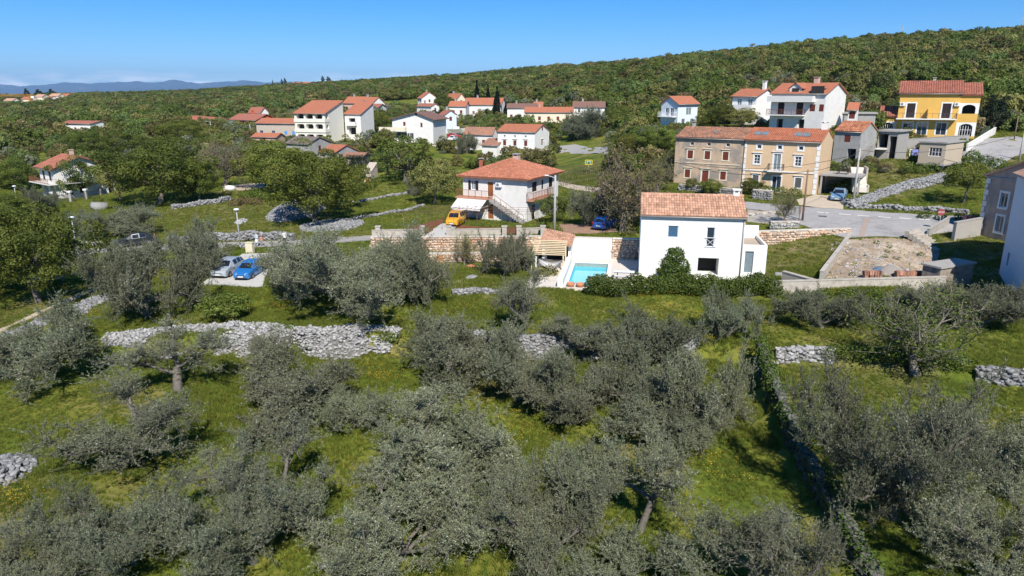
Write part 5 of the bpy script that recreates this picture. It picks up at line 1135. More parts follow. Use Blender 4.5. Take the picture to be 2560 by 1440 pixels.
def face_wall(name, label, a, b, h, th=.45, mat=None, sz=(.36, .26), seed=0, cat='stone wall', cap=True, h1=None, base=None, face_both=False):
    "mortared stone wall between world points a and b: body, cap stones and proud face stones in rough courses"
    rg = np.random.default_rng(seed + 7); a, b = np.array(a, float), np.array(b, float); d = b - a; L = np.hypot(*d[:2]); ang = math.atan2(d[1], d[0]); h1 = h if h1 is None else h1
    root = thing(name, label, cat, a, ang); z0 = -.6; dz = b[2] - a[2]
    bd = MB(); bd.add([(0, 0, z0), (L, 0, z0 + dz), (L, th, z0 + dz), (0, th, z0), (0, 0, h), (L, 0, h1 + dz), (L, th, h1 + dz), (0, th, h)], [(0, 3, 2, 1), (4, 5, 6, 7), (0, 1, 5, 4), (1, 2, 6, 5), (2, 3, 7, 6), (3, 0, 4, 7)]); bd.build('body', MORTAR, root)
    ps, ss = [], []; nr = max(1, int(max(h, h1) / sz[1]))
    for r in range(nr + 1):
        x = -rg.uniform(0, sz[0]); 
        while x < L:
            w = sz[0] * rg.uniform(.55, 1.5); hh = sz[1] * rg.uniform(.8, 1.25); z = (r + .5) * sz[1] + rg.normal(0, .03); cx = x + w / 2; top = h + (h1 - h) * cx / L
            if 0 < cx < L and z + hh * .3 < top: ps.append((cx, -.02, z + dz * cx / L)); ss.append((w * .93, .16, hh * .95))
            x += w
    V, F_, T, o = [], [], [], 0
    for p, s in zip(ps, ss):
        v, f = STT[rg.integers(0, 6)]; an = rg.normal(0, .18); M3 = np.array(Matrix.Rotation(an, 3, 'Y')); V.append((v * np.array(s)) @ M3.T + p); F_.append(f + o); o += len(v); T.append(np.full(len(f), rg.random()))
    if V: tag(obj('face_stones', fastmesh('face_stones', np.concatenate(V), np.concatenate(F_), [mat or S_WARM], smooth=True, attrs=[('tint', 'FACE', np.concatenate(T))]), root), kind='stuff')
    if cap:
        c = MB(); n = max(1, int(L / .7))
        for i in range(n):
            x0, x1 = L * i / n, L * (i + .985) / n; e = rg.uniform(0, .015); za, zb = h + (h1 - h) * x0 / L + dz * x0 / L, h + (h1 - h) * x1 / L + dz * x1 / L
            c.add([(x0, -.06, za), (x1, -.06, zb), (x1, th + .04, zb), (x0, th + .04, za), (x0, -.06, za + .07 + e), (x1, -.06, zb + .07 + e), (x1, th + .04, zb + .07 + e), (x0, th + .04, za + .07 + e)], [(0, 3, 2, 1), (4, 5, 6, 7), (0, 1, 5, 4), (1, 2, 6, 5), (2, 3, 7, 6), (3, 0, 4, 7)], tint=rg.random())
        tag(c.build('cap_stones', pm('cap_stone', (.58, .53, .46), .9, .15, 4, tintvar=.15), root), kind='stuff')
    return root

# ================================================================== far mountains and air
def build_mountains():
    rg = np.random.default_rng(5); D0 = 24000.
    kp = [(-900, 205), (-500, 208), (-200, 203), (0, 205), (40, 209), (100, 213), (160, 211), (200, 205), (260, 207), (320, 205), (380, 202), (420, 206), (470, 198), (500, 204), (530, 207), (560, 205), (640, 200), (680, 205), (760, 203), (1000, 206), (1400, 200), (2000, 207), (3400, 203)]
    px = np.linspace(-900, 3400, 700); top = np.interp(px, *zip(*kp)); top = top + .9 * np.sin(px * .11) * np.sin(px * .037 + 1) + rg.normal(0, .25, len(px))
    hh = (236 - top) / FPX * D0; rows = 18; V = []; 
    for r in range(rows):
        t = r / (rows - 1); Y = D0 - 7000 + 9000 * t; prof = np.clip(1 - abs(Y - D0) / 7000, 0, 1) ** .8 if Y <= D0 else 1 - .5 * (Y - D0) / 2000
        wob = 1 + .28 * (np.sin(px * .05 + r * 1.9) + np.sin(px * .13 - r * 2.7)) * (1 - prof) * prof * 2
        V.append(np.stack([(px - 1280) / FPX * Y, np.full(len(px), Y), hh * prof * wob - 40 * (1 - prof)], 1))
    V = np.concatenate(V); k = len(px); i = (np.arange(rows - 1)[:, None] * k + np.arange(k - 1)[None]).ravel(); F_ = np.stack([i, i + 1, i + k + 1, i + k], 1)
    mt = pm('mountain_scrub', (.05, .075, .075), .95, .3, .0006, 0, 1, col2=(.30, .29, .27), thr=(.58, .68), scale2=.0011)
    tag(obj('mountains', fastmesh('mountains', V, F_, [mt], smooth=True)), kind='structure')
build_mountains()
def build_haze():
    m = bpy.data.materials.new('haze_air'); m.use_nodes = True; n, l = m.node_tree.nodes, m.node_tree.links
    for x in list(n):
        if x.type == 'BSDF_PRINCIPLED': n.remove(x)
    v = n.new('ShaderNodeVolumePrincipled'); v.inputs['Color'].default_value = (.36, .62, 1.0, 1); v.inputs['Density'].default_value = 4.4e-5; v.inputs['Anisotropy'].default_value = 0.0
    l.new(v.outputs[0], n['Material Output'].inputs['Volume'])
    tag(MB().box(-32000, 32000, -900, 30000, -130, 900).build('haze', m), kind='stuff')
build_haze()

# ================================================================== forest
FB = [(-400, 400), (0, 395), (60, 380), (110, 385), (265, 372), (420, 372), (520, 345), (560, 318), (640, 290), (700, 283), (735, 276), (860, 266), (900, 260), (1050, 250), (1150, 250), (1265, 264), (1420, 258), (1500, 262), (1525, 300), (1560, 335), (1640, 338), (1652, 246), (1745, 246), (1760, 318), (1830, 300), (1850, 224), (1930, 210), (2110, 212), (2130, 262), (2205, 250), (2230, 222), (2440, 226), (2460, 315), (2560, 318), (2900, 310)]
def build_forest():
    rg = np.random.default_rng(11); P = []; S = []
    r = 112.
    while r < 1900:
        s = max(3.6, min(r * .0135, 11)); n = int(2 * .86 * r / s); a = np.linspace(-.86, .86, n) + rg.normal(0, .42 * s / r, n); rr = r + rg.normal(0, .4 * s, n)
        P.append(np.stack([rr * np.sin(a), rr * np.cos(a)], 1)); S.append(np.full(n, s)); r += s * .82
    P = np.concatenate(P); S = np.concatenate(S); Z = terrain(P[:, 0], P[:, 1]); px, py = proj(P[:, 0], P[:, 1], Z)
    ok = py < np.interp(px, *zip(*FB)) - 2
    for f in HOUSE_FOOT:
        c = np.mean(f, 0)
        if np.hypot(*c) > 100:
            d = _seg_dist(P[:, 0], P[:, 1], f, True); ok &= ~((d < 2.5 + .004 * np.hypot(*c)) | inside(P[:, 0], P[:, 1], f))
            u = c / np.hypot(*c); q = P - c; al = q @ u; ac = np.abs(q @ np.array([-u[1], u[0]])); ok &= ~((al < 0) & (al > -28) & (ac < 8))   # nothing tall straight before a house
    P, Z, S = P[ok], Z[ok], S[ok]; n = len(P)
    patchn = np.sin(P[:, 0] * .021 + 1.1) * np.sin(P[:, 1] * .017 + .4) + .5 * np.sin(P[:, 0] * .06 - P[:, 1] * .05)
    u = rg.random(n); idx = rg.integers(0, 4, n); right = np.clip((P[:, 0] / P[:, 1] + .1) * 1.2, 0, 1)
    idx = np.where(u < .08 + .16 * right * (patchn > 0), 4 + rg.integers(0, 2, n), idx); idx = np.where((u > .64), 6, idx); idx = np.where(u > .955, 7, idx)
    sc = (S / 5.2) ** .8 * rg.uniform(.55, 1.5, n); sv = np.stack([sc * rg.uniform(.9, 1.15, n), sc * rg.uniform(.9, 1.15, n), np.minimum(sc, 1.05) * rg.uniform(.7, 1.2, n)], 1)
    L = dict(rad=3.1, h=5.4, base=.2, lobes=18, per=95, lob=.38, ls=.52, limbs=4)
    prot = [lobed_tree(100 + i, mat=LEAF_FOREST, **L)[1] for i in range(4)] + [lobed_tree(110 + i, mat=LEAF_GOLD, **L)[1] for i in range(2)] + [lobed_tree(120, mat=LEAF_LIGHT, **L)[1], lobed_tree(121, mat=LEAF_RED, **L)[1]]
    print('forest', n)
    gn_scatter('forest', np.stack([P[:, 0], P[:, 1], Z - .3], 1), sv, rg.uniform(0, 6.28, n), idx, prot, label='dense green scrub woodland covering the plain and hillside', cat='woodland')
build_forest()

UB = [(-400, 480), (0, 478), (250, 482), (420, 470), (600, 440), (700, 430), (880, 430), (1000, 440), (1150, 420), (1385, 440), (1600, 470), (1700, 440), (1860, 440), (2060, 440), (2130, 440), (2260, 440), (2400, 430), (2560, 400), (2900, 400)]
OPEN = [[(300, 470), (560, 455), (680, 455), (900, 470), (1150, 510), (1150, 600), (300, 620)], [(1385, 352), (1525, 352), (1525, 480), (1385, 480)], [(2110, 452), (2460, 436), (2460, 560), (2110, 560)], [(2370, 430), (2440, 332), (2640, 328), (2640, 440)], [(1980, 478), (2125, 478), (2125, 530), (1980, 530)], [(1075, 338), (1205, 338), (1205, 380), (1075, 380)], [(1010, 380), (1240, 392), (1240, 420), (1010, 410)], [(2130, 372), (2300, 372), (2300, 405), (2130, 405)]]
def build_undergrowth():
    rg = np.random.default_rng(19); n = 26000; Y = 95 + 250 * rg.random(n) ** .8; X = (rg.uniform(-.82, .9, n)) * Y; Z = terrain(X, Y); px, py = proj(X, Y, Z)
    ok = (py < np.interp(px, *zip(*UB))) & (py > np.interp(px, *zip(*FB)) - 12) & (px > -250) & (px < 2800)
    for o in OPEN: ok &= ~inside(px, py, o)
    clump = np.sin(X * .19 + 1) * np.sin(Y * .15 + 2) + .7 * np.sin(X * .43 + Y * .31); ok &= rg.random(n) < np.clip(.45 + .4 * clump, .08, 1); sc = rg.uniform(.18, .62, n) * np.where(clump > .2, 1.25, .8)
    for f in HOUSE_FOOT:
        c = np.mean(f, 0)
        if np.hypot(*c) < 85: continue
        d = _seg_dist(X, Y, f, True); ok &= ~((d < 1.3) | inside(X, Y, f)); u = c / np.hypot(*c); q = np.stack([X, Y], 1) - c; al = q @ u; ac = np.abs(q @ np.array([-u[1], u[0]])); sc = np.where((al < 0) & (al > -16) & (ac < 8), np.minimum(sc, .24), sc)
    for poly in NOGRASS: ok &= ~inside(X, Y, poly)
    X, Y, Z, sc = X[ok], Y[ok], Z[ok], sc[ok]; n = len(X); print('undergrowth', n)
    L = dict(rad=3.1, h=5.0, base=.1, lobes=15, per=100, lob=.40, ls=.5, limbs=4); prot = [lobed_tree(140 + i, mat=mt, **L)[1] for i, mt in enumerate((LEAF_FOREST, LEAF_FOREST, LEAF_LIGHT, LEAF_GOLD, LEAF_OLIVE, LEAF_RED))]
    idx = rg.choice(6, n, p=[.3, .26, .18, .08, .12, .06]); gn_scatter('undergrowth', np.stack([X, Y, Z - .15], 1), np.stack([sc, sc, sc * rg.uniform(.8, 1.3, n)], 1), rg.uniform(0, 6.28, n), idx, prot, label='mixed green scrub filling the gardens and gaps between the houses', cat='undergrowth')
build_undergrowth()

# ================================================================== single trees
def fpx(p): return p[1] * CP - (p[2] - CAM_H) * SP
class Kind:
    def __init__(s, meshes, width, height, name): s.m, s.w, s.h, s.name, s.i = meshes, width, height, name, 0
def dims(ms):
    cr = ms[1]; a = np.empty(len(cr.vertices) * 3, np.float32); cr.vertices.foreach_get('co', a); a = a.reshape(-1, 3)
    q = np.percentile(a, [1, 99], axis=0); return ((q[1, 0] - q[0, 0]) + (q[1, 1] - q[0, 1])) / 2, q[1, 2]
def kind(name, lst): d = [dims(x) for x in lst]; return Kind(lst, [x[0] for x in d], [x[1] for x in d], name)
OLIVE = kind('olive_tree', [olive_tree(1), olive_tree(2, nl=5), olive_tree(3, nl=5), olive_tree(4, nl=6, tall=.2), olive_tree(5, nl=6)])
OLIVE_L = kind('olive_tree', [olive_tree(81, nl=7, size=1.55, nb=9, dense=.72), olive_tree(82, nl=7, size=1.5, nb=9, dense=.72)])
OLIVE_T = kind('olive_tree', [olive_tree(12, nl=3, tall=1.2, dense=.8, el0=.5, el1=1.0), olive_tree(13, nl=3, tall=.9, dense=.75, el0=.5, el1=1.0)])
OLIVE_W = kind('olive_tree', [olive_tree(15, bare=.55, nl=3, tall=1.0, el0=.5, el1=1.1), olive_tree(16, bare=.5, nl=4, tall=.7, el0=.4, el1=.9)])
OLIVE_B = kind('olive_tree', [olive_tree(14, bare=.75, nl=4, tall=.2)])
OAK = kind('oak_tree', [lobed_tree(21, 4.2, 8.2, 1.4, 66, 330, .20, lob=.27), lobed_tree(22, 4.2, 7.6, 1.2, 70, 310, .20, lob=.27), lobed_tree(23, 4.0, 8.0, 1.0, 58, 330, .20, lob=.28, gaps=.06)])
GOLD = kind('broadleaf_tree', [lobed_tree(31, 3.6, 7.4, 1.2, 44, 170, .25, mat=LEAF_GOLD), lobed_tree(32, 3.6, 7.0, 1.0, 44, 170, .25, mat=LEAF_LIGHT, gaps=.1)])
LIGHT = kind('young_tree', [lobed_tree(33, 3.0, 8.5, 1.2, 46, 110, .24, mat=LEAF_LIGHT, lob=.26, gaps=.22), lobed_tree(34, 3.2, 7.0, 1.6, 50, 100, .22, mat=LEAF_LIGHT, lob=.24, gaps=.15)])
SMALLT = kind('fruit_tree', [lobed_tree(35, 2.4, 5.4, 1.7, 44, 110, .20, mat=LEAF_OAK, lob=.26, trunk=.13)])
BARE = kind('bare_tree', [bare_tree(41)]); BUD = kind('budding_tree', [bare_tree(42, 1.1, LEAF_GOLD, 4, .18), bare_tree(43, 1.2, LEAF_RED, 4, .2)])
CYP = kind('cypress_tree', [cypress_tree(51)]); CONE = kind('conifer_tree', [cypress_tree(52, 8, 2.6, 6500, .42), lobed_tree(53, 2.6, 7.5, .8, 40, 150, .3, mat=LEAF_CYP)])
SHRUB = kind('shrub', [lobed_tree(61, 1.5, 2.3, .1, 34, 110, .15, mat=LEAF_LIGHT, trunk=.05, lob=.33), lobed_tree(62, 1.5, 2.2, .1, 30, 110, .16, mat=LEAF_OAK, trunk=.05, lob=.33)])
PALM = kind('palm_tree', [palm_plant(71)])
def tree(K, x0, x1, y0, y1, label, v=None, bush=True, rot=None, group=None):
    "a tree whose outline in the photo spans x0..x1, y0..y1; bush: the crown hides the foot of the trunk"
    xc, wpx = (x0 + x1) / 2, x1 - x0; p = ground(xc, y1)
    if bush:
        for _ in range(2): p = ground(xc, y1 - .42 * wpx * (CAM_H - p[2]) / math.hypot(p[1], CAM_H - p[2]))
    K.i += 1; v = (K.i * 7 + 3) % len(K.m) if v is None else v % len(K.m); ms = K.m[v]
    wm = wpx * (1.07 if K.name == 'olive_tree' else 1.0) * fpx(p) / FPX; s = wm / K.w[v]; H = z_at_py(p[0], p[1] + .22 * wm, y0) - p[2]; H = min(max(H, .50 * wm), 14 * wm)
    t = thing(K.name, label, 'shrub' if K is SHRUB else 'tree', p, (K.i * 2.399) % 6.283 if rot is None else rot, group); t.scale = (s, s, H / K.h[v])
    obj('trunk', ms[0], t); c = obj('crown', ms[1], t)
    if ms[2]: obj('shoots', ms[2], c)
    return t
# olive grove, from the pool meadow down to the camera: outline in the photo, what it is, variant, foot hidden or not
for K_, x0, x1, y0, y1, lb, v_, bu in [
    (OLIVE, 0, 278, 795, 975, 'broad dense round olive tree below the path, beside the grey stone terrace bank', 1, 1),
    (OLIVE, 248, 480, 608, 792, 'olive tree between the footpath and the parked silver car', 0, 0),
    (OLIVE, 445, 578, 553, 688, 'olive tree on red earth just behind the silver car', 2, 0),
    (OLIVE, 652, 830, 622, 770, 'large olive tree overhanging the blue parked car', 3, 1),
    (OLIVE_L, 690, 1060, 610, 835, 'largest olive tree of the clump, on the bank above the stone terrace', 1, 1),
    (OLIVE, 950, 1120, 600, 782, 'olive tree of the big clump nearest the walled lawn', 0, 1),
    (OLIVE, 760, 960, 582, 735, 'olive tree at the back of the big clump, before the orange stone wall', 2, 1),
    (OLIVE_W, 320, 560, 800, 978, 'sparse olive with two bare leaning trunks before the stone bank', 0, 0),
    (OLIVE_W, 165, 475, 940, 1150, 'wispy leaning olive in the open grass left of the grove', 1, 0),
    (OLIVE_W, 605, 725, 815, 930, 'small pruned olive stump with thin shoots before the stone bank', 0, 0),
    (OLIVE, 590, 880, 915, 1110, 'grey olive in the grove below the pruned stump', 2, 1),
    (OLIVE, 800, 980, 960, 1105, 'small olive right of the grey one, its crown over bright grass', 0, 1),
    (OLIVE_B, 520, 850, 1035, 1275, 'half bare grey olive with dead twigs at its heart', 0, 0),
    (OLIVE_L, 160, 510, 1190, 1500, 'bushy olive near the lower left corner of the grove', 3, 1),
    (OLIVE_L, -140, 200, 1320, 1600, 'olive cut off by the lower left corner of the picture', 1, 1),
    (OLIVE_L, 450, 830, 1135, 1500, 'thick olive left of the big central one, at the picture bottom', 2, 1),
    (OLIVE, 925, 1310, 985, 1300, 'big central olive with dense crown of upright shoots', 3, 1),
    (OLIVE_L, 800, 1190, 1140, 1500, 'olive with a pale bare fork at the bottom of the grove', 0, 1),
    (OLIVE, 985, 1260, 790, 1000, 'wide olive standing just below the hidden stone wall', 1, 1),
    (OLIVE, 1200, 1400, 820, 1030, 'olive with a long pale bent limb right of the wide one', 2, 1),
    (OLIVE, 1365, 1560, 790, 925, 'left olive of the two leaning over the tumbled stone wall', 3, 1), (OLIVE, 1520, 1735, 770, 935, 'right olive of the two leaning over the tumbled stone wall', 0, 1),
    (OLIVE, 1470, 1690, 860, 1060, 'sprawling olive behind the soft grey one', 1, 1), (OLIVE, 1630, 1840, 870, 1110, 'sprawling olive left of the shaded ivy wall', 0, 1),
    (OLIVE, 1300, 1500, 905, 1070, 'low round olive in the middle of the bright grass', 2, 1),
    (OLIVE_W, 1250, 1380, 665, 820, 'slim forked olive on the meadow before the pool', 1, 0),
    (OLIVE, 1758, 1872, 728, 842, 'small round olive alone on the meadow below the ivy hedge', 1, 0),
    (OLIVE_T, 1370, 1560, 1085, 1330, 'olive with tall dark leaning trunk, left one of the twin pair', 0, 0),
    (OLIVE_T, 1480, 1710, 1080, 1335, 'olive with pale trunk, right one of the twin pair', 1, 0),
    (OLIVE_L, 1190, 1500, 1160, 1500, 'olive spreading over an arching limb at the picture bottom', 1, 1),
    (OLIVE, 1480, 1760, 1330, 1580, 'olive at the bottom right of the twin pair', 2, 1),
    (OLIVE_W, 1740, 1990, 1215, 1480, 'cut back olive with fresh pale saw cuts near the bottom', 0, 0),
    (OLIVE_W, 1880, 2130, 1270, 1560, 'olive with sawn limb beside the foot of the ivy wall', 1, 0),
    (OLIVE, 1540, 1780, 990, 1160, 'soft grey olive between the sprawling one and the twin pair', 3, 1),
    (OLIVE_L, 2030, 2430, 925, 1390, 'huge silver grey olive right of the ivy wall', 1, 1),
    (OLIVE_L, 2250, 2680, 1190, 1600, 'huge olive in the lower right corner', 0, 1),
    (OLIVE, 2400, 2640, 1040, 1240, 'olive behind the huge ones, half out of the picture', 2, 1),
    (OLIVE, 1975, 2150, 735, 845, 'olive bush below the low concrete wall', 1, 1),
    (OLIVE, 2340, 2535, 715, 845, 'olive below the concrete hut', 2, 1),
    (OLIVE, 2210, 2370, 745, 810, 'olive between the fig tree and the concrete hut', 3, 1),
    (OLIVE, 1215, 1310, 580, 692, 'olive with two stems on the walled lawn', 0, 0),
    (OLIVE, 1280, 1340, 600, 680, 'olive behind the two stemmed one on the walled lawn', 3, 0),
    (OLIVE, 62, 140, 470, 545, 'small olive before the arched house', 1, 0), (OLIVE, 120, 215, 530, 600, 'olive in the meadow right of the tall lamp post', 0, 1), (OLIVE, 200, 290, 530, 605, 'second olive of the row beyond the lamp post', 2, 1), (OLIVE, 270, 400, 520, 598, 'third olive of the row, under the tall oak', 3, 1),
    (OLIVE, 270, 380, 600, 690, 'olive behind the tree next to the footpath', 2, 1),
    (OLIVE, 1415, 1510, 475, 570, 'olive right of the concrete pole, behind the earth patch', 1, 1), (OLIVE, 1480, 1550, 480, 560, 'olive behind the blue hatchback', 2, 1), (OLIVE, 1560, 1610, 490, 560, 'olive behind the roof of the white house', 0, 1),
    (OLIVE, 1400, 1510, 272, 348, 'large grey olive before the row of orange roofed houses', 3, 1), (OLIVE, 1140, 1196, 335, 388, 'olive before the orange roofed annex', 0, 1), (OLIVE, 1022, 1060, 440, 490, 'thin grey tree left of the yellow green one', 2, 1)]:
    tree(K_, x0, x1, y0, y1, lb, v_, bool(bu))
# oaks and other trees round the village
for K_, x0, x1, y0, y1, lb, v_, bu in [
    (OAK, -40, 235, 515, 790, 'big dark leafy tree shading the trampoline beside the footpath', 0, 1), (OAK, -200, 60, 560, 760, 'dark leafy tree cut by the left edge', 1, 1), (OAK, -60, 75, 480, 570, 'dark tree before the arched house at the left edge', 2, 1),
    (OAK, 285, 520, 345, 525, 'tall round dark oak right of the arched house', 1, 1), (GOLD, 255, 350, 385, 510, 'yellow green tree leaning on the tall oak', 0, 1), (GOLD, 440, 505, 425, 505, 'golden green tree at the foot of the tall oak', 0, 1), (OAK, 450, 548, 395, 510, 'dark tree at the right flank of the tall oak', 2, 1),
    (OAK, 675, 905, 378, 562, 'great spreading oak above the ruined stone bank', 0, 0), (OAK, 610, 800, 350, 490, 'dark oak left of the great spreading one', 2, 1), (OAK, 800, 910, 400, 530, 'oak behind the right side of the great one', 1, 1),
    (BARE, 500, 628, 350, 470, 'bare brown tree in a field beside the lane bend', 0, 0), (BARE, 495, 560, 372, 440, 'smaller bare tree behind the bare brown one', 0, 0),
    (GOLD, 1025, 1150, 398, 510, 'yellow green tree on the terraces left of the hipped house', 0, 0), (LIGHT, 940, 1090, 338, 462, 'light green young tree beside the stone hut', 0, 1), (LIGHT, 940, 1000, 350, 440, 'airy young tree right of the stone hut', 1, 1),
    (BUD, 1460, 1650, 362, 580, 'tall budding tree with bare trunk behind the blue hatchback', 1, 0), (GOLD, 1342, 1425, 482, 562, 'clipped citrus tree behind the concrete pole', 1, 1), (BUD, 1600, 1690, 395, 480, 'budding tree before the old row house', 0, 0),
    (SMALLT, 2352, 2466, 395, 508, 'round green fruit tree alone on the sloping lawn', 0, 0), (OAK, 1900, 1945, 440, 482, 'leafy bush before the restored row house', 0, 1), (OAK, 1850, 1905, 445, 490, 'dark bush between the two row houses', 1, 1), (OAK, 1710, 1745, 445, 478, 'dark bush before the old row house door', 2, 1), (OAK, 1745, 1800, 448, 490, 'bush right of the old row house door', 1, 1),
    (GOLD, 1815, 1900, 270, 322, 'cream flowering tree above the row houses', 0, 1), (OAK, 1770, 1840, 262, 322, 'dark tree above the old row house roof', 0, 1), (OAK, 1740, 1790, 285, 325, 'dark tree left of the flowering one above the old roof', 1, 1), (GOLD, 1725, 1760, 270, 310, 'small golden tree beside the pale blue house', 1, 1),
    (OAK, 1590, 1690, 315, 390, 'dark tree left of the old row house', 2, 1), (OAK, 1530, 1600, 335, 400, 'dark round tree beyond the vineyard', 0, 1), (BUD, 1640, 1700, 380, 450, 'budding tree at the left gable of the old row house', 0, 1), (OAK, 1510, 1580, 265, 330, 'dark tree at the end of the orange roofed row', 1, 1),
    (CYP, 1183, 1203, 201, 290, 'tallest dark cypress behind the chalet neighbourhood', 0, 0), (CYP, 1212, 1229, 212, 287, 'middle cypress of the three', 0, 0), (CYP, 1233, 1253, 217, 292, 'thick cypress right of the other two', 0, 0), (CYP, 1257, 1271, 258, 298, 'short dark cypress at the end of the group', 0, 0),
    (CONE, 1222, 1255, 258, 302, 'dark broad conifer at the foot of the cypresses', 0, 0), (CONE, 1078, 1120, 275, 320, 'dark conifer beside the pale blue gable house', 1, 0), (GOLD, 1352, 1392, 236, 270, 'pale flowering tree above the orange roofed row', 0, 1), (PALM, 1346, 1366, 270, 300, 'palm before the low cream house, left one', 0, 0), (PALM, 1371, 1391, 272, 304, 'palm before the low cream house, right one', 0, 0),
    (OAK, 905, 985, 280, 345, 'dark tree between the apartment wing and the chalet', 0, 1), (OAK, 1085, 1135, 238, 275, 'dark round tree among the white gabled houses', 1, 1), (GOLD, 930, 975, 268, 310, 'yellow green tree beside the chalet terrace', 1, 1),
    (CONE, 2450, 2510, 240, 335, 'dark pine beside the yellow house', 1, 0), (OAK, 2250, 2282, 318, 348, 'dark bush before the yellow house fence', 2, 1),
    (OAK, 175, 270, 330, 400, 'dark tree behind the roof of the arched house', 0, 1), (GOLD, 140, 258, 388, 492, 'tree with reddish green crown hiding the side of the arched house', 1, 0), (OAK, -10, 80, 395, 478, 'dark tree left of the arched house', 1, 1), (OAK, 265, 380, 325, 410, 'dark tree behind the tall round oak', 2, 1), (OAK, 395, 510, 300, 375, 'broad dark tree below the far white gable', 0, 1), (GOLD, 205, 240, 338, 368, 'creamy tree in the dark tree belt', 0, 1),
    (SHRUB, 510, 625, 728, 812, 'bright green leafy shrub on the meadow above the stone bank', 0, 1)]:
    tree(K_, x0, x1, y0, y1, lb, v_, bool(bu))

# ================================================================== stone banks, terraces and walls
S_DARK = pm('limestone_mossy_shaded', (.13, .13, .115), .95, .4, 4, .5, 20, col2=(.06, .075, .03), thr=(.45, .6), scale2=2.5, tintvar=.4)  # green-patched stone; dark base colour stands in for the wall's shadow side
dry_wall('stone_terrace_bank', 'broad sloping bank of heaped pale grey stones across the olive grove', [(262, 845), (380, 832), (520, 818), (640, 816), (700, 822), (742, 832)], .2, 1.2, .165, S_WHITE, 300, 1, batter=1.7)
dry_wall('stone_terrace_bank', 'shorter bank of whiter heaped stones right of the yellow green ivy patch', [(745, 836), (850, 826), (930, 824), (1000, 832)], .25, 1.1, .165, S_WHITE, 300, 2, batter=1.4)
dry_wall('drystone_wall', 'tumbled stone wall half hidden behind the middle olives', [(1085, 846), (1250, 852), (1400, 855), (1560, 852), (1700, 848), (1745, 852)], .35, .6, .18, S_GREY, 120, 3, batter=.5)
dry_wall('drystone_wall', 'short wall of large white stones beside the top of the ivy wall', [(1938, 888), (1990, 886), (2050, 886), (2085, 888)], .35, .45, .2, S_WHITE, 220, 4, batter=.2)
dry_wall('drystone_wall', 'low stone wall running out of the right side below the fig tree', [(2440, 930), (2500, 936), (2570, 950), (2650, 960)], .3, .45, .2, S_GREY, 150, 5, batter=.3)
dry_wall('ivy_wall', 'long dark boundary wall overgrown with ivy running down to the camera', [(1898, 884), (1925, 960), (1950, 1030), (1985, 1110), (2030, 1200), (2085, 1300), (2140, 1390), (2190, 1470)], .85, .36, .18, S_DARK, 280, 6, batter=.1, front=False)
dry_wall('footpath_bank', 'heap of loose grey stones along the footpath', [(20, 850), (90, 812), (160, 786), (230, 756), (285, 735)], .3, 1.2, .18, S_GREY, 200, 7, batter=.9)
heap('stone_heap', 'pile of grey stones lying in the grass at the left edge', 5, 1180, 75, 38, .45, .2, 300, S_GREY, 1)
heap('stone_heap', 'small white stones beside the green strip at the bottom edge', 850, 1418, 45, 12, .2, .2, 50, S_WHITE, 2)
heap('stone_ruin', 'grey mound of a collapsed stone building under the great oak', 745, 528, 60, 26, 1.5, .22, 0, S_GREY, 3)
heap('stone_ruin', 'stony rubble slope right of the collapsed mound', 830, 565, 70, 14, .4, .2, 0, S_GREY, 4)
heap('stone_heap', 'pale heap of stones in the dry meadow beside the second lamp', 604, 556, 12, 5, .4, .25, 0, S_WHITE, 5)
dry_wall('drystone_wall', 'pale drystone wall along the far side of the lane behind the strolling people', [(425, 612), (520, 604), (640, 598), (735, 603)], 1.0, .6, .22, S_GREY, 0, 8)
dry_wall('drystone_wall', 'drystone wall below the tall oak at the edge of the dry meadow', [(430, 523), (480, 517), (545, 508), (575, 500)], .7, .6, .22, S_GREY, 0, 9)
dry_wall('drystone_wall', 'upper thin stone wall crossing the green terraces', [(880, 508), (930, 500), (1000, 488), (1025, 482)], .35, .4, .2, S_GREY, 0, 10)
dry_wall('drystone_wall', 'lower thin stone wall crossing the green terraces', [(885, 548), (950, 538), (1030, 524), (1060, 515)], .35, .4, .2, S_GREY, 0, 11)
dry_wall('drystone_wall', 'low stone wall along the front of the walled lawn', [(1130, 736), (1180, 735), (1250, 737)], .5, .5, .2, S_GREY, 0, 12)
dry_wall('drystone_wall', 'row of pale stones edging the green lawn along the road', [(2125, 522), (2200, 522), (2300, 528), (2420, 535)], .55, .5, .28, S_GREY, 0, 13)
dry_wall('stone_slope', 'grey scree bank climbing beside the green lawn under the beige block', [(2135, 510), (2180, 490), (2250, 468), (2330, 450), (2360, 440)], .3, 1.5, .22, S_GREY, 0, 14, batter=.8)
dry_wall('drystone_wall', 'short stretch of pale wall near the first lamp post', [(200, 612), (255, 615)], .5, .5, .2, S_WHITE, 0, 15)
heap('boulder_pile', 'pile of pale boulders at the foot of the leaning road pole', 2124, 515, 12, 7, .7, .38, 0, S_GREY, 6)
def boulder(label, px, py, w, h, seed, mat=S_WHITE):
    p = ground(px, py); o = obj('boulder', stone_mesh(mat, seed % 6), None, p + [0, 0, h * .3], (.2, .1, seed), (w, w * .8, h)); return tag(o, label, 'boulder')
boulder('large white boulder on the meadow below the arched house gate', 250, 523, 2.2, 1.3, 1); boulder('grey boulder in front of the ivy hedge beside the pool', 1497, 728, 1.9, 1.5, 2, S_GREY)
boulder('white sheeted block beside the field lane near the bare tree', 577, 476, 1.5, 1.0, 3, pm('white_sheet', (.75, .75, .74), .7, .05)); boulder('flat pale stone lying on the walled lawn', 1178, 697, 1.0, .35, 4, S_GREY); boulder('square white stone block on the small lawn beyond the villa', 1947, 692, .8, .5, 0)
def wall_pts(a, b): return np.array(a, float), np.array(b, float)
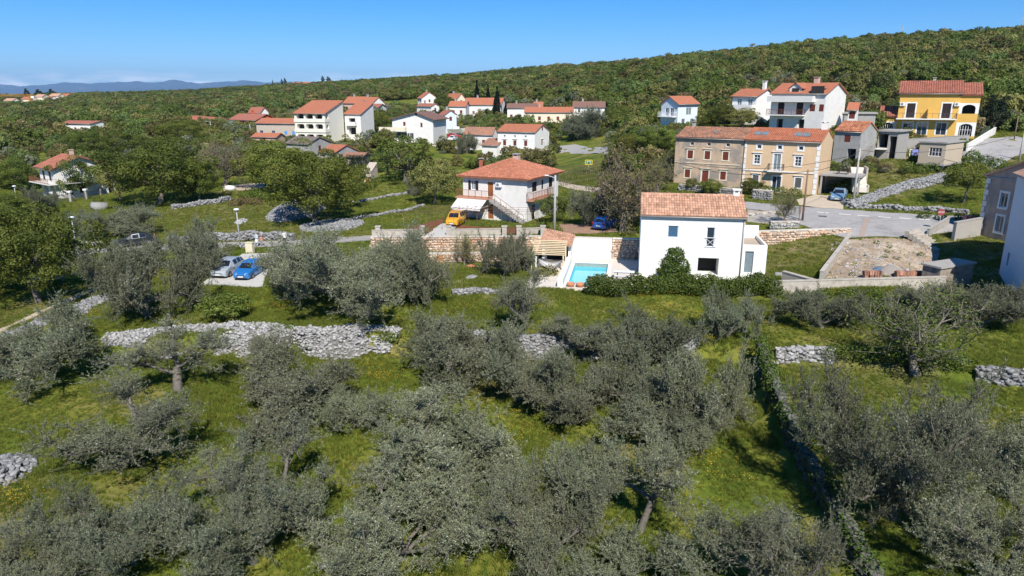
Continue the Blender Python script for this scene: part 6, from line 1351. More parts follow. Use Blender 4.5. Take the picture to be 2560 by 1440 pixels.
face_wall('long_stone_wall', 'long orange and white mortared stone wall behind the lawn and pool', (-14.8, 72.0, 0), (4.4, 72.4, 0), 2.15, seed=1)
face_wall('lower_stone_wall', 'low curved stone tier in front of the long orange stone wall', (-10.0, 69.6, 0), (2.2, 70.2, 0), .85, .6, seed=2, sz=(.3, .22))
MB().add([(-10, 70.2, .7), (2.3, 70.8, .7), (3.9, 72.3, .75), (-10, 72.0, .75), (-10, 70.2, -.5), (2.3, 70.8, -.5)], [(0, 1, 2, 3), (4, 5, 1, 0)]).build('planting_bed', pm('bed_soil', (.22, .18, .09), .95, .3, 3)).__setitem__('kind', 'structure')
face_wall('right_stone_wall', 'tall orange stone retaining wall below the road junction', (26.2, 74.3, 0), (36.9, 75.0, .2), 2.3, seed=3)
face_wall('pillar_wall', 'low white stone wall with iron gate left of the road junction', atz(1925, 577, 1.6), atz(1996, 577, 1.6), 1.0, seed=4, mat=S_WHITE)
face_wall('roadside_stone_wall', 'pale stone retaining wall beside the villa roof and below the road', atz(1866, 566, .9), atz(1962, 560, .9), 1.7, seed=5, mat=S_WHITE, cap=False)
face_wall('row_house_wall', 'grey stone garden wall before the restored row house', ground(1880, 498), ground(1930, 502), 1.3, seed=6, mat=S_GREY)
face_wall('row_house_wall', 'low grey garden wall before the old row house', ground(1696, 476), ground(1852, 490), .9, seed=7, mat=S_GREY)
def plain_wall(name, label, a, b, h, th=.3, mat=None, h1=None, cat='wall'):
    a, b = np.array(a, float), np.array(b, float); d = b - a; L = np.hypot(*d[:2]); h1 = h if h1 is None else h1; rg = random.Random(L)
    root = thing(name, label, cat, a, math.atan2(d[1], d[0])); m = MB(); n = max(2, int(L / 1.2))
    for i in range(n):
        x0, x1 = L * i / n, L * (i + 1) / n; f = lambda x: (d[2] * x / L, h + (h1 - h) * x / L + d[2] * x / L)
        (b0, t0), (b1, t1) = f(x0), f(x1); m.add([(x0, 0, b0 - 1), (x1, 0, b1 - 1), (x1, th, b1 - 1), (x0, th, b0 - 1), (x0, 0, t0), (x1, 0, t1), (x1, th, t1), (x0, th, t0)], [(4, 5, 6, 7), (0, 1, 5, 4), (2, 3, 7, 6)] + ([(3, 0, 4, 7)] if i == 0 else []) + ([(1, 2, 6, 5)] if i == n - 1 else []))
    m.build('body', mat or W_CONC, root); c = MB(); f = lambda x: h + (h1 - h) * x / L + d[2] * x / L
    c.add([(-.03, -.04, f(0) + .003), (L + .03, -.04, f(L) + .003), (L + .03, th + .04, f(L) + .003), (-.03, th + .04, f(0) + .003), (-.03, -.04, f(0) + .08), (L + .03, -.04, f(L) + .08), (L + .03, th + .04, f(L) + .08), (-.03, th + .04, f(0) + .08)], [(0, 3, 2, 1), (4, 5, 6, 7), (0, 1, 5, 4), (1, 2, 6, 5), (2, 3, 7, 6), (3, 0, 4, 7)]); c.build('coping', mat or W_CONC, root); return root
C_PALE = pm('concrete_pale', (.46, .42, .36), .9, .2, 2, .3, 20, col2=(.30, .26, .21), thr=(.5, .7), scale2=1.2)
plain_wall('low_concrete_wall', 'long low grey concrete wall along the foot of the dirt yard', (22.6, 58.0, 0), (38.2, 59.6, 0), 1.05, .3, C_PALE)
plain_wall('diagonal_wall', 'pale concrete wall running up from the ivy hedge to the road corner', (27.9, 60.8, .1), (38.0, 76.4, .6), 1.15, .3, C_PALE, 1.6)
plain_wall('stub_wall', 'short brown stub of wall beside the villa annex', (24.6, 61.8, 0), (26.2, 58.6, 0), 1.0, .35, C_PALE)
plain_wall('drive_wall', 'white garden wall climbing beside the upper road', ground(2418, 380), ground(2488, 336), 1.2, .25, W_WHITE2)
plain_wall('fence_plinth', 'long grey retaining wall before the yellow house', ground(2252, 372), ground(2420, 362), 1.6, .3, W_CONC)
plain_wall('stair_parapet', 'concrete parapet beside the stone steps at the dark passage', ground(2322, 592), ground(2372, 562), .8, .25, W_CONC)
plain_wall('passage_wall', 'dark retaining wall at the back of the shaded passage', ground(2385, 602), ground(2450, 590), 1.9, .4, W_CONC)
plain_wall('garden_wall', 'low grey roadside wall before the hipped house, left of its gate', ground(930, 592), ground(1056, 590), .75, .3, C_PALE)
plain_wall('garden_wall', 'low grey roadside wall before the hipped house, right of its gate', ground(1124, 590), ground(1262, 588), .75, .3, C_PALE)
plain_wall('garden_wall', 'short grey roadside wall before the hipped house beside the concrete pole', ground(1297, 588), ground(1358, 586), .75, .3, C_PALE)
for i, (x, lb) in enumerate(((946, 'leftmost stone gate pillar on the roadside wall'), (1056, 'stone pillar left of the rusty gate'), (1122, 'stone pillar right of the rusty gate'), (1261, 'stone pillar left of the footgate'), (1297, 'stone pillar right of the footgate'), (1357, 'stone pillar beside the tall concrete pole'))):
    p = ground(x, 590); t = thing('gate_pillar', lb, 'pillar', p); MB().box(-.28, .28, -.28, .28, -.6, 1.15).build('shaft', C_PALE, t); MB().box(-.34, .34, -.34, .34, 1.153, 1.26).build('cap', C_PALE, t)
def gate(label, a, b, h, mat, n=9):
    a, b = np.array(a), np.array(b); d = b - a; L = np.hypot(*d[:2]); t = thing('gate', label, 'gate', a, math.atan2(d[1], d[0])); f = MB(); f.bar((0, 0, .1), (L, 0, .1), .05).bar((0, 0, h), (L, 0, h), .05).bar((0, 0, .05), (0, 0, h), .06).bar((L, 0, .05), (L, 0, h), .06).build('gate_frame', mat, t)
    for i in range(1, n): MB().bar((L * i / n, 0, .1), (L * i / n, 0, h), .03).build('bar', mat, t)
gate('rusty red garden gate standing open before the hipped house', ground(1063, 588), ground(1082, 578), 1.1, IRON_R); gate('small rusty footgate between two stone pillars', ground(1268, 588), ground(1290, 588), 1.0, IRON_R); gate('black iron gate in the low white stone wall', atz(1952, 573, 1.7), atz(1988, 573, 1.7), 1.1, IRON)
# stone steps at the dark passage
t = thing('stone_steps', 'worn stone steps beside the dark passage at the road junction', 'steps', ground(2335, 612), R(35))
for k in range(6): MB().box(-1.2, 1.2, k * .42, k * .42 + .5, k * .22 - .5, k * .22 + .12).build('step', C_PALE, t)

# ================================================================== pool terrace, in the frame of the white house
TR = MAIN
def tthing(name, label, cat, x, y, z=0.0, rz=0.0): return thing(name, label, cat, TR.o + TR.u * x + TR.v * y + [0, 0, z], TR.yaw + rz)
def troot(name): o = bpy.data.objects.new(name, None); return o
def tobj(mb, name, mats, label=None, cat=None, kind=None): o = mb.build(name, mats, None, loc=TR.o, rot=(0, 0, TR.yaw)); return tag(o, label, cat, None, kind)
PX0, PX1, PY0, PY1 = -6.35, -2.95, -4.15, 4.5
d = MB(); DX0, DX1, DY0, DY1 = -10.0, 2.4, -5.3, 7.0
for x0, x1, y0, y1 in ((DX0, PX0, DY0, DY1), (PX1, DX1, DY0, DY1), (PX0, PX1, DY0, PY0), (PX0, PX1, PY1, DY1)): d.box(x0, x1, y0, y1, -.9, .06)
deck = tobj(d, 'deck', [DECK], kind='structure')
NOGRASS.append([tuple((TR.o + TR.u * x + TR.v * y)[:2]) for x, y in ((DX0, DY0), (DX1 + 10, DY0), (DX1 + 10, 7.5), (DX0, 7.5))])
pt = tthing('swimming_pool', 'turquoise swimming pool with pale rim beside the white house', 'pool', 0, 0)
b = MB(); zb = -1.5
b.quad((PX0, PY0, zb), (PX1, PY0, zb), (PX1, PY1, zb), (PX0, PY1, zb)).quad((PX0, PY1, zb), (PX1, PY1, zb), (PX1, PY1, .06), (PX0, PY1, .06)).quad((PX1, PY0, zb), (PX0, PY0, zb), (PX0, PY0, .06), (PX1, PY0, .06)).quad((PX0, PY0, zb), (PX0, PY1, zb), (PX0, PY1, .06), (PX0, PY0, .06)).quad((PX1, PY1, zb), (PX1, PY0, zb), (PX1, PY0, .06), (PX1, PY1, .06))
b.build('basin', pm('pool_liner', (.42, .84, .90), .6, .04), pt)
rim = MB()
for x0, x1, y0, y1 in ((PX0 - .3, PX0 + .04, PY0 - .3, PY1 + .3), (PX1 - .04, PX1 + .3, PY0 - .3, PY1 + .3), (PX0 + .04, PX1 - .04, PY0 - .3, PY0 + .04), (PX0 + .04, PX1 - .04, PY1 - .04, PY1 + .3)): rim.box(x0, x1, y0, y1, .064, .10)
rim.build('rim', PLASTERW, pt)
def water_mat():
    m = bpy.data.materials.new('pool_water'); m.use_nodes = True; n, l = m.node_tree.nodes, m.node_tree.links; bs = n['Principled BSDF']
    bs.inputs['Base Color'].default_value = (.10, .72, .88, 1); bs.inputs['Roughness'].default_value = .06; bs.inputs['Transmission Weight'].default_value = .25; bs.inputs['IOR'].default_value = 1.33
    x = n.new('ShaderNodeTexNoise'); x.inputs['Scale'].default_value = 2.5; bp = n.new('ShaderNodeBump'); bp.inputs['Strength'].default_value = .08; l.new(x.outputs['Fac'], bp.inputs['Height']); l.new(bp.outputs[0], bs.inputs['Normal']); return m
MB().quad((PX0 + .002, PY0 + .002, -.32), (PX1 - .002, PY0 + .002, -.32), (PX1 - .002, PY1 - .002, -.32), (PX0 + .002, PY1 - .002, -.32)).build('water', water_mat(), pt)
w = tthing('plaster_wall', 'smooth bright white plaster wall behind the pool', 'wall', -8.2, 6.9); MB().box(0, 5.45, 0, .5, -.6, 2.15).build('body', PLASTERW, w); MB().box(-.02, 5.47, -.03, .53, 2.153, 2.22).build('coping', DECK, w)
q0 = TR.o + TR.u * (-2.7) + TR.v * 6.95; q1 = TR.o + TR.u * (.6) + TR.v * 7.1; face_wall('terrace_stone_wall', 'orange stone wall between the plaster wall and the white house', q0, q1, 2.15, seed=9)
q0 = TR.o + TR.u * (.62) + TR.v * 7.1; face_wall('rear_stone_wall', 'pale stone wall behind the white house', q0, (26.1, 74.2, 0), 1.9, seed=10)
w = tthing('pool_side_wall', 'low thick white wall along the left side of the pool', 'wall', -7.15, -5.2); MB().box(0, .5, 0, 9.4, -.6, .75).build('body', PLASTERW, w)
# garden shed with sloping tile roof
s = tthing('pool_shed', 'small white shed with crooked salmon tile roof behind the pergola', 'shed', -9.6, 3.6)
b = MB(); b.box(0, .25, 0, 3.0, -.3, 2.45).box(2.6, 2.85, .3, 3.0, -.3, 1.9).box(.25, 2.6, 2.75, 3.0, -.3, 2.2).box(.25, 2.6, 2.2, 2.74, -.3, .9, 1); b.build('wall', [PLASTERW, DARK], s)
rp = [(-.15, -.25, 2.5), (3.0, -.25, 1.92), (3.05, 3.15, 2.35), (-.1, 3.15, 2.95)]; ro = MB().slab([(x, y, z + .08) for x, y, z in rp], .08).build('roof', T_SALMON, s); tile_cover(ro, [(x, y, z + .09) for x, y, z in rp], T_SALMON, .23, .38, 31, .08)
# pergola with cream planks
p = tthing('pergola', 'pergola roofed with cream planks between shed and hammock', 'pergola', -10.4, .7); WOODC = pm('plank_cream', (.70, .56, .36), .8, .1, 3, tintvar=.1)
for k in range(9): y = .02 + k * .30; MB().box(0, 3.35, y, y + .27, 1.62 + k * .11, 1.67 + k * .11, tint=(k * .37) % 1).build('plank', WOODC, p)
for x, y in ((.1, .1), (3.2, .1), (.1, 2.6), (3.2, 2.6)): MB().box(x - .06, x + .06, y - .06, y + .06, -.3, 1.6 + y * .37).build('post', WOODC, p)
h = tthing('hammock', 'striped white and grey woven hammock hung beside the pool wall', 'hammock', -9.4, -1.6); V, F_, MI = [], [], []
for i in range(15):
    for j in range(9):
        t, u = i / 14, j / 8; x = 2.2 * t; sag = .75 * (4 * t * (1 - t)); wd = .25 + .75 * math.sin(math.pi * t) ** .6; y = (u - .5) * 2.2 * wd + 1.0; V.append((x, y, 1.45 - sag + .25 * (2 * u - 1) ** 2 * math.sin(math.pi * t)))
for i in range(14):
    for j in range(8): F_.append((i * 9 + j, i * 9 + j + 1, (i + 1) * 9 + j + 1, (i + 1) * 9 + j)); MI.append(j % 2)
obj('cloth', fastmesh('cloth', V, F_, [pm('hammock_white', (.62, .60, .58), .9, .1), pm('hammock_grey', (.36, .34, .33), .9, .1)], MI, True), h)
for x, s_ in ((0, -1), (2.2, 1)): MB().tube([(x, 1.0, 1.45), (x + s_ * .25, 1.0, 1.6)], .02, 6).build('rope', IRON, h)
MB().box(-.32, -.2, .94, 1.06, -.1, 1.75).build('post', FRAME, h)
tb = tthing('picnic_table', 'white garden table with two benches on the pool terrace', 'table', -2.3, -1.9); WT = pm('table_white', (.70, .70, .72), .6, .05)
MB().box(0, 1.9, .55, 1.15, .70, .76).build('tabletop', WT, tb)
for y in (.05, 1.35): MB().box(0, 1.9, y, y + .3, .42, .47).build('bench_seat', WT, tb)
for x in (.3, 1.5): MB().box(x, x + .08, .8, .9, .06, .70).box(x, x + .08, .1, 1.6, .36, .42).box(x, x + .08, .15, .23, .06, .36).box(x, x + .08, 1.47, 1.55, .06, .36).build('trestle', IRON, tb)
TERC = pm('terracotta', (.52, .22, .12), .8, .15, 5)
for x, lb in ((-6.0, 'round terracotta bowl left of the other on the pool deck'), (-5.15, 'round terracotta bowl beside the ivy hedge on the pool deck')):
    o = MB().lathe([(.02, .06), (.22, .06), (.36, .22), (.38, .34), (.34, .42), (.30, .42), (.30, .34), (.02, .30)], n=18).build('flower_bowl', TERC, None, loc=TR.o + TR.u * x + TR.v * -4.75); tag(o, lb, 'pot')
o = MB().lathe([(.02, 0), (.25, .02), (.36, .2), (.22, .3), (.02, .3)], n=14).build('garden_pot', TERC, None, loc=ground(1897, 686)); tag(o, 'flat terracotta pot beside the annex of the white house', 'pot')
g = ground(1178, 668); t = thing('flower_pots', 'little cluster of orange pots on the walled lawn', 'pots', g)
for k in range(4): MB().lathe([(.02, 0), (.10, 0), (.15, .22), (.12, .22), (.02, .2)], (.25 * math.cos(k * 1.6), .2 * math.sin(k * 1.6), 0), 10).build('pot', TERC, t)

# ================================================================== cars
TYRE = pm('tyre', (.02, .02, .02), .8, .1); RIM = pm('rim_alloy', (.45, .45, .46), .35, .05, metal=.7); CGLASS = pm('car_glass', (.015, .018, .022), .05, .05, spec=.9); LAMPC = pm('headlamp', (.75, .77, .80), .15, .05, spec=.8); LAMPR = pm('tail_lamp', (.45, .02, .02), .25, .05); PLATE = pm('number_plate', (.75, .75, .72), .5, .05); TRIMB = pm('black_plastic', (.03, .03, .03), .6, .1)
STATIONS = {  # x, half width at sill, sill z, half width at belt, belt z, half width at roof, roof z (roof = belt: no glasshouse)
    'hatch': (3.95, [(0, .60, .30, .62, .55, .60, .56), (.10, .74, .22, .78, .68, .70, .70), (.55, .80, .20, .83, .82, .74, .84), (1.05, .82, .20, .85, .90, .76, .93), (1.75, .82, .20, .86, .92, .60, 1.38), (2.4, .82, .20, .86, .94, .61, 1.45), (3.1, .82, .20, .86, .97, .60, 1.42), (3.5, .80, .20, .84, .98, .57, 1.34), (3.85, .76, .24, .80, .95, .70, .98), (3.95, .66, .32, .70, .70, .66, .71)]),
    'mpv': (4.2, [(0, .62, .30, .64, .58, .62, .59), (.12, .76, .22, .80, .74, .72, .76), (.6, .82, .20, .86, .90, .78, .92), (1.0, .84, .20, .87, .97, .78, 1.0), (1.85, .84, .20, .88, .98, .62, 1.46), (2.6, .84, .20, .88, 1.0, .64, 1.54), (3.4, .84, .20, .88, 1.03, .62, 1.50), (3.8, .82, .20, .86, 1.04, .60, 1.40), (4.12, .78, .24, .82, 1.0, .74, 1.03), (4.2, .68, .32, .72, .72, .68, .73)]),
    'van': (4.0, [(0, .62, .30, .64, .60, .62, .61), (.12, .76, .22, .80, .80, .72, .82), (.65, .82, .20, .85, .98, .78, 1.0), (.9, .83, .20, .86, 1.02, .78, 1.06), (1.45, .83, .20, .87, 1.04, .68, 1.66), (2.2, .83, .20, .87, 1.06, .72, 1.82), (3.2, .83, .20, .87, 1.06, .72, 1.82), (3.82, .82, .22, .86, 1.06, .70, 1.76), (3.96, .80, .26, .84, 1.02, .70, 1.60), (4.0, .70, .34, .76, .80, .74, .81)]),
    'saloon': (4.6, [(0, .62, .30, .66, .55, .64, .56), (.12, .78, .22, .82, .68, .74, .70), (.7, .84, .20, .87, .80, .78, .82), (1.35, .85, .20, .88, .90, .78, .93), (2.1, .85, .20, .89, .92, .60, 1.38), (2.9, .85, .20, .89, .94, .62, 1.44), (3.6, .85, .20, .88, .96, .60, 1.34), (4.1, .83, .20, .86, .97, .74, 1.0), (4.5, .80, .24, .83, .92, .76, .94), (4.6, .70, .32, .74, .66, .70, .67)])}
def car(label, front, rear, paint, kind='hatch', cat='car', door_open=False, name='parked_car'):
    f, r = ground(*front), ground(*rear); d = f - r; yaw = math.atan2(d[1], d[0]); L, st = STATIONS[kind]; c = (f + r) / 2; dirv = np.array([math.cos(yaw), math.sin(yaw), 0])
    a, b2 = c + dirv * L * .4, c - dirv * L * .4; za, zb_ = gz(a[0], a[1]), gz(b2[0], b2[1]); lift = .06
    root = thing(name, label, cat, (c[0], c[1], (za + zb_) / 2 + lift), yaw); root.rotation_euler = (0, -math.atan2(za - zb_, L * .8), yaw)
    bd, gl = MB(), MB(); n = len(st); S = [(L / 2 - s[0],) + s[1:] for s in st]
    def pts(s): x, w0, z0, w1, z1, w2, z2 = s; return [(x, -w0, z0), (x, -w1, (z0 + z1) * .5), (x, -w1 * .985, z1), (x, -w2, z2), (x, w2, z2), (x, w1 * .985, z1), (x, w1, (z0 + z1) * .5), (x, w0, z0)]
    ring = [pts(s) for s in S]; gi = []
    for i in range(n - 1):
        A, B = ring[i], ring[i + 1]
        for k in range(8):
            k2 = (k + 1) % 8; q = [A[k], B[k], B[k2], A[k2]]; ga, gb = S[i][6] - S[i][4], S[i + 1][6] - S[i + 1][4]
            side = k in (2, 4); topf = k == 3
            if side and ga > .2 and gb > .2: # window band: glass inset between pillars
                P = [Vector(v) for v in q]; cen = sum(P, Vector()) / 4; I = [cen + (v - cen) * .86 for v in P]; bd.add(P + I, [(0, 1, 5, 4), (1, 2, 6, 5), (2, 3, 7, 6), (3, 0, 4, 7)], 0, False); gl.add(I, [(0, 1, 2, 3)])
            elif topf and (ga > .2) != (gb > .2): # windscreen and rear window
                P = [Vector(v) for v in q]; cen = sum(P, Vector()) / 4; I = [cen + (v - cen) * .88 for v in P]; bd.add(P + I, [(0, 1, 5, 4), (1, 2, 6, 5), (2, 3, 7, 6), (3, 0, 4, 7)], 0, False); gl.add(I, [(0, 1, 2, 3)])
            else: bd.add(q, [(0, 1, 2, 3)], 0, True)
    bd.add(ring[0], [tuple(range(8))]); bd.add(ring[-1], [tuple(range(7, -1, -1))]); bd.build('body', paint, root); gl.build('windows', CGLASS, root)
    hw = st[4][3]
    for x in (L / 2 - .78, -L / 2 + .72):
        for s in (-1, 1):
            t = MB(); y0, y1 = s * (hw - .17), s * (hw + .025); prof = [(.0, 0), (.20, 0), (.30, .0), (.315, .03), (.315, .16), (.30, .195), (.2, .195), (0, .19)]
            m_ = 18; V = [(x + rr * math.cos(2 * math.pi * j / m_), y0 + (y1 - y0) * q / .195, .31 + rr * math.sin(2 * math.pi * j / m_)) for rr, q in prof for j in range(m_)]
            t.add(V, [(i * m_ + j, i * m_ + (j + 1) % m_, (i + 1) * m_ + (j + 1) % m_, (i + 1) * m_ + j) for i in range(len(prof) - 1) for j in range(m_)], 0, True); wo = t.build('wheel', TYRE, root)
            rm = MB(); yo = y1 + s * .006
            for j in range(5):
                a0 = 2 * math.pi * j / 5; rm.add([(x + .19 * math.cos(a0 + e), yo, .31 + .19 * math.sin(a0 + e)) for e in (-.42, -.14, .14, .42)] + [(x, yo + s * .004, .31)], [(0, 1, 2, 3, 4)])
            rm.build('rim', RIM, wo)
    for s in (-1, 1):
        MB().add([(L / 2 - .03, s * .40, .58), (L / 2 - .10, s * .66, .60), (L / 2 - .30, s * .735, .72), (L / 2 - .22, s * .42, .71), (L / 2 + .005, s * .40, .60), (L / 2 - .06, s * .68, .60), (L / 2 - .28, s * .77, .745), (L / 2 - .16, s * .42, .735)], [(4, 5, 6, 7), (0, 1, 5, 4), (3, 0, 4, 7), (1, 2, 6, 5)]).build('headlight', LAMPC, root)
        MB().box(-L / 2 - .005, -L / 2 + .16, s * .66 - .10, s * .66 + .10, .72, .98).build('tail_light', LAMPR, root); MB().box(L / 2 - 1.55, L / 2 - 1.42, s * (hw + .09) - .09, s * (hw + .09) + .09, .92, 1.04).build('mirror', paint, root)
    MB().box(L / 2 - .02, L / 2 + .02, -.26, .26, .36, .47).build('number_plate', PLATE, root); MB().box(-L / 2 - .02, -L / 2 + .02, -.26, .26, .50, .61).build('number_plate', PLATE, root); MB().box(L / 2 - .06, L / 2 + .012, -.45, .45, .48, .55).build('grille', TRIMB, root); MB().box(L / 2 - .1, L / 2 + .01, -.6, .6, .24, .33).build('bumper', TRIMB, root)
    if door_open: MB().slab([(.55, hw, .3), (.55, hw + .0, .95), (1.0, hw + .75, .95), (1.0, hw + .75, .3)], .08).build('open_door', paint, root)
    return root
def paint(n, c, rough=.28): return pm('paint_' + n, c, rough, .03, 2, spec=.6, coat=.6)
car('silver grey estate car facing downhill on the concrete pad', (543, 700), (598, 672), paint('silver', (.36, .40, .44)), 'mpv'); car('bright blue small car with black striped bonnet on the concrete pad', (601, 705), (650, 676), paint('blue', (.02, .15, .42)), 'hatch')
car('yellow van with open drive gate before the hipped house', (1120, 573), (1158, 551), paint('yellow', (.75, .36, .02)), 'van', 'van', name='parked_van'); car('blue hatchback seen from behind with its door open on bare earth', (1530, 562), (1494, 579), paint('blue2', (.02, .09, .34)), 'hatch', door_open=True)
car('pale blue grey saloon parked beside the white garden stair', (2086, 510), (2106, 488), paint('steel', (.16, .27, .38)), 'saloon'); car('dark grey saloon on the village car park', (1098, 362), (1130, 366), paint('slate', (.12, .15, .18)), 'saloon'); car('white car behind the dark grey saloon', (1122, 354), (1141, 350), paint('white', (.72, .72, .72)), 'hatch'); car('red car before the white boat', (1150, 346), (1122, 345), paint('red', (.45, .02, .03)), 'hatch')
car('white camper van beside the concrete shell', (2188, 324), (2200, 318), paint('white', (.72, .72, .72)), 'van', 'van', name='camper_van'); car('black car half hidden behind the olives on the lane', (318, 617), (358, 612), paint('black', (.02, .025, .03)), 'saloon'); car('dark car parked below the outside stair of the grey barn', (2164, 392), (2190, 384), paint('black', (.02, .025, .03)), 'hatch')
car('grey car among the trees left of the pale blue house', (1612, 312), (1598, 306), paint('slate', (.12, .15, .18)), 'hatch')
t = thing('boat', 'white motor boat on a trailer behind the red car', 'boat', ground(1142, 338), R(10)); b = MB(); st = [(-2.8, .9, .9), (-1.0, 1.05, .9), (1.2, .9, 1.0), (2.6, .35, 1.15), (3.1, .03, 1.3)]
for i in range(4):
    (x0, w0, z0), (x1, w1, z1) = st[i], st[i + 1]; zz = 1.0
    b.add([(x0, -w0, z0 + zz), (x1, -w1, z1 + zz), (x1, w1, z1 + zz), (x0, w0, z0 + zz), (x0, 0, .45), (x1, 0, .5 + .25 * i)], [(0, 1, 2, 3), (0, 4, 5, 1), (3, 2, 5, 4)])
b.build('hull', paint('white', (.72, .72, .72)), t); MB().box(-1.2, .8, -.6, .6, 1.9, 2.6).build('cabin', FRAME, t); MB().box(-2.4, 2.2, -.4, .4, .25, .42).build('trailer', IRON, t)

# ================================================================== poles, lamps, wires
STEEL = pm('galvanised_steel', (.42, .44, .46), .5, .1, 4, metal=.2); CPOLE = pm('pole_concrete', (.42, .40, .37), .9, .12, 3); WPOLE = pm('pole_wood', (.20, .14, .10), .9, .25, 4)
LAMPHEAD = pm('lamp_head', (.72, .74, .76), .4, .05)
def lamp_post(label, bx, by, ty):
    p = ground(bx, by); H = z_at_py(p[0], p[1], ty) - p[2]; t = thing('street_lamp', label, 'street lamp', p)
    MB().tube([(0, 0, -.3), (0, 0, H * .5), (0, 0, H - .15)], [.085, .07, .05], 10).build('post', STEEL, t); MB().lathe([(.02, H - .16), (.22, H - .14), (.34, H - .06), (.30, H + .04), (.16, H + .10), (.01, H + .12)], n=18).build('lamp_head', LAMPHEAD, t); MB().lathe([(.10, 0), (.13, .02), (.13, .35), (.09, .4)], n=10).build('foot', STEEL, t)
lamp_post('lamp post with white dome beside the lane and parked cars', 601, 621, 523); lamp_post('lamp post with white dome before the big dark leafy tree', 192, 626, 543); lamp_post('far lamp post with white dome left of the arched house', 40, 492, 465)
def pole(label, bx, by, ty, r=.14, mat=None, arm=None, lamp=False, name='utility_pole', top=None):
    p = ground(bx, by); H = z_at_py(p[0], p[1], ty) - p[2]; t = thing(name, label, 'pole', p); MB().tube([(0, 0, -.5), (0, 0, H * .5), (0, 0, H)], [r, r * .85, r * .65], 10).build('shaft', mat or CPOLE, t)
    if arm: MB().bar((-arm / 2, 0, H - .35), (arm / 2, 0, H - .35), .08).build('crossarm', STEEL, t)
    if arm:
        for s in (-1, 0, 1): MB().lathe([(.05, H - .3), (.06, H - .2), (.03, H - .08)], (s * arm * .42, 0, 0), 8).build('insulator', LAMPHEAD, t)
    if lamp: MB().bar((0, 0, H - .3), (-.9, -.3, H), .05).box(-1.25, -.8, -.42, -.2, H - .03, H + .08).build('lamp_arm', LAMPHEAD, t)
    return p + [0, 0, H - .2]
W0 = pole('tall pale concrete pole beside the earth patch and hipped house', 1386, 586, 438, .17, lamp=True); W1 = pole('leaning concrete pole at the roadside boulder pile', 2132, 514, 372, .17); W2 = pole('brown wooden pole at the road junction', 2006, 552, 424, .13, WPOLE); W3 = pole('grey pole at the top right beside the upper road', 2548, 402, 328, .16)
W4 = pole('thin pole beside the three storey house', 1370, 412, 352, .12, lamp=True); pole('thin pole before the red house', 628, 350, 310, .12); pole('lamp pole left of the red house', 530, 345, 303, .12, lamp=True); pole('thin pole in the tree belt, left one of a pair', 371, 310, 293, .12); pole('thin pole in the tree belt, right one of a pair', 403, 307, 287, .12)
W5 = pole('grey pole before the large gabled white house', 1991, 306, 247, .12); pole('pole beside the balcony of the large gabled house', 2023, 296, 236, .12); pole('pole before the pale blue house', 1705, 304, 252, .12); pole('pole left of the cypresses', 1160, 312, 276, .11); pole('pole beside the wooden one of the cypress garden', 1183, 312, 278, .11); pole('pole at the chalet car park', 1116, 372, 322, .11); pole('dark pole beside the lawn at the top right', 2535, 350, 290, .11, WPOLE)
WIRE = pm('cable_black', (.03, .03, .03), .6, .05)
def wire(label, a, b, sag=1.2, r=.028):
    a, b = np.array(a, float), np.array(b, float); n = 14; o = thing('cable', label, 'cable', a)
    MB().tube([tuple((b - a) * i / n - np.array([0, 0, 4 * sag * i / n * (1 - i / n)])) for i in range(n + 1)], r, 5, caps=False).build('strand', WIRE, o)
wire('cable from the leaning pole to the wooden pole', W1, W2, .6); wire('cable from the leaning pole to the upper road pole', W1, W3, 1.3); wire('cable from the wooden pole across the row houses', W2, atY(1690, 405, 100), 1.0); wire('upper cable from the leaning pole across the row houses', W1 + [0, 0, -.4], atY(1690, 402, 101), 1.5); wire('cable from the concrete pole to the thin pole', W0, W4, 2.0); wire('cable from the concrete pole towards the row houses', W0 + [0, 0, -.4], atY(1690, 440, 100), 1.2); wire('cable from the leaning pole to the pinkish house', W1 + [0, 0, -1.2], atY(2472, 470, 74), .8)
# stop sign at the junction
p = ground(2346, 575); t = thing('stop_sign', 'red stop sign on a grey post seen at the road junction', 'sign', p, R(-15)); H = z_at_py(p[0], p[1], 522) - p[2]
MB().tube([(0, 0, -.3), (0, 0, H - .05)], .035, 8).build('post', STEEL, t); oc = [(.38 * math.cos(math.pi / 8 + k * math.pi / 4), -.05, H - .38 + .38 * math.sin(math.pi / 8 + k * math.pi / 4)) for k in range(8)]
MB().add(oc + [(x, -.035, z) for x, y, z in oc], [tuple(range(8)), tuple(range(15, 7, -1))] + [(i, i + 8, (i + 1) % 8 + 8, (i + 1) % 8) for i in range(8)]).build('plate', pm('sign_red', (.33, .07, .07), .5, .05), t)
f = bpy.data.curves.new('lettering', 'FONT'); f.body = 'STOP'; f.size = .25; f.align_x = 'CENTER'; f.align_y = 'CENTER'; f.extrude = .002; f.materials.append(FRAME); ft = bpy.data.objects.new('text', f); COL.objects.link(ft); bpy.context.view_layer.update(); fm = bpy.data.meshes.new_from_object(ft); bpy.data.objects.remove(ft); fo = obj('lettering', fm, t); fo.location = (0, -.056, H - .38); fo.rotation_euler = (math.pi / 2, 0, 0)
p = ground(1997, 553); t = thing('road_post', 'short dark post beside the wooden pole', 'post', p); MB().box(-.12, .12, -.05, .05, .9, 1.7).build('plate', WPOLE, t); MB().box(-.04, .04, -.04, .04, -.2, .9).build('stem', WPOLE, t)
p = ground(2418, 560); t = thing('red_box', 'small red and white box standing in the dark passage', 'box', p + [0, 0, .4]); MB().box(-.4, .4, -.3, .3, -.6, .5).build('body', pm('box_red', (.55, .06, .05), .6, .3, 6, col2=(.7, .65, .6), thr=(.5, .6), scale2=4), t); MB().box(-.43, .43, -.33, .33, .503, .56).build('lid', pm('box_red', (.55, .06, .05)), t)
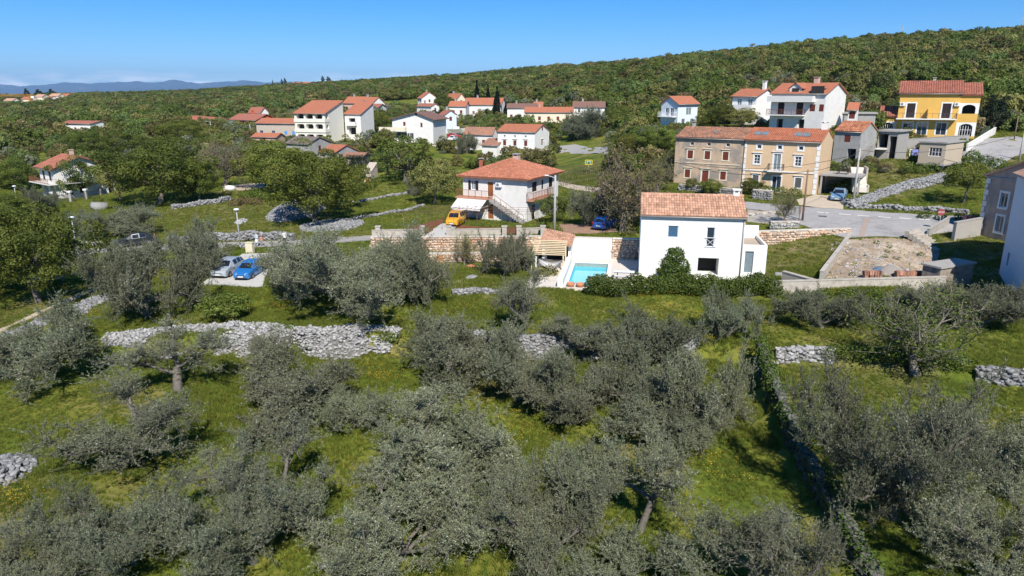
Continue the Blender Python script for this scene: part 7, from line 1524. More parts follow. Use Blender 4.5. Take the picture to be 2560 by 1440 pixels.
# basketball board
p = ground(1471, 432); t = thing('basketball_board', 'green basketball board with yellow frame on a post in the field', 'basketball board', p, R(-8)); H = z_at_py(p[0], p[1], 400) - p[2]; s = 8.5 * fpx(p) / FPX
MB().tube([(0, .1, -.3), (0, .1, H - .2)], .06, 8).build('post', STEEL, t); MB().box(-s, s, -.02, .03, H - s * 1.35, H).build('board', pm('board_green', (.02, .16, .05), .6, .1), t); YF = pm('board_yellow', (.65, .50, .03), .6, .1)
fr = MB(); z0, z1 = H - s * 1.35, H
for x0, x1, a, b in ((-s - .06, -s + .08, z0, z1), (s - .08, s + .06, z0, z1), (-s + .08, s - .08, z1 - .1, z1 + .05), (-s + .08, s - .08, z0 - .05, z0 + .1)): fr.box(x0, x1, -.05, -.022, a, b)
fr.build('frame', YF, t); c = MB()
for x0, x1, a, b in ((-.35, -.27, z0 + .15, z0 + .7), (.27, .35, z0 + .15, z0 + .7), (-.27, .27, z0 + .62, z0 + .7)): c.box(x0, x1, -.05, -.022, a, b)
c.build('target_square', FRAME, t); MB().tube([(.23 * math.cos(k * math.pi / 6), -.3 + .23 * math.sin(k * math.pi / 6), z0 + .15) for k in range(13)], .015, 5, caps=False).build('hoop', TERC, t)
# outdoor chimney, cabinet, trampoline
p = ground(1203, 452); t = thing('garden_chimney', 'red brick garden chimney behind the hipped roof', 'chimney', p); H = z_at_py(p[0], p[1], 395) - p[2]; BR = pm('brick_red', (.32, .10, .06), .9, .25, 6); MB().box(-.5, .5, -.4, .4, -.5, H * .5).box(-.35, .35, -.3, .3, H * .5, H - .35).build('stack', BR, t); MB().box(-.3, .3, -.25, .25, H - .35, H - .1).build('flue', DARK, t); MB().box(-.5, .5, -.42, .42, H - .1, H).build('cap', W_CONC, t)
p = ground(626, 632); t = thing('utility_cabinet', 'cream utility cabinet at the entrance of the concrete pad', 'cabinet', p, R(-10)); CB = pm('cabinet_cream', (.66, .60, .44), .7, .05); MB().box(-.42, .42, -.25, .25, -.3, 1.15).build('body', CB, t); MB().box(-.36, .36, -.27, -.252, .1, 1.05).build('door', CB, t); MB().box(-.46, .46, -.29, .29, 1.153, 1.22).build('lid', CB, t)
p = ground(126, 712); t = thing('trampoline', 'round trampoline with pale net in the shade of the big leafy tree', 'trampoline', p); R0 = 1.25
MB().tube([(R0 * math.cos(k * math.pi / 12), R0 * math.sin(k * math.pi / 12), .75) for k in range(25)], .04, 6, caps=False).build('frame', STEEL, t); MB().lathe([(R0 * .97, .76), (R0 * .5, .74), (.01, .73)], n=28).build('mat', pm('trampoline_mat', (.10, .14, .20), .8, .1), t)
for k in range(6): a = k * math.pi / 3; MB().tube([(R0 * math.cos(a), R0 * math.sin(a), -.1), (R0 * math.cos(a), R0 * math.sin(a), 2.1)], .025, 6).build('leg', STEEL, t)
nt = MB()
for k in range(48): a = k * math.pi / 24; nt.bar((R0 * math.cos(a), R0 * math.sin(a), .8), (R0 * math.cos(a), R0 * math.sin(a), 2.0), .012)
for z in (.9, 1.1, 1.3, 1.5, 1.7, 1.9): nt.tube([(R0 * math.cos(k * math.pi / 12), R0 * math.sin(k * math.pi / 12), z) for k in range(25)], .008, 4, caps=False)
nt.build('net', pm('net_pale', (.45, .55, .62), .8, .05), t)
# rusty vine frame before the hipped house
f0, f1, f2, f3 = ground(990, 575), ground(1345, 578), ground(1340, 560), ground(1090, 552); t = thing('vine_trellis', 'rusty iron rod frame for vines over the garden of the hipped house', 'trellis', f0); IR2 = pm('rod_rust', (.16, .09, .07), .8, .3)
for i in range(13):
    a = f0 + (f1 - f0) * i / 12; b = f3 + (f2 - f3) * i / 12; zt = np.array([0, 0, 2.1]); a[2] = gz(a[0], a[1]); b[2] = gz(b[0], b[1])
    for q in (a, b): MB().bar(q - f0, q - f0 + zt, .035).build('post', IR2, t)
    MB().bar(a - f0 + zt, b - f0 + zt, .03).build('rod', IR2, t)
for k in range(4):
    a = f0 + (f3 - f0) * k / 3; b = f1 + (f2 - f1) * k / 3; a[2] = gz(a[0], a[1]); b[2] = gz(b[0], b[1]); MB().bar(a - f0 + [0, 0, 2.12], b - f0 + [0, 0, 2.12], .03).build('rod', IR2, t)
# vine rows in the field beyond
VW = pm('vine_wood', (.11, .08, .06), .9, .3)
for r, (a, b) in enumerate((((1400, 468), (1540, 442)), ((1398, 456), (1535, 432)), ((1396, 446), (1530, 422)), ((1394, 437), (1525, 414)), ((1392, 428), (1520, 406)))):
    A_, B_ = ground(*a), ground(*b); t = thing('vine_row', ('nearest', 'second nearest', 'middle', 'fourth', 'farthest')[r] + ' row of staked young vines behind the hipped house', 'vine row', A_); n = 9; w = MB()
    for i in range(n + 1):
        q = A_ + (B_ - A_) * i / n; q[2] = gz(q[0], q[1]); MB().bar(q - A_ + [0, 0, -.2], q - A_ + [0, 0, 1.3], .07).build('stake', VW, t)
        if i < n:
            for j in range(3):
                v = A_ + (B_ - A_) * (i + (j + .5) / 3) / n; v[2] = gz(v[0], v[1]); v = v - A_; w.tube([v, v + [.05, 0, .5], v + [.25, .05, .95]], [.035, .03, .015], 5); w.tube([v + [.05, 0, .5], v + [-.25, .05, .9]], [.025, .012], 5)
    w.build('vines', VW, t)
# fence of the arched house
G = [ground(x, y) for x, y in ((134, 508), (178, 505), (217, 499), (252, 488), (288, 478))]; t = thing('iron_fence', 'iron fence with white capped pillars before the arched house', 'fence', G[0])
for q in G: MB().box(q[0] - G[0][0] - .2, q[0] - G[0][0] + .2, q[1] - G[0][1] - .2, q[1] - G[0][1] + .2, q[2] - G[0][2] - .5, q[2] - G[0][2] + 1.7).build('pillar', W_CONC, t); MB().box(q[0] - G[0][0] - .32, q[0] - G[0][0] + .32, q[1] - G[0][1] - .32, q[1] - G[0][1] + .32, q[2] - G[0][2] + 1.7, q[2] - G[0][2] + 2.0).build('pillar_cap', W_WHITE2, t)
for i in range(4):
    a, b = G[i] - G[0], G[i + 1] - G[0]; rl = MB().bar(a + [0, 0, .3], b + [0, 0, .3], .05).bar(a + [0, 0, 1.3], b + [0, 0, 1.3], .05)
    for k in range(1, 22): q = a + (b - a) * k / 22; rl.bar(q + [0, 0, .3], q + [0, 0, 1.4], .03)
    rl.build('railing', IRON, t)
# fence before the yellow house
G = [ground(x, y) for x, y in ((2300, 343), (2340, 342), (2380, 341), (2420, 340), (2470, 338))]; t = thing('mesh_fence', 'green wire mesh fence before the yellow house', 'fence', G[0]); FG = pm('fence_green', (.10, .16, .14), .7, .1)
for q in G: MB().bar(q - G[0] + [0, 0, -.4], q - G[0] + [0, 0, 1.7], .09).build('post', FG, t)
for i in range(4):
    a, b = G[i] - G[0], G[i + 1] - G[0]; m_ = MB()
    for k in range(14): m_.bar(a + [0, 0, .15 + k * .11], b + [0, 0, .15 + k * .11], .028)
    for k in range(1, 26): q = a + (b - a) * k / 26; m_.bar(q + [0, 0, .1], q + [0, 0, 1.65], .022)
    m_.build('mesh', FG, t)
t = thing('leaning_panes', 'old white window frames and blue panels leaning on the grey wall', 'window frames', ground(2262, 392), R(-20))
for k, (x, mt) in enumerate(((-2.4, FRAME), (-1.9, FRAME), (.6, FRAME), (1.0, pm('panel_blue', (.18, .20, .50), .5, .1)))):
    b = MB()
    for x0, x1, z0, z1 in ((0, .08, 0, 1.3), (.82, .9, 0, 1.3), (.08, .82, 0, .08), (.08, .82, 1.22, 1.3)): b.add([(x + xx, -.3 * (1 - zz / 1.3) - yy - k * .05, zz) for yy in (0, .05) for xx, zz in ((x0, z0), (x1, z0), (x1, z1), (x0, z1))], [(0, 1, 2, 3), (7, 6, 5, 4), (0, 4, 5, 1), (1, 5, 6, 2), (2, 6, 7, 3), (3, 7, 4, 0)])
    if k == 3: b.add([(x + .08, -.48, .05), (x + .82, -.48, .05), (x + .82, -.2, 1.25), (x + .08, -.2, 1.25)], [(0, 1, 2, 3)])
    b.build('window_frame', mt, t)
p = NEWP.o + NEWP.u * (NEWP.w + 2.9) + NEWP.v * 2.2 + [0, 0, 3.0]; t = thing('terrace_table', 'dark picnic table on the terrace beside the restored row house', 'table', p, NEWP.yaw); MB().box(-.9, .9, -.35, .35, .72, .77).build('tabletop', SHUT_D, t)
for y in (-.75, .75): MB().box(-.9, .9, y - .13, y + .13, .42, .46).build('bench_seat', SHUT_D, t)
for x in (-.6, .6): MB().bar((x, -.8, .02), (x, .2, .72), .08).bar((x, .8, .02), (x, -.2, .72), .08).bar((x, -.75, .40), (x, .75, .40), .06).build('trestle', SHUT_D, t)
# tower crane
c = atY(84, 291, 560); zt = z_at_py(c[0], c[1], 240); Hc = zt - c[2] + 2; t = thing('tower_crane', 'orange lattice tower crane rising over the wood', 'crane', c - [0, 0, 2]); CO = pm('crane_orange', (.55, .26, .04), .6, .15)
m_ = MB()
for sx_, sy_ in ((-1, -1), (1, -1), (1, 1), (-1, 1)): m_.bar((sx_ * .8, sy_ * .8, 0), (sx_ * .8, sy_ * .8, Hc), .3)
for k in range(9): z0, z1 = Hc * k / 9, Hc * (k + 1) / 9; m_.bar((-.8, -.8, z0), (.8, -.8, z1), .2).bar((.8, -.8, z0), (.8, .8, z1), .2).bar((.8, .8, z0), (-.8, .8, z1), .2).bar((-.8, .8, z0), (-.8, -.8, z1), .2)
m_.build('mast', CO, t); j = MB(); J0, J1 = -34., 3.0
for y, z in ((-.6, Hc), (.6, Hc), (0, Hc + 1.3)): j.bar((J0, y, z), (J1, y, z), .14)
for k in range(24): x = J0 + (J1 - J0) * k / 24; x2 = J0 + (J1 - J0) * (k + .5) / 24; j.bar((x, -.6, Hc), (x2, 0, Hc + 1.3), .1).bar((x2, 0, Hc + 1.3), (x + (J1 - J0) / 24, .6, Hc), .16)
j.build('jib', CO, t); MB().box(.8, 3.2, -.7, .7, Hc - 1.6, Hc - .1).build('cab', FRAME, t)
for lb, px, y1, y0, Y in (('lattice pylon on the skyline at the far right', 2551, 78, 38, 470), ('lattice pylon on the skyline above the yellow house', 2250, 100, 64, 545), ('short pylon on the skyline left of the others', 2113, 116, 94, 575)):
    p = atY(px, y1 + 14, Y); H = z_at_py(p[0], p[1], y0) - p[2]; t = thing('pylon', lb, 'pylon', p); m_ = MB(); n = 6
    for k in range(n):
        z0, z1 = H * k / n, H * (k + 1) / n; w0, w1 = 1.4 * (1 - .85 * k / n), 1.4 * (1 - .85 * (k + 1) / n)
        for s in (-1, 1): m_.bar((s * w0, 0, z0), (s * w1, 0, z1), .16).bar((s * w0, 0, z0), (-s * w1, 0, z1), .1)
    m_.build('lattice', STEEL, t); MB().bar((-2.2, 0, H * .85), (2.2, 0, H * .85), .18).bar((-1.5, 0, H * .97), (1.5, 0, H * .97), .15).build('crossarm', STEEL, t)
for k, (lb, px, py0, py1, w) in enumerate((('dark pine on the skyline left of the pale red roofed house', 714, 195, 215, 8), ('second dark pine on the skyline beside the red roofed house', 706, 197, 215, 6), ('pine with bare top on the skyline right of the red roofed house', 808, 190, 208, 9), ('broad pine on the skyline right of the bare topped one', 822, 191, 208, 12), ('lone slender cypress on the skyline', 683, 199, 214, 3), ('dark pine above the far village, left one', 70, 222, 246, 14), ('dark pine above the far village, middle one', 100, 224, 246, 20), ('dark pine above the far village, right one', 132, 223, 246, 16))):
    p = atY(px, py1 + 6, 940 if k < 5 else 700); K = CONE; ms = K.m[1]; t = thing('skyline_pine', lb, 'tree', p); s = w * fpx(p) / FPX / K.w[1]; H = z_at_py(p[0], p[1], py0) - p[2]; t.scale = (s, s, H / K.h[1]); obj('trunk', ms[0], t); obj('crown', ms[1], t)

# ================================================================== people
def person(label, px, py, H, yaw, top, legs, hair, pose='stand', skirt=False, extra=None):
    p = ground(px, py); s = H / 1.75; V = [(0, 0, .95), (0, 0, 1.12), (0, 0, 1.32), (0, 0, 1.44), (0, .01, 1.53), (0, .0, 1.62), (0, .01, 1.72)]; Rd = [(.15, .11), (.145, .10), (.17, .11), (.11, .08), (.055, .055), (.085, .10), (.07, .08)]; E = [(0, 1), (1, 2), (2, 3), (3, 4), (4, 5), (5, 6)]
    def add(q, v, r): V.append(v); Rd.append(r if isinstance(r, tuple) else (r, r)); E.append((q, len(V) - 1)); return len(V) - 1
    for sd in (-1, 1):
        hp = add(0, (sd * .10, 0, .86), (.10, .11)); kn = add(hp, (sd * .11, .01 - .02 * sd, .48), .065); an = add(kn, (sd * .115, -.02 * sd, .09), .045); add(an, (sd * .125, .14 - .02 * sd, .035), (.045, .035))
        sh = add(3, (sd * .19, 0, 1.38), .062); bent = pose == 'hold' or (pose == 'one' and sd > 0); el = add(sh, (sd * .25, .02 if not bent else .04, 1.10), .048); wr = add(el, (sd * .25, .06, .86) if not bent else (sd * .12, .26, 1.12), .034)
        d = np.array(V[wr]) - np.array(V[el]); d /= np.linalg.norm(d); pl = add(wr, tuple(np.array(V[wr]) + d * .06), (.032, .02)); bp_ = np.array(V[pl])
        for k in range(4): b_ = bp_ + np.array([0, (k - 1.5) * .017, 0]); m_ = add(pl, tuple(b_ + d * .04), .009); add(m_, tuple(b_ + d * (.075 - abs(k - 1.3) * .008) + np.array([-sd * .012, 0, 0])), .008)
        th = add(pl, tuple(bp_ + np.array([-sd * .01, .035, 0]) + d * .0), .010); add(th, tuple(bp_ + np.array([-sd * .015, .045, 0]) + d * .035), .008)
    me = bpy.data.meshes.new('body'); me.from_pydata(V, E, []); o = bpy.data.objects.new('tmp', me); COL.objects.link(o); sk = o.modifiers.new('s', 'SKIN'); 
    for i, r in enumerate(Rd): me.skin_vertices[0].data[i].radius = r; me.skin_vertices[0].data[i].use_root = (i == 0)
    o.modifiers.new('u', 'SUBSURF').levels = 1; dg = bpy.context.evaluated_depsgraph_get(); dg.update(); m2 = bpy.data.meshes.new_from_object(o.evaluated_get(dg)); bpy.data.objects.remove(o)
    m2.materials.clear(); skin = pm('skin', (.45, .28, .20), .6, .05)
    for m_ in (top, legs, skin, hair, TRIMB): m2.materials.append(m_)
    for f in m2.polygons:
        x, y, z = f.center; f.use_smooth = True
        f.material_index = 4 if z < .10 else 3 if (z > 1.60 and (y < .03 or z > 1.71)) else 2 if z > 1.47 else 0 if z > .93 and not (abs(x) > .2 and z < 1.02) else 2 if abs(x) > .195 and z > .6 and z < 1.0 else 1
    t = thing('person', label, 'person', p + [0, 0, .06], yaw); t.scale = (s, s, s); obj('body', m2, t)
    if skirt: MB().lathe([(.15, 1.0), (.19, .85), (.27, .52), (.26, .50), (.18, .84), (.14, 1.0)], n=16).build('skirt', legs, t)
    if extra == 'bag': MB().box(.20, .42, -.02, .12, .72, 1.0).tube([(.25, .05, 1.0), (.25, .05, 1.25), (.20, .02, 1.42)], .012, 5).build('bag', TRIMB, t)
    return t
person('person in white shirt and dark trousers standing on the lane with back turned', 713, 615, 1.78, R(15), pm('shirt_white', (.70, .70, .68), .9, .05), pm('trousers_dark', (.035, .04, .05), .9, .1), pm('hair_grey', (.30, .28, .26), .8, .1), 'one')
person('person in pale top and white skirt carrying a dark bag on the lane', 643, 617, 1.66, R(160), pm('top_paleblue', (.50, .58, .64), .9, .05), pm('skirt_white', (.66, .66, .64), .9, .05), pm('hair_dark', (.03, .025, .02), .8, .1), 'hold', True, 'bag')
person('small person in coral top beside the one in the white skirt', 655, 616, 1.25, R(200), pm('top_coral', (.55, .24, .17), .9, .05), pm('shorts_grey', (.25, .25, .26), .9, .05), pm('hair_dark', (.03, .025, .02), .8, .1))

# ================================================================== hedges, ivy, undergrowth
def leaf_mass(name, label, blobs, n_per, ls, mat, cat='hedge', seed=0, core=True, z0=None):
    "leafy mass: blobs = world (x, y, z, rx, ry, rz) ellipsoids closely covered with leaves over a dark twiggy heart"
    rg = np.random.default_rng(seed + 400); c0 = np.array(blobs[0][:3]); t = thing(name, label, cat, (c0[0], c0[1], gz(c0[0], c0[1]))); o = np.array(t.location)
    P, N_, T = [], [], []
    for b in blobs:
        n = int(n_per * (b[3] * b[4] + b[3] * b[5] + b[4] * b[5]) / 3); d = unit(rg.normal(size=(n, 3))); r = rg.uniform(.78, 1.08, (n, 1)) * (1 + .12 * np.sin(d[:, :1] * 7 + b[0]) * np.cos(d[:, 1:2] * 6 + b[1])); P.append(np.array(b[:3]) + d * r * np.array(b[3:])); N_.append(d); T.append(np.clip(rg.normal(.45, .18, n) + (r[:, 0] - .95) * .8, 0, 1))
    P, N_, T = np.concatenate(P), np.concatenate(N_), np.concatenate(T); ok = P[:, 2] > terrain(P[:, 0], P[:, 1]) - .05; P, N_, T = P[ok], N_[ok], T[ok]; n = len(P)
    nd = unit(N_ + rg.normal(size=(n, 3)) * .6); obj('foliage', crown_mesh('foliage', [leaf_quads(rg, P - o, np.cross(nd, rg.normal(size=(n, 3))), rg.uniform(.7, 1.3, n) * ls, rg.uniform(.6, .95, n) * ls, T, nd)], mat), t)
    if core:
        tb = Tubes()
        for b in blobs:
            for k in range(3): e = np.array(b[:3]) + rg.normal(size=3) * np.array(b[3:]) * .4; g0 = np.array([b[0], b[1], gz(b[0], b[1])]); tb.add([g0 - o, (g0 + e) / 2 - o, e - o], [.05, .03, .01], 5)
        obj('stems', tb.mesh('stems', BARK), t)
    return t
rgh = np.random.default_rng(77); hb = []
for k in range(30):
    f = k / 29; q = np.array(atz(1478, 738, -.1)) * (1 - f) + np.array(atz(1925, 736, -.1)) * f; hb.append((q[0], q[1] + rgh.normal(0, .2), .62 + rgh.uniform(-.2, .3), rgh.uniform(.55, .9), rgh.uniform(.55, .85), rgh.uniform(.75, 1.05)))
leaf_mass('ivy_hedge', 'long dark green ivy hedge along the front of the white house', hb, 1500, .15, LEAF_IVY, seed=1)
q = np.array(atz(1683, 722, -.1)); leaf_mass('ivy_mound', 'tall ivy clad stump rising from the hedge before the white house', [(q[0] + dx, q[1] + .3 + dx * .3, z, r, r * .9, r * .75) for dx, z, r in ((-.6, .6, 1.1), (.7, .6, 1.2), (-.15, 1.4, 1.15), (.45, 1.95, .95), (-.5, 2.2, .75), (.05, 2.7, .85), (.3, 3.15, .55), (-.25, 3.3, .4), (-1.3, 1.6, .35), (1.2, 1.5, .4))], 1500, .15, LEAF_IVY, 'ivy', 2)
ivb = [(*(ground(x + rgh.normal(0, 6), y)[:2]), gz(*ground(x, y)[:2]) + .55, .55, .55, .6) for x, y in ((1905, 880), (1912, 905), (1918, 930), (1926, 955), (1934, 980), (1940, 1000))]
leaf_mass('wall_ivy', 'ivy spilling over the upper end of the dark boundary wall', ivb, 1400, .13, LEAF_IVY, 'ivy', 3)
ivb = [(*(ground(x, y)[:2]), gz(*ground(x, y)[:2]) + .5, .9, .8, .7) for x, y in ((1985, 1060), (2010, 1090), (2030, 1120))]; leaf_mass('wall_ivy', 'bushy green ivy clump on the boundary wall beside the huge olive', ivb, 1400, .13, LEAF_IVY, 'ivy', 4)
ivb = [(*(ground(x, y)[:2]), gz(*ground(x, y)[:2]) + .3, .9, .7, .5) for x, y in ((2090, 890), (2130, 893), (2170, 896), (2215, 900), (2260, 905), (2310, 908), (2360, 912), (2400, 918))]; leaf_mass('bramble_bank', 'low green bramble bank between the white stones and the fig tree', ivb, 1200, .13, LEAF_IVY, 'bramble', 5)
for i, (lb, pts, mt, sz) in enumerate((
        ('yellow green ivy patch between the two stone banks', ((650, 838), (690, 836), (725, 838)), LEAF_LIGHT, .6), ('small ivy clump ending the whiter stone bank', ((965, 848), (985, 850)), LEAF_LIGHT, .5), ('dark bramble under the olives at the stone wall', ((1400, 885), (1430, 888), (1460, 885)), LEAF_IVY, .6),
        ('green weeds along the low concrete wall', ((1950, 745), (2000, 748), (2060, 745), (2120, 742), (2180, 740)), LEAF_LIGHT, .7), ('green undergrowth below the fig tree', ((2200, 760), (2260, 770), (2180, 790), (2320, 790)), LEAF_IVY, .8),
        ('dark hedge at the grassy verge of the road', ((2310, 545), (2350, 548), (2400, 550), (2435, 552)), LEAF_IVY, .7), ('green shrubs below the beige block', ((2270, 430), (2300, 432), (2335, 428), (2390, 408), (2420, 415)), LEAF_LIGHT, 1.2), ('shrubs on the bank beside the upper road', ((2430, 400), (2460, 412), (2490, 420)), LEAF_IVY, 1.3),
        ('vine leaves over the terrace beside the restored row house', ((2090, 478), (2110, 478), (2130, 476)), LEAF_LIGHT, 1.5), ('garden shrubs before the restored row house', ((1915, 486), (1950, 490), (1985, 492)), LEAF_LIGHT, 1.1), ('ivy covering the slope beside the stone hut', ((890, 440), (905, 420), (880, 420), (925, 405)), LEAF_CYP, 2.6),
        ('purple grey brush in the dry meadow below the oaks', ((590, 515), (615, 510), (640, 512)), pm('x', (.1, .1, .1)) and LEAF_RED, 1.0), ('green thicket at the edge of the collapsed mound', ((640, 490), (660, 500), (620, 495)), LEAF_IVY, 1.2), ('round clipped box bush beside the concrete pole', ((1358, 572),), LEAF_IVY, .8), ('yellow green bushes below the concrete pole', ((1372, 585), (1395, 583)), LEAF_LIGHT, .6),
        ('low shrubs before the three storey house', ((1215, 395), (1240, 400), (1262, 404)), LEAF_IVY, 1.3), ('yellowish garden bushes behind the hipped house', ((1180, 418), (1195, 420)), LEAF_GOLD, 1.2), ('bushes round the large gabled white house', ((1950, 305), (1990, 312), (2030, 312)), LEAF_LIGHT, 1.5), ('shrubs at the side of the yellow house fence', ((2300, 340), (2330, 338)), LEAF_GOLD, 1.0),
        ('green bushes at the fence of the arched house', ((150, 520), (245, 505), (310, 510)), LEAF_LIGHT, .9), ('green hedge along the lane right of the lamp', ((575, 622), (590, 624)), LEAF_LIGHT, .5), ('yellow green potted plant beside the pergola', ((1352, 692), (1372, 690)), LEAF_GOLD, .9), ('shrub on the planting bed of the stone tier', ((1213, 632),), LEAF_IVY, .5))):
    bl = [(*(g_ := ground(*p))[:2], g_[2] + sz * .4, sz, sz * .9, sz * .75) for p in pts]; leaf_mass('shrub_clump', lb, bl, 900 if sz < 1 else 420, .16 if sz < 1 else .24, mt, 'shrubs', 20 + i, core=False)
t = tree(BUD, 2150, 2425, 722, 940, 'fig tree with bare grey branches and fresh leaves below the yard', 0, False); t.name = 'fig_tree'
for ch in t.children:
    if ch.name.startswith('crown'): ch.data = ch.data.copy(); ch.data.materials[0] = LEAF_LIGHT
tree(BUD, 1930, 1990, 470, 560, 'thin budding tree at the pillar wall', 0, False); tree(BUD, 1130, 1190, 580, 662, 'bare young tree in a stone ring on the walled lawn', 0, False); tree(PALM, 1655, 1690, 640, 700, 'small palm leaning out of the hedge before the white house', 0, True)

# yard litter: gravel mound under a tarpaulin, stacked tiles, rubble
g = ground(2222, 682); t = thing('gravel_mound', 'small grey gravel mound with blue tarpaulin in the dirt yard', 'gravel mound', g); b = MB(); n = 20
rr_ = random.Random(4); ring = lambda r, z: [(r * math.cos(k * math.pi / 10) * (1 + rr_.uniform(-.08, .08)), r * .7 * math.sin(k * math.pi / 10), z + rr_.uniform(-.04, .04)) for k in range(n)]
V = ring(1.35, -.1) + ring(.9, .38) + ring(.4, .68) + [(0, 0, .8)]; b.add(V, [(i * n + k, i * n + (k + 1) % n, (i + 1) * n + (k + 1) % n, (i + 1) * n + k) for i in range(2) for k in range(n)] + [(2 * n + k, 2 * n + (k + 1) % n, 3 * n) for k in range(n)], 0, True); b.build('mound', pm('gravel_fine', (.28, .25, .22), .95, .3, 12, .5, 40), t)
MB().add([(-1.7, -.1, .12), (-1.0, -.75, .1), (-.75, .2, .62), (-1.3, .6, .3), (1.2, .5, .45), (1.9, .1, .1), (1.5, -.5, .12), (.8, .1, .6)], [(0, 1, 2, 3), (7, 6, 5, 4)]).build('tarpaulin', pm('tarp_blue', (.12, .17, .24), .6, .2), t)
TS = pm('stacked_tile', (.36, .19, .13), .9, .25, 5, tintvar=.4)
for k, (x0, x1, yy, lb) in enumerate(((2160, 2205, 697, 'short row of stacked old tiles left of the gravel mound'), (2240, 2330, 697, 'long row of stacked old roof tiles before the concrete hut'))):
    a, b_ = ground(x0, yy), ground(x1, yy); n = int(np.linalg.norm(b_ - a) / .22); t = thing('tile_stack', lb, 'tile stack', a)
    for i in range(n):
        q = a + (b_ - a) * i / n - a
        for j in range(2): MB().box(-.09, .09, -.22, .22, 0, .36, tint=random.Random(i * 7 + j).random()).build('tile', TS, t, loc=(q[0], q[1] + .06 * (i % 2), q[2] + .37 * j), rot=(random.Random(i + j).uniform(-.12, .12), random.Random(i * 3 + j).uniform(-.12, .12), 0))
rgy = np.random.default_rng(8); P = np.array([ground(rgy.uniform(2075, 2345), rgy.uniform(605, 698)) for _ in range(420)]); q = rgy.uniform(.06, .2, 420) * np.where(rgy.random(420) > .9, 1.8, 1); t = thing('rubble', 'loose stones scattered over the dirt yard', 'rubble', P[0]); stones(t, P + [0, 0, .04], np.stack([q * 1.2, q, q * .6], 1), rgy.uniform(0, 6, 420), S_WHITE, 5, 0)
for i, (lb, pts, mt, sz) in enumerate((('weeds growing in the middle of the dirt yard', ((2222, 620), (2218, 632), (2212, 645), (2240, 650), (2130, 690), (2190, 610), (2300, 640)), LEAF_LIGHT, .3), ('ivy along the lower part of the boundary wall', tuple((int(np.interp(y, [884, 960, 1030, 1110, 1200, 1300, 1390, 1470], [1898, 1925, 1950, 1985, 2030, 2085, 2140, 2190])), y) for y in range(900, 1470, 24)), LEAF_IVY, .46))):
    bl = [(*(g_ := ground(*p))[:2], g_[2] + sz * (.6 if i == 0 else 1.45), sz, sz * .9, sz * .75) for p in pts]; leaf_mass('weed_clump', lb, bl, 900, .12, mt, 'weeds', 80 + i, core=False)

# ================================================================== grass and flowers
def blade_tuft(seed, n=16, h=.32, sp=.16):
    rg = np.random.default_rng(seed); a = rg.uniform(0, 6.28, n); b = np.stack([np.cos(a), np.sin(a), np.zeros(n)], 1) * rg.uniform(0, sp, (n, 1)); d = np.stack([rg.normal(0, .35, n), rg.normal(0, .35, n), np.ones(n)], 1); L = rg.uniform(.5, 1.1, n)[:, None] * h; s = unit(np.cross(d, rg.normal(size=(n, 3)))) * .014
    V = np.stack([b - s, b + s, b + d * L], 1).reshape(-1, 3); return fastmesh('tuft', V, np.arange(n * 3).reshape(n, 3), [GRASSM], attrs=[('tint', 'FACE', np.clip(rg.normal(.5, .25, n), 0, 1))])
GRASSM = leafmat('grass_blades', (.104, .150, .020), (.255, .285, .045), (.40, .37, .09), .35, .45, .035)
def flower_tuft(seed, n=6):
    rg = np.random.default_rng(seed); c = np.stack([rg.normal(0, .18, n), rg.normal(0, .18, n), rg.uniform(.2, .4, n)], 1); V, F_ = [], []
    for i in range(n):
        for k in range(2): a = rg.uniform(0, 3.14); s = .022; V += [c[i] + np.array([math.cos(a + j * 1.571) * s, math.sin(a + j * 1.571) * s, rg.uniform(-.01, .01)]) for j in range(4)]; F_.append([len(V) - 4, len(V) - 3, len(V) - 2, len(V) - 1])
    return fastmesh('flowers', np.array(V), F_, [pm('petal_yellow', (.58, .40, .03), .7, .1)])
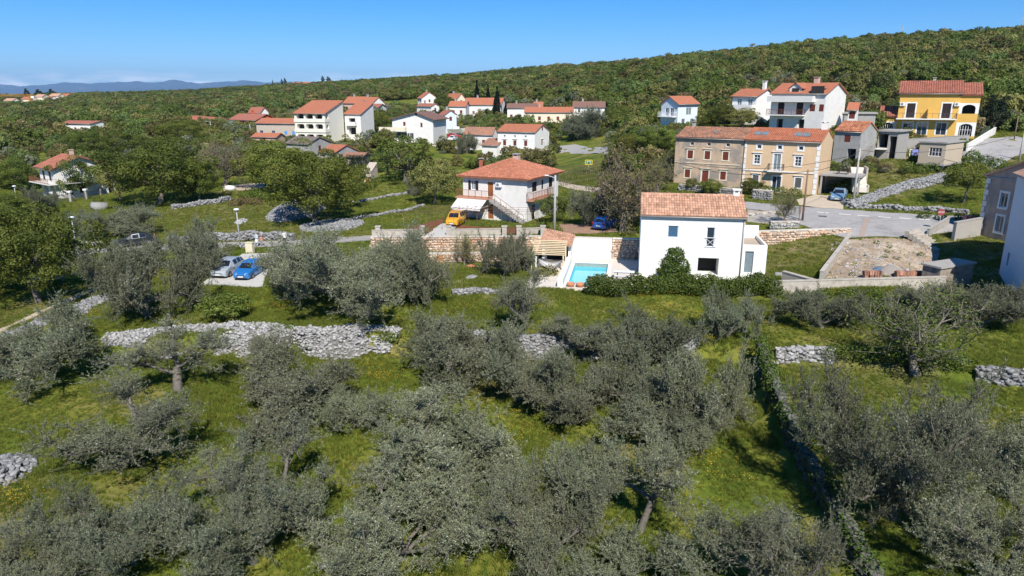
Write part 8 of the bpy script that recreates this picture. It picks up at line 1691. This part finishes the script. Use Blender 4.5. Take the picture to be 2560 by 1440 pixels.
def build_grass():
    rg = np.random.default_rng(3); n = 330000; Y = 17 + 50 * rg.random(n) ** .62; X = rg.uniform(-1, 1, n) * (Y * .80 + 3); k = np.ones(n, bool)
    for poly in NOGRASS: k &= ~inside(X, Y, poly)
    for f in HOUSE_FOOT: k &= ~inside(X, Y, f)
    dens = .35 + .65 * (np.sin(X * .5 + 1) * np.sin(Y * .43) + .6 * np.sin(X * 1.3 + Y) > -.35); k &= rg.random(n) < dens * .55; X, Y = X[k], Y[k]; Z = terrain(X, Y); px, py = proj(X, Y, Z); v = (px > -150) & (px < 2710) & (py < 1560); X, Y, Z = X[v], Y[v], Z[v]; n = len(X)
    lush = .5 + .5 * np.sin(X * .23 + 2) * np.cos(Y * .19 + 1); sc = rg.uniform(.5, 1.05, n) * (.55 + .6 * lush); print('grass', n)
    gn_scatter('grass', np.stack([X, Y, Z - .02], 1), np.stack([sc * 1.2, sc * 1.2, sc], 1), rg.uniform(0, 6.28, n), rg.integers(0, 4, n), [blade_tuft(s) for s in range(4)], label='long spring grass covering the olive grove', cat='grass')
    n = 150000; Y = 66 + 75 * rg.random(n) ** .8; X = rg.uniform(-.82, .86, n) * Y; k = rg.random(n) < .5
    for poly in NOGRASS: k &= ~inside(X, Y, poly)
    for f in HOUSE_FOOT: k &= ~inside(X, Y, f)
    k &= _seg_dist(X, Y, FLATS[0][0], True) > .3; k &= ~inside(X, Y, FLATS[0][0]); X, Y = X[k], Y[k]; Z = terrain(X, Y); n = len(X); sc = rg.uniform(.6, 1.3, n)
    gn_scatter('meadow_grass', np.stack([X, Y, Z - .02], 1), np.stack([sc * 2.0, sc * 2.0, sc * .8], 1), rg.uniform(0, 6.28, n), rg.integers(0, 4, n), [blade_tuft(s, 18, .3, .2) for s in range(10, 14)], label='short grass on the meadows and lawns round the houses', cat='grass')
    C = [(1440, 757, 18, 5), (1340, 770, 40, 6), (1640, 745, 40, 8), (1720, 790, 40, 6), (1230, 770, 60, 8), (620, 775, 50, 7), (680, 770, 40, 6), (250, 790, 30, 8), (560, 870, 40, 8), (660, 880, 60, 6), (840, 880, 50, 6), (900, 930, 60, 12), (960, 950, 40, 8), (1900, 810, 60, 8), (30, 1250, 40, 20), (1760, 850, 20, 8), (780, 860, 30, 5), (1660, 770, 50, 6), (2450, 800, 60, 10), (1300, 1090, 80, 30), (1760, 1180, 80, 60), (2340, 1080, 80, 20)]
    P = []
    for cx, cy_, w, h in C:
        for _ in range(int(10 + w * .55)): P.append(ground(rg.normal(cx, w * .9), rg.normal(cy_, h * 1.0)))
    P = np.array(P); n = len(P); sc = rg.uniform(.7, 1.4, (n, 1)) * np.ones(3); gn_scatter('flowers', P, sc, rg.uniform(0, 6, n), rg.integers(0, 3, n), [flower_tuft(s) for s in range(3)], label='yellow wild flowers in patches on the meadow', cat='flowers')
build_grass()
